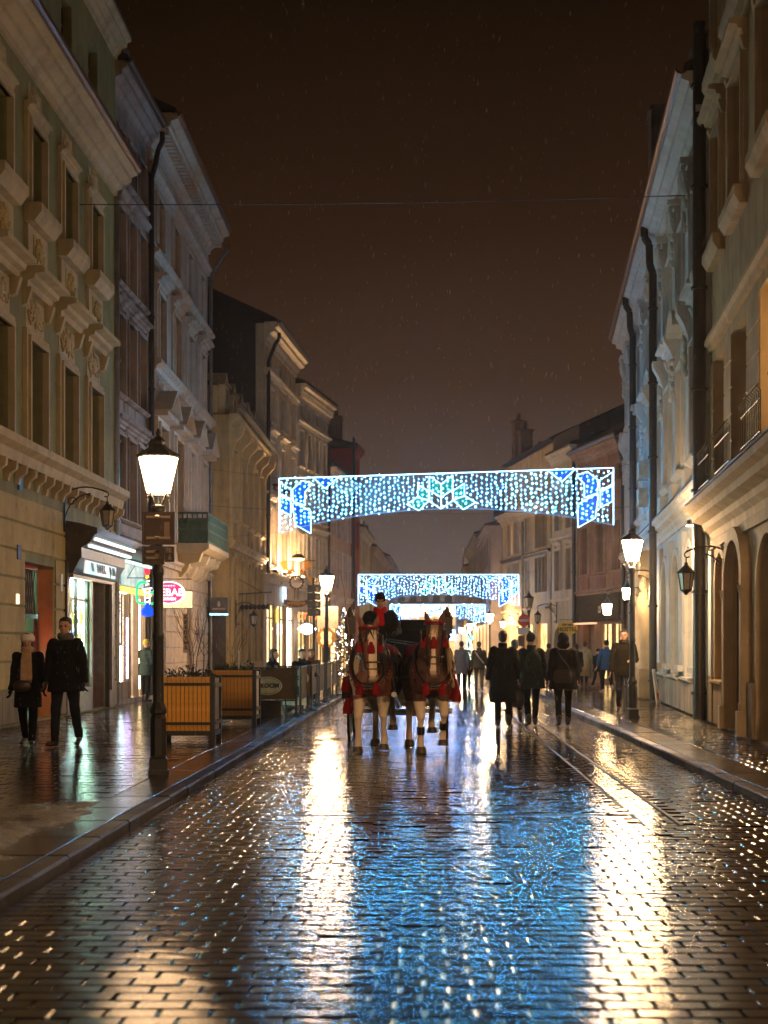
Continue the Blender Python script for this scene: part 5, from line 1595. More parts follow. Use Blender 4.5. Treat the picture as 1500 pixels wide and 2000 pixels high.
# row of iron pots on a bar
pots = thing('hanging_sign', 'iron bar with a row of seven black pots hung as a sign', 'shop sign', (-6.74, 50.6, 3.35))
mb = MB(); mb.bar((0,0,0),(1.25,-.6,.05),.02); mb.bar((0,0,.55),(.9,-.4,.05),.012); mb.build('bar', M['iron'], pots)
for k in range(7):
    x = .16+k*.16; y_ = -.6*x/1.25
    mb = MB(); mb.bar((x,y_,0),(x,y_,-.38),.008,n=5); mb.lathe([(.02,-.56),(.075,-.52),(.085,-.44),(.05,-.39),(.015,-.37)], (x,y_,0), 10); mb.build('pot', M['iron'], pots)
# wrought sign with two winged birds
bs = thing('wrought_sign', 'ornate wrought sign with two gilded winged birds above a ring and ribbon', 'shop sign', (-5.62, 61.0, 4.05))
M['gilt'] = mat('gilded_metal', (.65,.30,.05), .35, .6, .2)
mb = MB(); mb.bar((-.95,0,1.05),(.8,0,1.12),.018); mb.bar((-.0,0,1.1),(-.0,0,1.55),.012); mb.build('bracket', M['iron'], bs)
lp = thing('sign_lamp', 'hooded lamp above the gilded bird sign', 'lamp', (-5.55, 61.0, 5.25))
mb = MB(); mb.lathe([(.30,.0),(.24,.12),(.10,.2),(.02,.22)], (0,0,0), 12); mb.build('shade', M['iron'], lp)
mb = MB(); mb.lathe([(.02,-.12),(.22,-.06),(.26,.0)], (0,0,0), 12); mb.build('bulb', emit('orange_sign_lamp', (1,.5,.12), 9), lp)
for sg in (-1, 1):
    mb = MB()
    mb.ell((sg*.33,0,.62),(.14,.06,.10), 8, 5, 0, Matrix.Rotation(sg*.7, 3, 'Y'))
    mb.ell((sg*.20,0,.72),.06); mb.bar((sg*.17,0,.72),(sg*.08,0,.70),.02,.004)
    for k in range(5):
        a = 1.0+k*.18
        mb.prism([(sg*.36,.66),(sg*(.36+.55*math.cos(a)),.66+.48*math.sin(a)),(sg*(.36+.55*math.cos(a-.12)),.66+.40*math.sin(a-.12))], 'y', -.015-.004*k, .004*k)
    for k in range(4):
        a = -.75-.12*k; mb.prism([(sg*.38,.58),(sg*(.38+.7*math.cos(a)),.58+.62*math.sin(a)),(sg*(.38+.64*math.cos(a+.13)),.58+.6*math.sin(a+.13))], 'y', -.012-.003*k, .003*k)
    mb.build('winged_bird', M['gilt'], bs)
mb = MB()
for k in range(14):
    a = 2*PI*k/14
    mb.ell((.28*math.cos(a),0,.18+.28*math.sin(a)),(.055,.03,.05),6,4)
mb.tube([(.28*math.cos(2*PI*k/20),0,.18+.28*math.sin(2*PI*k/20)) for k in range(21)], .02, 5); mb.build('ring', mat('rusty_iron', (.10,.05,.03), .5), bs)
mb = MB(); mb.bar((-.09,0,-.1),(-.09,0,-.55),.02); mb.bar((.07,0,-.1),(.07,0,-.55),.02)
mb.prism([(-.55+.055*k, -.52-.12*math.sin(PI*k/20)) for k in range(21)] + [(.55-.055*k, -.72-.17*math.sin(PI*k/20)) for k in range(21)], 'y', -.02, .02); mb.build('ribbon', mat('dark_ribbon', (.12,.06,.04), .5), bs)
o = inst(text_mesh('wyszynk', .24, M['gilt'], .004, .004), 'sign_lettering', bs, (0,-.03,-.70)); o.rotation_euler = (R(90),0,0)
# backs of direction boards and a pale board on posts near the second lamp
db = thing('direction_boards', 'stack of dark grey sign backs on a post left of the second lamp', 'road sign', (-3.17, 39.6, 0))
mb = MB(); mb.bar((0,0,KH),(0,0,3.4),.04); mb.build('pole', M['iron'], db)
for k in range(4):
    mb = MB(); mb.box(-.17,.20,-.05,-.03,2.34+k*.22,2.54+k*.22); p = mb.build('plate', mat('grey_plate_back', (.075,.08,.085), .5), db)
    mb = MB(); mb.box(.06,.14,-.056,-.05,2.39+k*.22,2.48+k*.22); mb.build('sticker', M['frosted'], p)
wb = thing('pale_board', 'pale blank board on a pole beside the second lamp', 'road sign', (-3.15, 43.5, 0))
mb = MB(); mb.bar((0,0,KH),(0,0,3.4),.035); mb.build('pole', M['iron'], wb)
mb = MB(); mb.box(-.22,.42,-.05,-.03,2.05,2.72); mb.build('plate', mat('pale_plate', (.30,.24,.18), .5), wb)
mb = MB(); mb.bar((-.1,-.05,2.98),(-.1,-.03,2.98),.24,n=20,smooth=False); mb.build('disc', mat('pale_disc', (.28,.22,.17), .5), wb)
ov = thing('lit_oval_sign', 'white lit oval sign below the orange neon word', 'shop sign', (-5.6, 66.0, 2.3))
mb = MB(); mb.prism([(-.45,0),(-.2,.2),(0,.26),(.2,.2),(.45,0),(.2,-.2),(0,-.26),(-.2,-.2)], 'y', -.04, .04); mb.build('face', emit('white_oval_light', (1,.95,1), 4), ov)
on = thing('neon_word', 'orange neon word above the white oval sign', 'neon sign', (-5.55, 65.6, 2.86))
o = inst(text_mesh('OTTO', .46, emit('orange_neon', (1,.22,.03), 1.3), .015, .004), 'neon_lettering', on); o.rotation_euler = (R(90),0,0); o.scale = (.7,1,1)
rd_ = thing('round_sign', 'round glowing amber medallion sign left of the second lamp post', 'shop sign', (-4.95, 69.5, 1.9))
mb = MB(); mb.bar((0,-.05,0),(0,.05,0),.48,n=24,smooth=False); mb.build('rim', M['gilt'], rd_)
for k in range(4):
    a = PI/4+k*PI/2; mb = MB(); mb.ell((.2*math.cos(a),-.06,.2*math.sin(a)),(.13,.03,.17)); mb.build('lit_petal', emit('amber_petal', (1,.5,.15), 1.6), rd_)
hs = thing('hostel_sign', 'yellow oval hostel sign hanging over the arched doorway', 'shop sign', (5.62, 57.2, 2.22), 0)
mb = MB(); mb.lathe([(.42,-.03),(.42,.03)], (0,0,0), 24, sx=1, sy=.66, smooth=False); o = mb.build('face', mat('yellow_sign', (.75,.50,.02), .5), hs); o.rotation_euler = (R(90),0,0)
for txt, sz, z in (('HOSTEL', .22, -.05), ('CITY INN', .10, .13)):
    o = inst(text_mesh(txt, sz, M['iron'], .004, .008), 'sign_lettering', hs, (0,-.036,z)); o.rotation_euler = (R(90),0,0)
mb = MB(); mb.bar((-.3,0,.34),(.9,.3,.34),.012); mb.bar((0,0,.27),(0,0,.34),.008); mb.build('bracket', M['iron'], hs)
ab = thing('a_board', 'narrow white folding board with a red spot leaning by the palace portal', 'sign board', (5.62, 35.3, KH), R(70))
mb = MB(); mb.add([(-.2,-.12,0),(.2,-.12,0),(.16,0,.85),(-.16,0,.85),(-.2,-.09,0),(.2,-.09,0),(.16,.02,.85),(-.16,.02,.85)], [(0,1,2,3),(4,5,6,7),(0,1,5,4),(1,2,6,5),(2,3,7,6),(3,0,4,7)]); mb.build('panel', M['snow_mark'], ab)
mb = MB(); mb.ell((0,-.10,.2),(.06,.02,.08)); mb.build('red_spot', mat('red_print', (.6,.03,.02)), ab)

# ================================================================== cafe terrace
M['panel'] = mat('olive_brown_canvas', (.075,.05,.02), .6, 0, .15)
M['oval'] = mat('pale_green_oval', (.45,.50,.40), .5)
def canvas(x0, y0, x1, y1, lab, sign, grp='canvas windbreak panels of the cafe terrace'):
    d = Vector((x1-x0, y1-y0)); L = d.length
    t = thing('windbreak_panel', lab, 'barrier', (x0, y0, KH), math.atan2(d.y, d.x), grp)
    mb = MB()
    for x in (0, L): mb.bar((x,0,0),(x,0,1.0),.028); mb.lathe([(.17,0),(.16,.02),(.05,.05),(.03,.08)], (x,0,0), 12)
    mb.bar((0,0,.98),(L,0,.98),.016); mb.bar((0,0,.32),(L,0,.32),.014); mb.build('frame', M['iron'], t)
    mb = MB(); mb.box(.03, L-.03, -.008, .008, .34, .95); mb.build('canvas', M['panel'], t)
    if sign:
        for (sx_, sz_) in sign:
            mb = MB(); mb.lathe([(.30,.0),(.30,.006)], (0,0,0), 24, sx=1, sy=.62, smooth=False); o = mb.build('emblem', M['oval'], t, (sx_,-.009,sz_)); o.rotation_euler = (R(90),0,0)
            mb = MB(); n = 28
            mb.tube([(.265*math.cos(2*PI*k/n), .265*.6*math.sin(2*PI*k/n), .008) for k in range(n+1)], .006, 4); mb.build('emblem_ring', M['panel'], o)
            o3 = inst(text_mesh('OKOCIM', .115, M['iron'], .003, .006), 'lettering', o, (0,0,.008))
    return t
canvas(-3.52, 28.6, -2.66, 28.8, 'brown canvas panel with a pale oval brewery emblem facing the camera', [(.30,.62)])
canvas(-3.3, 31.0, -2.55, 31.2, 'second brown canvas panel with oval emblem behind the first', [(.42,.72)])
for k in range(5):
    canvas(-2.62-.0*k, 29.3+k*2.5, -2.66, 31.5+k*2.5, ('canvas panel along the kerb nearest the emblem panel', 'second canvas panel along the kerb from the emblem panel', 'middle canvas panel along the kerb', 'fourth canvas panel along the kerb, toward the second lamp', 'last canvas panel along the kerb beside the second lamp')[k], None)
M['chairwood'] = mat('dark_terrace_wood', (.06,.035,.02), .45)
def cafe_table(x, y, lab):
    t = thing('cafe_table', lab, 'table', (x, y, KH), 0, 'small tables on the cafe terrace')
    mb = MB(); mb.lathe([(.36,.72),(.37,.74),(.36,.755)], (0,0,0), 18); mb.build('table_top', M['chairwood'], t)
    mb = MB(); mb.bar((0,0,.03),(0,0,.72),.03); mb.lathe([(.24,0),(.22,.03),(.05,.06)], (0,0,0), 14); mb.build('pedestal', M['iron'], t)
    c = thing('candle_glass', 'yellow glowing candle glass on the ' + lab.split(' ', 1)[1], 'candle', (x+.05, y-.1, KH+.757))
    mb = MB(); mb.lathe([(.04,0),(.055,.05),(.05,.09)], (0,0,0), 10); mb.build('glass', emit('candle_glow', (1,.55,.05), 2.2), c)
cafe_table(-3.15, 32.6, 'round table between the two seated silhouettes'); cafe_table(-3.3, 36.5, 'round table further back on the terrace')
def chair(x, y, rz, lab):
    t = thing('cafe_chair', lab, 'chair', (x, y, KH), rz, 'cafe terrace chairs')
    mb = MB(); mb.box(-.21,.21,-.2,.2,.42,.46); mb.build('seat', M['chairwood'], t)
    mb = MB()
    for k in range(4): mb.box(-.2+.11*k,-.13+.11*k,.19,.215,.5,.88)
    mb.box(-.21,.21,.185,.22,.86,.92); mb.build('backrest', M['chairwood'], t)
    for sx_ in (-1,1):
        for sy in (-1,1):
            mb = MB(); mb.bar((sx_*.19,sy*.18,0),(sx_*.19,sy*.18,.9 if sy > 0 else .44),.018,n=6); mb.build('leg', M['iron'], t)
chair(-3.62, 32.8, R(90), 'terrace chair of the left seated silhouette'); chair(-2.98, 33.6, R(200), 'terrace chair of the middle seated silhouette')
chair(-3.05, 37.2, R(180), 'terrace chair of the farthest seated silhouette'); chair(-3.25, 30.0, R(160), 'empty terrace chair just behind the emblem panel')
cr_ = thing('crate', 'dark wicker crate on the ground below the emblem panel', 'crate', (-3.25, 28.9, KH))
mb = MB()
for k in range(8): mb.box(-.24+k*.065,-.20+k*.065,0,.02,0,.3)
for z in (.0,.1,.2,.28): mb.box(-.25,.28,-.008,.0,z,z+.03)
mb.box(-.24,.27,.02,.35,0,.28); mb.build('body', M['chairwood'], cr_)
lb = thing('lit_stand', 'low pale lit stand inside the cafe terrace behind the panels', 'stand', (-2.98, 31.6, KH))
mb = MB(); mb.box(-.3,.3,-.2,.2,.12,.42); mb.box(-.28,-.24,-.18,-.14,0,.12); mb.box(.24,.28,-.18,-.14,0,.12); mb.build('box', mat('pale_wood_stand', (.5,.4,.3), .5), lb)

# fairy lit conifers by the street
M['conifer'] = mat('dark_conifer_needles', (.03,.05,.025), .6, 0, .4, vscale=20)
M['fairy'] = emit('pinkish_fairy_light', (1.0, .80, .88), 16, True)
M['fairy_w'] = emit('warm_fairy_light', (1.0, .74, .40), 12, True)
M['fairy_g'] = emit('mint_fairy_light', (.5, 1.0, .8), 10, True)
def conifer(x, y, z, h, r, lab, fm, seed, n=650, nl=90, form='cone'):
    rnd = random.Random(seed)
    t = thing('lit_conifer' if form == 'cone' else 'lit_tree', lab, 'tree', (x, y, z))
    mb = MB(); mb.bar((0,0,0),(0,0,h*.9),.03,.01); mb.build('trunk', M['twig'], t)
    fo = MB()
    for k in range(n):
        u = rnd.random()**.8; a = rnd.uniform(0, 6.28); rr = r*(1-u)*rnd.uniform(.25,1)**.6+.03
        c = Vector((math.cos(a)*rr, math.sin(a)*rr, h*(.08+.92*u)-rr*.25)); d = Vector((math.cos(a), math.sin(a), rnd.uniform(-.5,.2)))*rnd.uniform(.08,.16); p = Vector((-math.sin(a), math.cos(a), rnd.uniform(-.4,.4)))*.03
        fo.add([c-p, c+d, c+p, c-d*.5], [(0,1,2,3)])
    fo.build('crown', M['conifer'], t, fix=False)
    fl = MB()
    for k in range(nl):
        u = rnd.random()**.85; a = rnd.uniform(0, 6.28); rr = r*(1-u)*1.02+.02
        fl.ell((math.cos(a)*rr, math.sin(a)*rr, h*(.06+.94*u)), .016*rnd.uniform(.7,1.3), 5, 3)
    o = fl.build('fairy_lights', fm, t, fix=False); o['kind'] = 'stuff'
conifer(-2.62, 44.6, KH, 2.6, .62, 'conifer covered in pinkish fairy lights behind the left horse', M['fairy'], 5)
conifer(-2.75, 48.0, KH, 1.7, .7, 'lower conifer with sparse warm fairy lights next to the pinkish one', M['fairy_w'], 6, 700, 45)
conifer(2.55, 88.0, KH, 2.7, .35, 'slim far tree wound with mint green lights', M['fairy_g'], 8, 300, 160)
# ================================================================== people
M['skin'] = mat('skin', (.44, .24, .16), .5, 0, .08)
M['eye'] = mat('eye_dark', (.02,.015,.012), .2); M['lip'] = mat('lip', (.30,.10,.08), .5)
_mc = {}
def cloth(name, col, rough=.85):
    if name not in _mc: _mc[name] = mat(name, col, rough, 0, .18, 14, .35, 220, spec=.12)
    return _mc[name]

def rotx(v, a, piv=(0,0,0)):
    c, s_ = math.cos(a), math.sin(a); p = Vector(v)-Vector(piv)
    return Vector((p.x, p.y*c-p.z*s_, p.y*s_+p.z*c))+Vector(piv)

class Pose:
    """joint positions; the figure faces -y; angles in degrees, forward is positive"""
    def __init__(s, legs=((8,4),(-10,14)), arms=((6,12,8),(-8,14,8)), lean=0, crouch=0., seated=False):
        s.pelvis = Vector((0,0,.93-crouch)); 
        s.hip = []; s.knee = []; s.ank = []; s.toe = []
        for i, sx_ in enumerate((1,-1)):
            th, kn = R(legs[i][0]), R(legs[i][1])
            h = s.pelvis + Vector((sx_*.095,0,-.02)); k = h + Vector((sx_*.005,-math.sin(th)*.43,-math.cos(th)*.43))
            a = k + Vector((-sx_*.012, math.sin(kn-th)*.43, -math.cos(kn-th)*.43))
            tilt = (kn-th)*.8
            s.hip.append(h); s.knee.append(k); s.ank.append(a); s.toe.append(a + Vector((sx_*.03,-.16*math.cos(tilt),-.055-.16*math.sin(max(0,tilt)))))
        low = min(min(a.z-.075, t.z-.02) for a, t in zip(s.ank, s.toe))
        dz = Vector((0,0,-low))
        s.pelvis += dz
        for L in (s.hip, s.knee, s.ank, s.toe):
            for i in range(2): L[i] = L[i] + dz
        P = s.pelvis; ln = R(lean)
        f = lambda v: rotx(P + Vector(v), ln, P)
        s.waist = f((0,0,.16)); s.chest = f((0,.0,.36)); s.neck = f((0,.01,.55)); s.head = f((0,-.03,.685)); s.f = f
        s.sh = []; s.el = []; s.wr = []; s.hand = []
        for i, sx_ in enumerate((1,-1)):
            pit, ben, abd = [R(x) for x in arms[i][:3]]; inw = R(arms[i][3]) if len(arms[i]) > 3 else 0.
            sh = f((sx_*.180,0,.452))
            e = sh + Vector((sx_*math.sin(abd)*.28,-math.sin(pit)*.28*math.cos(abd),-math.cos(pit)*.28*math.cos(abd)))
            w = e + Vector((sx_*math.sin(abd-inw)*.25*.8,-math.sin(pit+ben)*.25,-math.cos(pit+ben)*.25))
            s.sh.append(sh); s.el.append(e); s.wr.append(w); s.hand.append((w-e).normalized())

def add_hand(mb, w, d, sx_, inf=0.):
    """palm, four unequal bent fingers and a thumb leaving its side"""
    d = Vector(d); side = Vector((0,-1,0)) - d*Vector((0,-1,0)).dot(d)
    if side.length < .1: side = Vector((1,0,0)) - d*d.x
    side.normalize(); nrm = d.cross(side)*sx_
    palm = w + d*.045
    for k in range(4):
        q = (k-1.5)*.019
        mb.cap(w + side*q*.6, palm + d*.035 + side*q, .014+inf, .012+inf, 6)
        l = (.038,.044,.041,.032)[3-k]
        a = palm + d*.042 + side*q; b_ = a + (d*.9 - nrm*.3).normalized()*l; c = b_ + (d*.6 - nrm*.75).normalized()*l*.8
        mb.cap(a, b_, .0098+inf, .009+inf, 6); mb.cap(b_, c, .009+inf, .0078+inf, 6)
    a = w + d*.025 + side*.022; b_ = a + (d*.6 + side*.7 - nrm*.25).normalized()*.04; c = b_ + (d*.95 + side*.1 - nrm*.3).normalized()*.03
    mb.cap(a, b_, .013+inf, .011+inf, 6); mb.cap(b_, c, .011+inf, .008+inf, 6)

def torso(mb, p, inf, z0, z1, wide=1.):
    """elliptical torso rings between heights measured from the pelvis"""
    prof = [(-.16,.165,.115),(-.06,.172,.125),(.04,.155,.112),(.16,.148,.105),(.28,.165,.115),(.40,.178,.118),(.455,.155,.10),(.505,.105,.078),(.55,.062,.06)]
    rings = []
    for z, rx, ry in prof:
        if z < z0-.001 or z > z1+.001: continue
        c = p.f((0,0,z)); rings.append((c.x, c.y, c.z, rx*wide+inf, ry*wide+inf))
    mb.loft(rings, 16)

def person(label, loc, rz, height, pose, coat, hem, coatm, trousm, shoem, hair=None, hat=None, scarf=None, gloves=None, hood=None, detail=1, build=1.0, group=None, skirt=None, turn=0., extra=None):
    t = thing('person', label, 'person', loc, rz, group); k = height/1.75; t.scale = (k, k, k)
    vx = .0085 if detail > 1 else (.012 if detail == 1 else .018)
    p = pose
    b = MB(); hd = p.head; rt = Matrix.Rotation(turn, 3, 'Z')
    Hf = lambda x, y, z: hd + rt @ Vector((x, y, z))
    b.ell(Hf(0,.012,.035),(.080,.098,.098),12,9); b.ell(Hf(0,-.03,-.045),(.060,.064,.07),12,8)
    b.ell(Hf(0,-.052,-.092),(.03,.03,.022),8,6)
    b.cap(Hf(0,-.088,.02), Hf(0,-.112,-.022), .012, .017, 8)
    for sx_ in (-1,1):
        b.ell(Hf(sx_*.078,.015,-.005),(.012,.022,.034),8,6); b.ell(Hf(sx_*.036,-.07,-.025),(.022,.022,.02),8,6); b.ell(Hf(sx_*.033,-.084,.033),(.026,.014,.010),8,5)
        b.ell(Hf(sx_*.012,-.104,-.026),.011,6,5)
    b.ell(Hf(0,-.09,-.066),(.022,.012,.008),8,5)
    b.cap(p.neck + Vector((0,0,-.06)), hd + Vector((0,.02,-.05)), .058, .054)
    torso(b, p, -.008, -.16, .56)
    for i, sx_ in enumerate((1,-1)):
        b.cap(p.sh[i], p.el[i], .05, .040); b.cap(p.el[i], p.wr[i], .040, .027); b.ell(p.sh[i], .06)
        add_hand(b, p.wr[i], p.hand[i], sx_)
        b.cap(p.hip[i], p.knee[i], .082, .054); b.cap(p.knee[i], p.ank[i], .052, .036); b.cap(p.ank[i]+Vector((0,.02,-.03)), p.toe[i], .036, .028)
    fused(b, 'body', M['skin'], t, vx, 2)
    if detail > 0:
        e = MB()
        for sx_ in (-1,1): e.ell(Hf(sx_*.033,-.088,.012),(.013,.007,.008),8,5)
        e.build('eye', M['eye'], t)
        e = MB(); e.ell(Hf(0,-.100,-.066),(.024,.006,.0075),8,5); e.build('mouth', M['lip'], t)
    # trousers
    b = MB()
    if trousm:
        tr = MB(); torso(tr, p, .012, -.16, .16)
        for i in range(2):
            tr.cap(p.hip[i]+Vector((0,0,.02)), p.knee[i], .098*build, .070); 
            tr.bar(p.knee[i], p.ank[i]+Vector((0,0,-.02)), .070, .055, 12); tr.ell(p.knee[i], .071)
            mid = p.knee[i].lerp(p.ank[i], .85); tr.ell(mid, (.06,.065,.05))
        fused(tr, 'trousers', trousm, t, max(vx, .011), 1, fold=.007)
    # coat
    ct = MB(); w = .035
    torso(ct, p, w*build, -.16, .515, 1.0)
    for i, sx_ in enumerate((1,-1)):
        ct.ell(p.sh[i]+Vector((-sx_*.015,0,-.005)), .083*build); ct.cap(p.sh[i], p.el[i], .075*build, .066*build); ct.bar(p.el[i], p.wr[i]+p.hand[i]*.015, .064*build, .047, 12)
        ct.ell(p.el[i], .066*build); m_ = p.sh[i].lerp(p.el[i], .5); ct.ell(m_+Vector((0,.006,0)), (.074*build,.078*build,.05))
    if hem > .02:
        P = p.pelvis; sp = max(abs(p.knee[0].y-p.knee[1].y)*.28, 0)
        rings = [(P.x,P.y,P.z+.26,.13*build,.10*build),(P.x,P.y,P.z+.1,.192*build+.008,.152*build+.008),(P.x,P.y,P.z-.08,.212*build+.01,.172*build+.01),(P.x,P.y+.0,P.z-.08-hem*.5,.222*build+.008,.18*build+sp*.5),(P.x,P.y,P.z-.10-hem,.228*build+.01,.19*build+sp)]
        ct.loft(rings, 18)
    if not hood: ct.lathe([(.085,-.03),(.092,.02),(.086,.05)], tuple(p.neck), 14)
    fused(ct, 'coat', coatm, t, max(vx, .011), 2, fold=.010)
    # shoes
    for i in range(2):
        sh = MB(); a, q = p.ank[i], p.toe[i]; d = (q-a)
        sh.cap(a+Vector((0,.035,-.045)), q+Vector((0,0,.012)), .042, .036); sh.ell(q+Vector((0,-.02,.008)),(.042,.05,.028)); sh.cap(a+Vector((0,.01,.07)), a+Vector((0,.02,-.03)), .055, .048)
        fused(sh, 'shoe', shoem, t, max(vx, .011), 1)
    if gloves:
        for i, sx_ in enumerate((1,-1)):
            g = MB(); add_hand(g, p.wr[i], p.hand[i], sx_, .005); g.cap(p.wr[i]-p.hand[i]*.04, p.wr[i]+p.hand[i]*.02, .036, .034)
            fused(g, 'glove', gloves, t, .008 if detail > 1 else .011, 1)
    if hair:
        h = MB(); m_, style = hair
        h.ell(Hf(0,.03,.062),(.089,.100,.088),12,8); h.ell(Hf(0,.055,.0),(.076,.07,.075),10,7)
        h.ell(Hf(0,-.045,.108),(.060,.045,.028),10,6)
        if style == 'long':
            for sx_ in (-1,1): h.cap(Hf(sx_*.07,.02,.02), Hf(sx_*.085,.0,-.15), .03, .026, 8)
            h.ell(Hf(0,.06,-.08),(.085,.05,.12))
        fused(h, 'hair', m_, t, .011, 1)
    if hat:
        h = MB(); m_, style = hat
        if style == 'fluffy': h.ell(Hf(0,.01,.065),(.108,.118,.085),14,9); h.lathe([(.106,-.03),(.116,.0),(.114,.04)], tuple(Hf(0,.008,.03)), 14)
        else: h.ell(Hf(0,.014,.062),(.092,.110,.100),14,9); h.ell(Hf(0,.035,.03),(.088,.094,.07),12,8)
        if style == 'bobble': h.ell(Hf(.02,.02,.165), .028)
        fused(h, 'hat', m_, t, .011, 1)
    if hood:
        h = MB(); h.ell(Hf(0,.025,.03),(.112,.13,.135),14,9); h.ell(Hf(0,.05,-.08),(.13,.11,.10),12,8)
        if not hood[1] == 'back': pass
        fused(h, 'hood', hood[0], t, .012, 2)
    if scarf:
        s_ = MB(); m_, style = scarf; n_ = p.neck
        s_.lathe([(.082,-.05),(.108,-.02),(.112,.02),(.096,.055),(.078,.06)], (n_.x, n_.y-.012, n_.z), 14, sy=1.05)
        if style == 'hang':
            for sx_, l in ((-.035,.52),(.04,.46)):
                pts = [Vector((n_.x+sx_*.6,n_.y-.105,n_.z-.02)), Vector((n_.x+sx_,n_.y-.155,n_.z-.14)), Vector((n_.x+sx_*1.15,n_.y-.165,n_.z-.30)), Vector((n_.x+sx_*1.3,n_.y-.168,n_.z-l))]
                for i in range(3): 
                    for q in (-.028,0,.028): s_.cap(pts[i]+Vector((q,0,0)), pts[i+1]+Vector((q,0,0)), .021, .021, 8)
        if style == 'short':
            for q in (-.03,0,.03): s_.cap((n_.x+q,n_.y-.10,n_.z), (n_.x+q*1.3,n_.y-.155,n_.z-.22), .026, .03, 8)
        o = fused(s_, 'scarf', m_, t, .010, 1)
        if style == 'hang':
            f = MB()
            for sx_, l in ((-.035,.52),(.04,.46)):
                for q in range(6): f.bar((n_.x+sx_*1.3-.035+q*.014, n_.y-.17, n_.z-l), (n_.x+sx_*1.3-.035+q*.014, n_.y-.17, n_.z-l-.06), .004, n=4)
            f.build('fringe', m_, o)
    if extra: extra(t, p)
    return t

black = cloth('black_wool', (.0055,.005,.0055)); charcoal = cloth('charcoal_wool', (.010,.010,.012)); jeans = cloth('dark_jeans', (.014,.016,.022)); blackp = cloth('black_trousers', (.005,.005,.0055))
leather = mat('dark_leather', (.03,.018,.012), .35); olive = cloth('olive_jacket', (.014,.011,.005)); grey = cloth('grey_knit', (.10,.09,.085)); beige_s = cloth('beige_scarf', (.40,.26,.17))
darkhair = mat('dark_hair', (.018,.012,.009), .5, bump=.5, bscale=200); brownhair = mat('brown_hair', (.07,.035,.018), .5, bump=.5, bscale=200); whitefur = cloth('white_knit', (.72,.66,.62), .9)
walk1 = dict(legs=((17,6),(-12,26)), arms=((-12,10,7),(12,14,7)))
walk2 = dict(legs=((-12,26),(17,6)), arms=((12,14,7),(-12,10,7)))
def bag_small(t, p):
    mb = MB(); c = p.pelvis; mb.ell((c.x-.04,c.y-.24,c.z-.02),(.15,.05,.10)); fused(mb, 'handbag', leather, t, .012, 1)
def coat_buttons(t, p):
    mb = MB()
    for z in (.34,.2,.06):
        for sx_ in (-.05,.05): c = p.f((sx_,-.172,z)); mb.ell(c, .013, 6, 4)
    mb.build('button', M['iron'], t)
person('woman in a white fluffy hat and long beige scarf walking beside a man', (-5.73, 20.4, KH), R(4), 1.58, Pose(legs=((12,5),(-8,18)), arms=((4,20,10),(2,12,8))), 1, .26, black, blackp, leather,
       hair=(brownhair,'long'), hat=(whitefur,'fluffy'), scarf=(beige_s,'hang'), gloves=black, detail=2, build=.92, extra=bag_small)
person('man in a dark double-breasted coat and grey scarf walking with the white-hatted woman', (-5.14, 20.2, KH), R(-6), 1.80, Pose(legs=((-10,20),(14,5)), arms=((4,12,14),(10,8,6))), 1, .10, black, jeans, leather,
       hair=(darkhair,'short'), scarf=(grey,'wrap'), gloves=leather, detail=2, build=1.08, extra=coat_buttons, turn=.12)
person('person in a dark green padded jacket standing at the kebab counter door', (-7.25, 36.6, KH), R(150), 1.55, Pose(legs=((2,2),(-3,6)), arms=((10,40,8),(8,30,8))), 1, .12, cloth('dark_green_padding', (.02,.03,.026)), blackp, leather,
       hat=(cloth('mustard_hat', (.35,.27,.05)),'beanie'), detail=1, build=1.15)
def briefcase(t, p):
    w = p.wr[0]; h = p.hand[0]
    mb = MB(); mb.loft([(w.x+.03,w.y,w.z-.52,.12,.06),(w.x+.03,w.y,w.z-.48,.15,.085),(w.x+.03,w.y,w.z-.3,.155,.09),(w.x+.03,w.y,w.z-.2,.13,.07),(w.x+.03,w.y,w.z-.17,.09,.04)], 14); bg_ = mb.build('bag', leather, t)
    mb = MB(); mb.tube([(w.x-.04,w.y,w.z-.19),(w.x-.01,w.y,w.z-.1),(w.x+.03,w.y,w.z-.08),(w.x+.07,w.y,w.z-.1),(w.x+.1,w.y,w.z-.19)], .01, 6); mb.build('handle', leather, bg_)
person('man in a long black coat walking away on the wet setts', (1.40, 26.4, 0), R(180), 1.74, Pose(legs=((6,4),(-8,14)), arms=((-4,8,12),(6,10,12))), 1, .40, black, blackp, leather, hair=(darkhair,'short'), detail=1, build=1.12)
person('small dark figure mostly hidden beside the man in the long coat', (1.72, 28.0, 0), R(180), 1.62, Pose(**walk1), 1, .1, charcoal, blackp, leather, hair=(darkhair,'short'), detail=0)
def backpack(t, p):
    mb = MB(); c = p.f((0,.22,.25)); mb.ell(c,(.16,.10,.24)); fused(mb, 'backpack', cloth('dark_pack', (.018,.03,.024)), t, .014, 1)
person('walker with a backpack and bobble hat carrying a round dark bag', (1.95, 26.7, 0), R(186), 1.70, Pose(legs=((-6,16),(10,6)), arms=((6,10,12),(8,30,12))), 1, .14, cloth('dark_blue_green', (.014,.022,.024)), blackp, leather, hat=(charcoal,'bobble'), detail=1, build=1.15, extra=backpack, turn=-.5)
hb = thing('handbag', 'round dark bag dangling between the two walkers in black', 'bag', (1.66, 26.5, 0))
mb = MB(); mb.loft([(0,0,.36,.08,.05),(0,0,.40,.13,.08),(0,0,.52,.15,.09),(0,0,.62,.12,.07),(0,0,.68,.07,.04)], 14); mb.build('bag_body', leather, hb)
mb = MB(); mb.tube([(-.08,0,.64),(-.05,0,.75),(0,0,.80),(.05,0,.75),(.08,0,.64)], .01, 6); mb.build('handle', leather, hb)
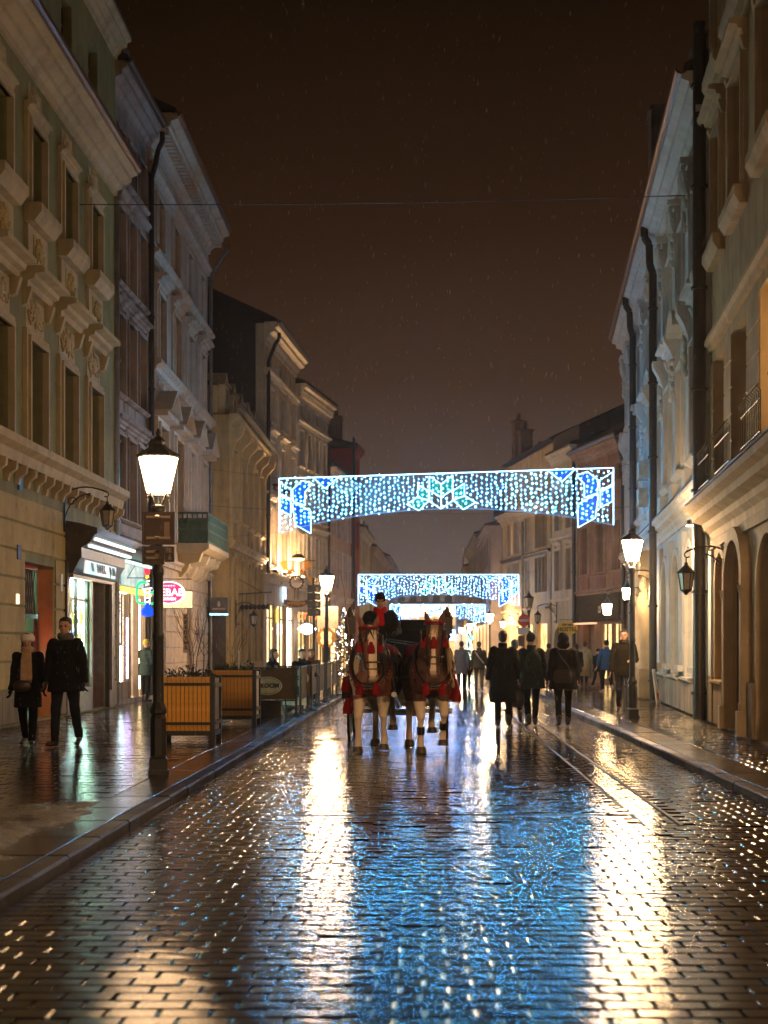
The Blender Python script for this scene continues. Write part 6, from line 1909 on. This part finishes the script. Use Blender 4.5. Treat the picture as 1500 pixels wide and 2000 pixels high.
def shoulder_bag(t, p):
    c = p.pelvis; mb = MB(); mb.loft([(c.x+.02,c.y+.22,c.z-.14,.16,.05),(c.x+.02,c.y+.23,c.z-.05,.19,.06),(c.x+.02,c.y+.22,c.z+.08,.17,.05),(c.x+.02,c.y+.2,c.z+.12,.14,.03)], 14); bg_ = mb.build('shoulder_bag', cloth('brown_canvas_bag', (.055,.045,.035)), t)
    s0 = p.f((.12,.10,.49)); mb = MB(); mb.tube([(c.x-.14,c.y+.22,c.z+.06), tuple(p.f((-.08,.17,.2))), tuple(p.f((.06,.17,.38))), tuple(s0)], .014, 5); mb.build('strap', M['iron'], bg_)
person('hooded person in black with a brown shoulder bag walking away', (2.55, 26.7, 0), R(176), 1.70, Pose(legs=((-4,10),(6,5)), arms=((4,10,10),(2,12,10))), 1, .16, cloth('black_parka', (.008,.007,.006)), blackp, leather, hair=(darkhair,'short'), hood=(cloth('black_parka', (.008,.007,.006)),'up'), detail=1, build=1.18, extra=shoulder_bag)
def strap(t, p):
    mb = MB(); mb.tube([tuple(p.f((.15,.16,.46))), tuple(p.f((0,.20,.25))), tuple(p.f((-.17,.14,.05)))], .022, 6); mb.build('strap', M['frosted'], t)
person('far walker in a pale grey coat on the blue-lit setts', (1.17, 49.0, 0), R(180), 1.66, Pose(**walk2), 1, .26, cloth('misty_grey_coat', (.12,.12,.13)), charcoal, leather, hair=(darkhair,'short'), detail=0)
person('far walker in camouflage trousers with a strap across the back', (1.72, 47.5, 0), R(180), 1.64, Pose(legs=((16,8),(-14,20)), arms=((-6,10,12),(8,14,12))), 1, .04, cloth('khaki_dark', (.045,.042,.03)), cloth('camouflage', (.10,.08,.045)), leather, hair=(darkhair,'short'), detail=0, extra=strap)
person('small child-sized dark figure between the two far walkers', (1.42, 50.5, 0), R(180), 1.15, Pose(**walk1), 1, .1, charcoal, blackp, leather, hat=(charcoal,'beanie'), detail=0)
person('man in an olive jacket and grey jeans walking towards us behind the right lamp post', (4.20, 30.4, KH), R(-4), 1.76, Pose(legs=((14,5),(-12,22)), arms=((14,72,12,50),(-6,12,12))), 1, .0, olive, cloth('grey_jeans', (.045,.045,.05)), leather, hair=(darkhair,'short'), scarf=(cloth('dark_collar', (.03,.022,.015)),'wrap'), detail=2, build=1.15, turn=-.2)
person('person in a cream jacket and long dark skirt bending slightly, far right pavement', (5.40, 49.0, KH), R(165), 1.55, Pose(legs=((2,2),(-3,6)), arms=((20,20,22),(4,14,14)), lean=10), 1, .42, cloth('cream_jacket', (.40,.31,.16)), blackp, leather, hair=(brownhair,'short'), detail=0, build=1.2)
person('man in a bright blue jacket and black hat striding right of the cream jacket', (5.48, 43.5, KH), R(188), 1.60, Pose(legs=((18,6),(-16,24)), arms=((-20,16,22),(10,20,14))), 1, .0, cloth('blue_jacket', (.012,.06,.15)), blackp, mat('pale_shoe', (.3,.25,.2)), hat=(black,'beanie'), detail=0, build=1.1)
person('child-sized figure in black between cream and blue jackets', (5.75, 48.0, KH), R(20), 1.32, Pose(**walk1), 1, .1, charcoal, blackp, leather, hat=(black,'beanie'), detail=0)
person('dark figure just left of the cream jacket', (5.05, 48.2, KH), R(180), 1.48, Pose(**walk2), 1, .2, charcoal, blackp, leather, hair=(darkhair,'short'), detail=0)
person('far figure in grey behind the backpack walker and the hooded person', (4.05, 47.6, KH), R(180), 1.5, Pose(**walk2), 1, .2, cloth('dim_grey_coat', (.06,.05,.05)), blackp, leather, hair=(darkhair,'short'), detail=0)
# seated silhouettes on the terrace
sitp = lambda: Pose(legs=((82,84),(78,80)), arms=((30,55,10),(26,50,10)), lean=4)
def seat(lab, x, y, rz, m, hair, h=1.7):
    p = sitp(); k = h/1.75
    person(lab, (x, y, KH + (.46+.06) - p.pelvis.z*k + .04), rz, h, p, 1, .0, m, blackp, leather, hair=hair, detail=0)
seat('seated woman with long hair silhouetted at the cafe table', -3.60, 32.8, R(70), charcoal, (darkhair,'long'))
seat('seated man silhouetted against the bright shop window', -2.98, 33.6, R(20), black, (darkhair,'short'))
seat('farthest seated guest on the terrace, near the second lamp', -3.05, 37.2, R(10), cloth('rust_coat', (.10,.04,.025)), (brownhair,'short'))

# ================================================================== horses
M['horse'] = vcol_mat('horse_coat', .55)
M['mane_dark'] = mat('dark_mane', (.016,.010,.008), .5, 0, .3, bump=.4, bscale=120); M['mane_pale'] = mat('flaxen_mane', (.55,.38,.22), .55, 0, .2, bump=.4, bscale=120)
M['harness'] = mat('black_harness_leather', (.016,.013,.012), .3); M['redcloth'] = cloth('red_wool', (.26,.006,.008)); M['brass'] = mat('brass_studs', (.38,.26,.10), .35, .85)
M['agedbrass'] = mat('aged_brass', (.10,.07,.035), .45, .6)
M['hoof'] = mat('dark_hoof', (.07,.045,.03), .4); M['nostril'] = mat('nostril', (.03,.015,.012), .5)
def horse(label, loc, rz, stride, marks, mane, headturn, seed):
    """faces -y, hooves at z = 0"""
    t = thing('horse', label, 'horse', loc, rz, 'pair of carriage horses')
    b = MB()
    b.ell((0,.05,1.14),(.30,.36,.38),14,10); b.ell((0,.60,1.13),(.335,.62,.37),14,10); b.ell((0,1.22,1.18),(.32,.40,.37),14,10)
    for s_ in (-1,1): b.ell((s_*.17,-.02,1.10),(.15,.22,.30),12,8); b.ell((s_*.16,1.28,1.05),(.16,.26,.28),12,8); b.ell((s_*.13,-.20,1.0),(.13,.13,.17),10,7)
    # neck and head
    nt_ = Matrix.Rotation(headturn, 3, 'Z')
    poll = Vector(marks.get('poll', (0,-.42,1.74))); HS = 1.17
    b.cap((0,.0,1.30),(0,-.26,1.55),.225,.165,14); b.cap((0,-.26,1.55),(0,poll.y+.02,poll.z-.02),.165,.125,14); b.ell((0,-.10,1.36),(.17,.26,.26))
    HS = 1.17
    Hh = lambda x, y, z: poll + nt_ @ (Vector((x, y, z))*HS)
    hb = MB(); Lh = lambda x, y, z: Vector((x, y, z))
    hb.ell(Lh(0,-.03,-.02),(.105,.12,.11)); hb.cap(Lh(0,-.08,-.08),Lh(0,-.20,-.32),.098,.076,12); hb.cap(Lh(0,-.20,-.32),Lh(0,-.27,-.50),.074,.070,12)
    hb.ell(Lh(0,-.272,-.535),(.080,.066,.062)); hb.ell(Lh(0,-.245,-.575),(.058,.05,.035))
    for s_ in (-1,1):
        hb.ell(Lh(s_*.062,-.04,-.14),(.048,.10,.12)); hb.ell(Lh(s_*.085,-.125,-.10),(.026,.03,.03)); hb.ell(Lh(s_*.045,-.315,-.515),(.024,.022,.026))
        e0, e1 = Lh(s_*.075,.0,.06), Lh(s_*.115,-.02,.19); hb.cap(e0, e0.lerp(e1,.5), .036, .034, 8); hb.cap(e0.lerp(e1,.5), e1, .034, .008, 8)
    b.add([poll + nt_ @ (Vector(v)*HS) for v in hb.v], hb.f, 0, True)
    # legs: (x, y offset of knee, y offset of hoof, hoof lift)
    fl = stride[:2]; hl = stride[2:]
    hooves = []; bands = []
    for s_, (ky, hy, lift) in zip((-1,1), fl):
        x = s_*.165
        sh = Vector((x,-.02,1.02)); el = Vector((x*1.02,.02,.80)); kn = Vector((x,-.02+ky,.50+lift*.5)); ft = Vector((x,-.02+hy,.15+lift))
        b.cap(sh, el, .135, .105); b.cap(el, kn, .105, .060); b.ell(kn,(.066,.068,.072)); b.cap(kn, ft, .047, .041); b.ell(ft,(.058,.062,.056))
        if marks.get('bands'): bands.append((kn.lerp(ft,.40), kn.lerp(ft,.72)))
        hf = ft + Vector((0,-.05,-.10)); b.cap(ft, hf, .046, .056); hooves.append((hf, lift))
    for s_, (ky, hy, lift) in zip((-1,1), hl):
        x = s_*.155
        hp = Vector((x,1.28,1.0)); st_ = Vector((x*1.05,1.10+ky*.4,.78)); hk = Vector((x,1.38+ky,.54+lift*.4)); ft = Vector((x,1.30+hy,.15+lift))
        b.cap(hp, st_, .17, .115); b.cap(st_, hk, .10, .058); b.ell(hk,(.05,.07,.07)); b.cap(hk, ft, .05, .046); b.ell(ft,(.056,.06,.055))
        hf = ft + Vector((0,-.045,-.10)); b.cap(ft, hf, .046, .056); hooves.append((hf, lift))
    def col(p):
        n1 = noise.fractal(p*2.1+Vector((seed,0,0)), 1, 2, 3)*.5; n2 = noise.noise(p*9)*.12
        brown = Vector(marks['brown'])*(1+n2); pale = Vector((.84,.67,.50))*(1+n2*.8)
        q = (nt_.inverted() @ (p - poll))/HS
        m_ = 0.
        if p.z < marks['sock'] + n1*.14 and not (p.y < .3 and p.z > .78): m_ = 1
        if marks['side'] * p.x > marks['sidex'] + n1*.10 and p.y > -.28 and p.z > .8: m_ = 1
        if q.z < .09 and q.y < -.02 and p.z > 1.0 and p.y < -.40:
            m_ = 0
            wv = marks['blaze'](q.z) + n1*.012
            if abs(q.x - marks['bx']) < wv and q.y < -.06: m_ = 1
        c = brown.lerp(pale, m_)
        if q.z < -.52 and p.y < -.45: c = c.lerp(Vector((.30,.17,.12)), .4)
        return tuple(c)
    fused(b, 'body', M['horse'], t, .014, 3, col)
    for p0, p1 in bands:
        h = MB(); h.bar(p0, p1, .058, .056, 12); h.build('leg_band', M['harness'], t)
    for hf, lift in hooves:
        h = MB(); h.lathe([(.082,-.055),(.078,-.02),(.060,.03)], tuple(hf+Vector((0,-.008,.0))), 12, sy=1.15); h.build('hoof', M['hoof'], t)
    e = MB()
    for s_ in (-1,1): e.ell(Hh(s_*.098,-.135,-.10),(.014,.02,.019),8,6)
    e.build('eye', M['eye'], t)
    e = MB()
    for s_ in (-1,1): e.ell(Hh(s_*.048,-.330,-.522),(.011,.010,.017),8,5)
    e.build('nostril', M['nostril'], t)
    # mane: locks falling on one side, forelock
    mm, ms = mane; mb = MB(); rnd = random.Random(seed)
    for k in range(80):
        u = rnd.random(); c = Vector((0,-.40+.55*u,1.83-.28*u)); l = rnd.uniform(.35,.72)
        pts = [c + Vector((ms*.01,0,0)), c + Vector((ms*(.10+.06*u),-.03,-.04)), c + Vector((ms*(.17+.09*u)+rnd.uniform(-.02,.02),-.06,-l*.5)), c + Vector((ms*(.20+.14*u)+rnd.uniform(-.03,.03),-.09+rnd.uniform(-.03,.03),-l))]
        mb.tube(pts, .022, 5, 0, .25)
    for k in range(marks.get('forelock', 10)):
        a = Hh(rnd.uniform(-.04,.04),-.03,.08); z = Hh(rnd.uniform(-.07,.05),-.155-.03,-.06-rnd.uniform(0,marks.get('fl', .1))); mb.tube([a, a.lerp(z,.4)+Vector((0,-.05,.02)), z], .016, 5, 0, .3)
    mb.build('mane', mm, t)
    mb = MB()
    for k in range(20): mb.tube([(rnd.uniform(-.03,.03),1.6,1.28),(rnd.uniform(-.06,.06),1.72,1.1),(rnd.uniform(-.10,.10),1.70,.75),(rnd.uniform(-.11,.11),1.66,.42)], .025, 5, 0, .4)
    mb.build('tail', mm, t)
    # harness
    br = MB()
    def band(z, r, w_, yc, wx=1.0):
        n = 16
        return [Hh(r*wx*math.cos(2*PI*k/n), yc+r*math.sin(2*PI*k/n), z) for k in range(n+1)]
    br.tube(band(-.36,.088,.02,-.205), .014, 5); br.tube(band(.035,.118,.02,-.035), .016, 5); br.tube(band(-.44,.083,.02,-.24), .009, 5)
    for s_ in (-1,1):
        br.tube([Hh(s_*.10,-.02,.04),Hh(s_*.108,-.08,-.12),Hh(s_*.088,-.19,-.36),Hh(s_*.08,-.24,-.46)], .012, 5)
        br.tube([Hh(s_*.05,-.11,.05),Hh(s_*.035,-.19,-.15),Hh(s_*.0,-.275,-.35)], .009, 5)
        br.add([Hh(s_*.115,-.09,-.03),Hh(s_*.145,-.20,-.04),Hh(s_*.14,-.21,-.17),Hh(s_*.112,-.11,-.17),Hh(s_*.125,-.09,-.03),Hh(s_*.155,-.20,-.04),Hh(s_*.15,-.21,-.17),Hh(s_*.122,-.11,-.17)], [(0,1,2,3),(4,5,6,7),(0,1,5,4),(1,2,6,5),(2,3,7,6),(3,0,4,7)])
    bo = br.build('bridle', M['harness'], t)
    mb = MB(); n = 10
    mb.tube([Hh(.112*math.cos(PI+PI*k/n),-.045+.118*math.sin(PI+PI*k/n),.045) for k in range(n+1)], .022, 6); mb.build('browband', M['redcloth'], bo)
    mb = MB()
    for k in range(9): a = PI+PI*(k+.5)/9; mb.ell(Hh(.105*math.cos(a),-.205+.105*math.sin(a),-.36),.009,6,4)
    mb.build('studs', M['brass'], bo)
    cl = MB(); n = 22
    ring = [Vector((.265*math.cos(2*PI*k/n), -.17-.20*math.sin(2*PI*k/n)*-1*.55, 1.27+.33*math.sin(2*PI*k/n))) for k in range(n+1)]
    ring = [Vector((.27*math.cos(2*PI*k/n), -.19+.16*math.sin(2*PI*k/n), 1.26+.33*math.sin(2*PI*k/n))) for k in range(n+1)]
    cl.tube(ring, .036, 8); co = cl.build('collar', M['harness'], t)
    mb = MB(); mb.tube([v + Vector((0,-.045,-.03 if v.z < 1.2 else 0))*1.0 for v in ring[n//2:]], .010, 6); mb.build('collar_trim', M['redcloth'], co)
    mb = MB()
    for k in range(n//2+1, n):
        for q in (0, .5):
            v = ring[k].lerp(ring[min(k+1,n)], q); d = Vector((v.x*.2,-.06,(v.z-1.26)*.15)); mb.ell(v+d*.75, .013, 6, 4)
    mb.build('studs', M['brass'], co)
    st_ = MB()
    for s_ in (-1,1):
        st_.tube([(s_*.27,-.10,1.08),(s_*.345,.25,1.05),(s_*.36,.8,1.02),(s_*.36,1.5,.98),(s_*.30,2.3,.80)], .018, 5)
        st_.tube([(s_*.20,.30,1.50),(s_*.33,.36,1.2),(s_*.30,.40,.86),(0,.42,.76)], .018, 5); st_.tube([(s_*.20,.95,1.52),(s_*.34,1.1,1.2),(s_*.33,1.2,.95)], .016, 5)
    st_.tube([(-.26,-.20,1.02),(-.12,-.33,.97),(.12,-.33,.97),(.26,-.20,1.02)], .022, 6)
    st_.build('harness_straps', M['harness'], t)
    sd = MB(); sd.ell((0,.45,1.42),(.34,.32,.13)); sd.ell((0,.30,1.5),(.1,.06,.09)); sd.build('saddle_pad', M['redcloth'], t)
    def tassel(p, s_):
        mb = MB(); p = Vector(p)
        mb.ell(p, (.030*s_,.030*s_,.028*s_), 8, 5); mb.lathe([(.052*s_,-.15*s_),(.06*s_,-.11*s_),(.045*s_,-.03*s_),(.02*s_,0)], tuple(p), 9); mb.build('red_tassel', M['redcloth'], t)
    for q in marks['tassels']: tassel(*q)
    for q in ((-1,.045),(1,.045)): tassel(tuple(Hh(q[0]*.125,-.10,-.12)), 1.0)
    tassel(tuple(Hh(.0,-.225,-.14)), .95)
    for s_ in (-.12,.12): tassel((s_,-.36,.97), 1.05)
    return t
bl1 = lambda z: .055 + .03*max(0, -z-.30) - .028*max(0, z+.05)*4
bl2 = lambda z: .036 if z > -.05 else (.020 + .06*abs(z+.30))
side = [((-.36,.30,1.05),1.3),((-.38,.05,1.02),1.2),((-.37,.5,1.15),1.1),((-.36,.1,.72),1.3),((-.36,.6,.75),1.3),((-.30,.2,1.45),1.0),((-.28,.55,1.5),1.0),((-.36,.9,1.2),1.1),((-.33,.2,1.25),1.0)]
horse('brown and white draught horse on the left with dark mane and head turned slightly right', (-.80, 20.35, 0), R(-6),
      ((-.16,-.15,0.),(.05,.16,.02),(.10,.20,.0),(-.30,-.10,.24)), dict(brown=(.21,.070,.028), sock=.78, side=-1, sidex=.13, blaze=bl1, bx=.025, tassels=side, poll=(0.02,-.47,1.70), forelock=34, fl=.22), (M['mane_dark'], 1), R(17), 3)
horse('dark brown horse on the right with flaxen mane, white blaze and black leg bands', (.05, 20.3, 0), R(7),
      ((-.15,-.10,0.),(-.16,.02,.09),(.05,.15,.0),(-.30,-.12,.20)), dict(brown=(.11,.038,.018), sock=.70, side=1, sidex=.30, blaze=bl2, bx=.0, poll=(0,-.40,1.77), bands=True, tassels=[((.36,.30,1.05),1.2),((.38,.1,.90),1.3),((.37,.5,1.2),1.0),((.36,.7,.9),1.3),((.30,.25,1.45),1.0),((.28,.6,1.5),1.0),((.35,.9,1.2),1.1),((.34,.5,1.25),1.2)]), (M['mane_pale'], 1), R(-10), 8)

# ================================================================== carriage
M['cwhite'] = mat('carriage_white_lacquer', (.72,.72,.70), .2, 0, .05, coat=.5); M['cdark'] = mat('carriage_black', (.015,.013,.013), .25); M['seatred'] = cloth('carriage_upholstery', (.012,.010,.010))
cg = thing('carriage', 'white horse-drawn carriage with black-rimmed wheels and gilded lamps', 'carriage', (-.47, 22.6, 0))
def wheel(x, y, r):
    mb = MB(); n = 28
    mb.tube([(x, y+r*math.cos(2*PI*k/n), r+r*math.sin(2*PI*k/n)) for k in range(n+1)], .024, 6); w_ = mb.build('wheel', M['cdark'], cg)
    mb = MB(); mb.tube([(x, y+(r-.05)*math.cos(2*PI*k/n), r+(r-.05)*math.sin(2*PI*k/n)) for k in range(n+1)], .026, 6); mb.build('rim', M['cwhite'], w_)
    mb = MB(); mb.bar((x-.09,y,r),(x+.09,y,r),.065,.05); mb.build('hub', M['cwhite'], w_)
    for k in range(12):
        a = 2*PI*k/12; mb = MB(); mb.bar((x,y,r),(x,y+(r-.05)*math.cos(a),r+(r-.05)*math.sin(a)),.014,n=5); mb.build('spoke', M['cwhite'], w_)
for s_ in (-1,1): wheel(s_*.78, .25, .46); wheel(s_*.80, 2.15, .58)
mb = MB(); mb.bar((-.78,.25,.46),(.78,.25,.46),.035); mb.bar((-.80,2.15,.58),(.80,2.15,.58),.035); mb.build('axle', M['cwhite'], cg)
mb = MB(); mb.box(-.62,.62,-.06,.02,.60,.66); mb.tube([(-.5,0,.60),(-.3,.0,.42),(.3,.0,.42),(.5,0,.60)], .02, 6); mb.bar((0,-2.6,.82),(0,.1,.55),.04,.05); mb.bar((-.6,-.15,.62),(.6,-.15,.62),.03); mb.build('shaft', M['cwhite'], cg)
mb = MB(); mb.box(-.40,.40,-.0,.06,.72,1.18); mb.box(-.5,.5,.0,.75,.68,.74); mb.box(-.48,.48,.40,.82,.74,1.32); mb.build('box_seat', M['cwhite'], cg)
mb = MB(); mb.box(-.47,.47,.36,.80,1.32,1.42); mb.box(-.47,.47,.76,.86,1.42,1.72); mb.build('driver_cushion', M['seatred'], cg)
mb = MB(); mb.prism([(.86,.62),(1.0,.50),(1.9,.50),(2.3,.62),(2.6,1.0),(2.75,1.45),(2.60,1.45),(2.2,1.0),(1.3,.98),(1.0,1.42),(.86,1.42)], 'x', -.66, .66); mb.build('body_shell', M['cwhite'], cg)
mb = MB(); mb.box(-.62,.62,2.0,2.5,.95,1.12); mb.box(-.62,.62,2.35,2.62,1.1,1.62); mb.box(-.60,.60,.88,1.0,1.42,1.70); mb.build('passenger_seat', M['seatred'], cg)
hd_ = MB(); n = 9
for k in range(n):
    a0, a1 = -.2+1.9*k/n, -.2+1.9*(k+1)/n
    P = lambda a, x: (x, 2.45+.55*math.cos(a+.2)*1.0, 1.35+.62*math.sin(a+.2))
    hd_.quad(P(a0,-.70), P(a0,.70), P(a1,.70), P(a1,-.70))
hd_.build('folded_hood', M['cdark'], cg)
for s_ in (-1,1):
    mb = MB(); n = 10
    for k in range(n):
        a0, a1 = .35+2.4*k/n, .35+2.4*(k+1)/n
        for (yc, rr) in ((.25,.56),): mb.quad((s_*.70,yc+rr*math.cos(a0),.46+rr*math.sin(a0)),(s_*.88,yc+rr*math.cos(a0),.46+rr*math.sin(a0)),(s_*.88,yc+rr*math.cos(a1),.46+rr*math.sin(a1)),(s_*.70,yc+rr*math.cos(a1),.46+rr*math.sin(a1)))
    mb.build('mudguard', M['cdark'], cg)
    lm = MB(); z = 1.70; x = s_*.79
    lm.bar((x,.55,1.25),(x,.55,z),.016); lm.box(x-.085,x+.085,.47,.63,z,z+.02); lm.box(x-.095,x+.095,.46,.64,z+.24,z+.27)
    for a in (-1,1):
        for c in (-1,1): lm.bar((x+a*.078,.55+c*.072,z+.02),(x+a*.078,.55+c*.072,z+.24),.010,n=5)
    lm.lathe([(.10,z+.27),(.07,z+.31),(.075,z+.33),(.04,z+.37),(.045,z+.39),(.01,z+.44)], (x,.55,0), 8); lm.lathe([(.03,z-.1),(.06,z-.05),(.05,z)], (x,.55,0), 8)
    lo_ = lm.build('carriage_lamp', M['agedbrass'], cg)
    mb = MB(); mb.box(x-.07,x+.07,.485,.615,z+.02,z+.24); mb.build('lamp_glass', M['glass_curtain'], lo_)
    mb = MB(); mb.bar((s_*.62,.35,.74),(s_*.79,.55,1.3),.018); mb.bar((s_*.79,.1,.95),(s_*.79,.9,1.35),.016); mb.build('side_iron', M['cdark'], cg)
wp = thing('whip', 'thin upright whip standing at the left of the carriage box', 'whip', (-1.26, 23.0, 1.2))
mb = MB(); mb.tube([(0.02,0,0),(-.02,0,.6),(-.09,0,1.2),(-.16,0,1.55)], .011, 5, 0, .5); mb.build('stick', mat('cane', (.35,.16,.06), .5), wp)
# driver
dp = Pose(legs=((74,70),(72,68)), arms=((32,50,16,30),(30,52,16,30)), lean=6)
dk_ = 1.8/1.75
person('carriage driver in a black coat, dark cap and bright red scarf holding the reins', (-.78, 23.30, 1.44 - dp.pelvis.z*dk_ + .08), R(4), 1.80, dp, 1, .02, cloth('driver_coat', (.014,.012,.014)), blackp, leather,
       hat=(cloth('navy_cap', (.012,.013,.02)),'beanie'), scarf=(cloth('scarlet_scarf', (.62,.008,.012)),'short'), gloves=leather, detail=2, build=1.3)
rn = thing('reins', 'pair of black reins running from the horses back to the driver', 'reins', (0, 0, 0))
mb = MB()
for (hx, s_) in ((-.80,-1),(-.80,1),(.05,-1),(.05,1)):
    mb.tube([(hx+s_*.09,19.72,1.30),(hx+s_*.25,20.3,1.42),(hx+s_*.14,21.2,1.50),(-.78+s_*.12,22.78,1.62)], .009, 5)
mb.build('strap', M['harness'], rn)

# ================================================================== falling sleet
rnd = random.Random(77); sl_ = MB()
for k in range(3000):
    y = rnd.uniform(6.5, 26); x = rnd.uniform(-.33, .26)*y; z = rnd.uniform(.3, 1.5+.46*y)
    if k >= 2000: y = 15.8 + rnd.gauss(0, 2.0); x = -2.99 + rnd.gauss(0, 1.4); z = 3.6 + rnd.gauss(0, 1.2)
    s_ = rnd.uniform(.0024, .0052)*(.6+y*.018); l = s_*rnd.uniform(4.0, 9); tx = rnd.uniform(-.25,.35)*l
    sl_.add([(x-tx,y,z-l),(x+s_*.5,y,z),(x,y+s_*.5,z),(x-s_*.5,y,z),(x,y-s_*.5,z),(x+tx,y,z+l)], [(0,1,2),(0,2,3),(0,3,4),(0,4,1),(5,2,1),(5,3,2),(5,4,3),(5,1,4)], 0, True)
o = tag(sl_.build('sleet', mat('wet_snowflake', (.20,.20,.20), .5), fix=False), 'fine wet sleet falling through the lamp light', 'sleet', kind='stuff')

# ------------------------------------------------------------------ wet air
hz = MB(); hz.box(-45, 45, -20, 215, -1.0, 19.5)
mh_ = bpy.data.materials.new('wet_air'); mh_.use_nodes = True
nn = mh_.node_tree.nodes; nn.clear()
oo = nn.new('ShaderNodeOutputMaterial'); pv = nn.new('ShaderNodeVolumePrincipled')
pv.inputs['Color'].default_value = (.95, .9, .85, 1); pv.inputs['Density'].default_value = .0006; pv.inputs['Anisotropy'].default_value = .8
mh_.node_tree.links.new(pv.outputs[0], oo.inputs['Volume'])
tag(hz.build('haze', mh_, fix=False), 'thin wet air filling the whole street', 'haze', kind='stuff')
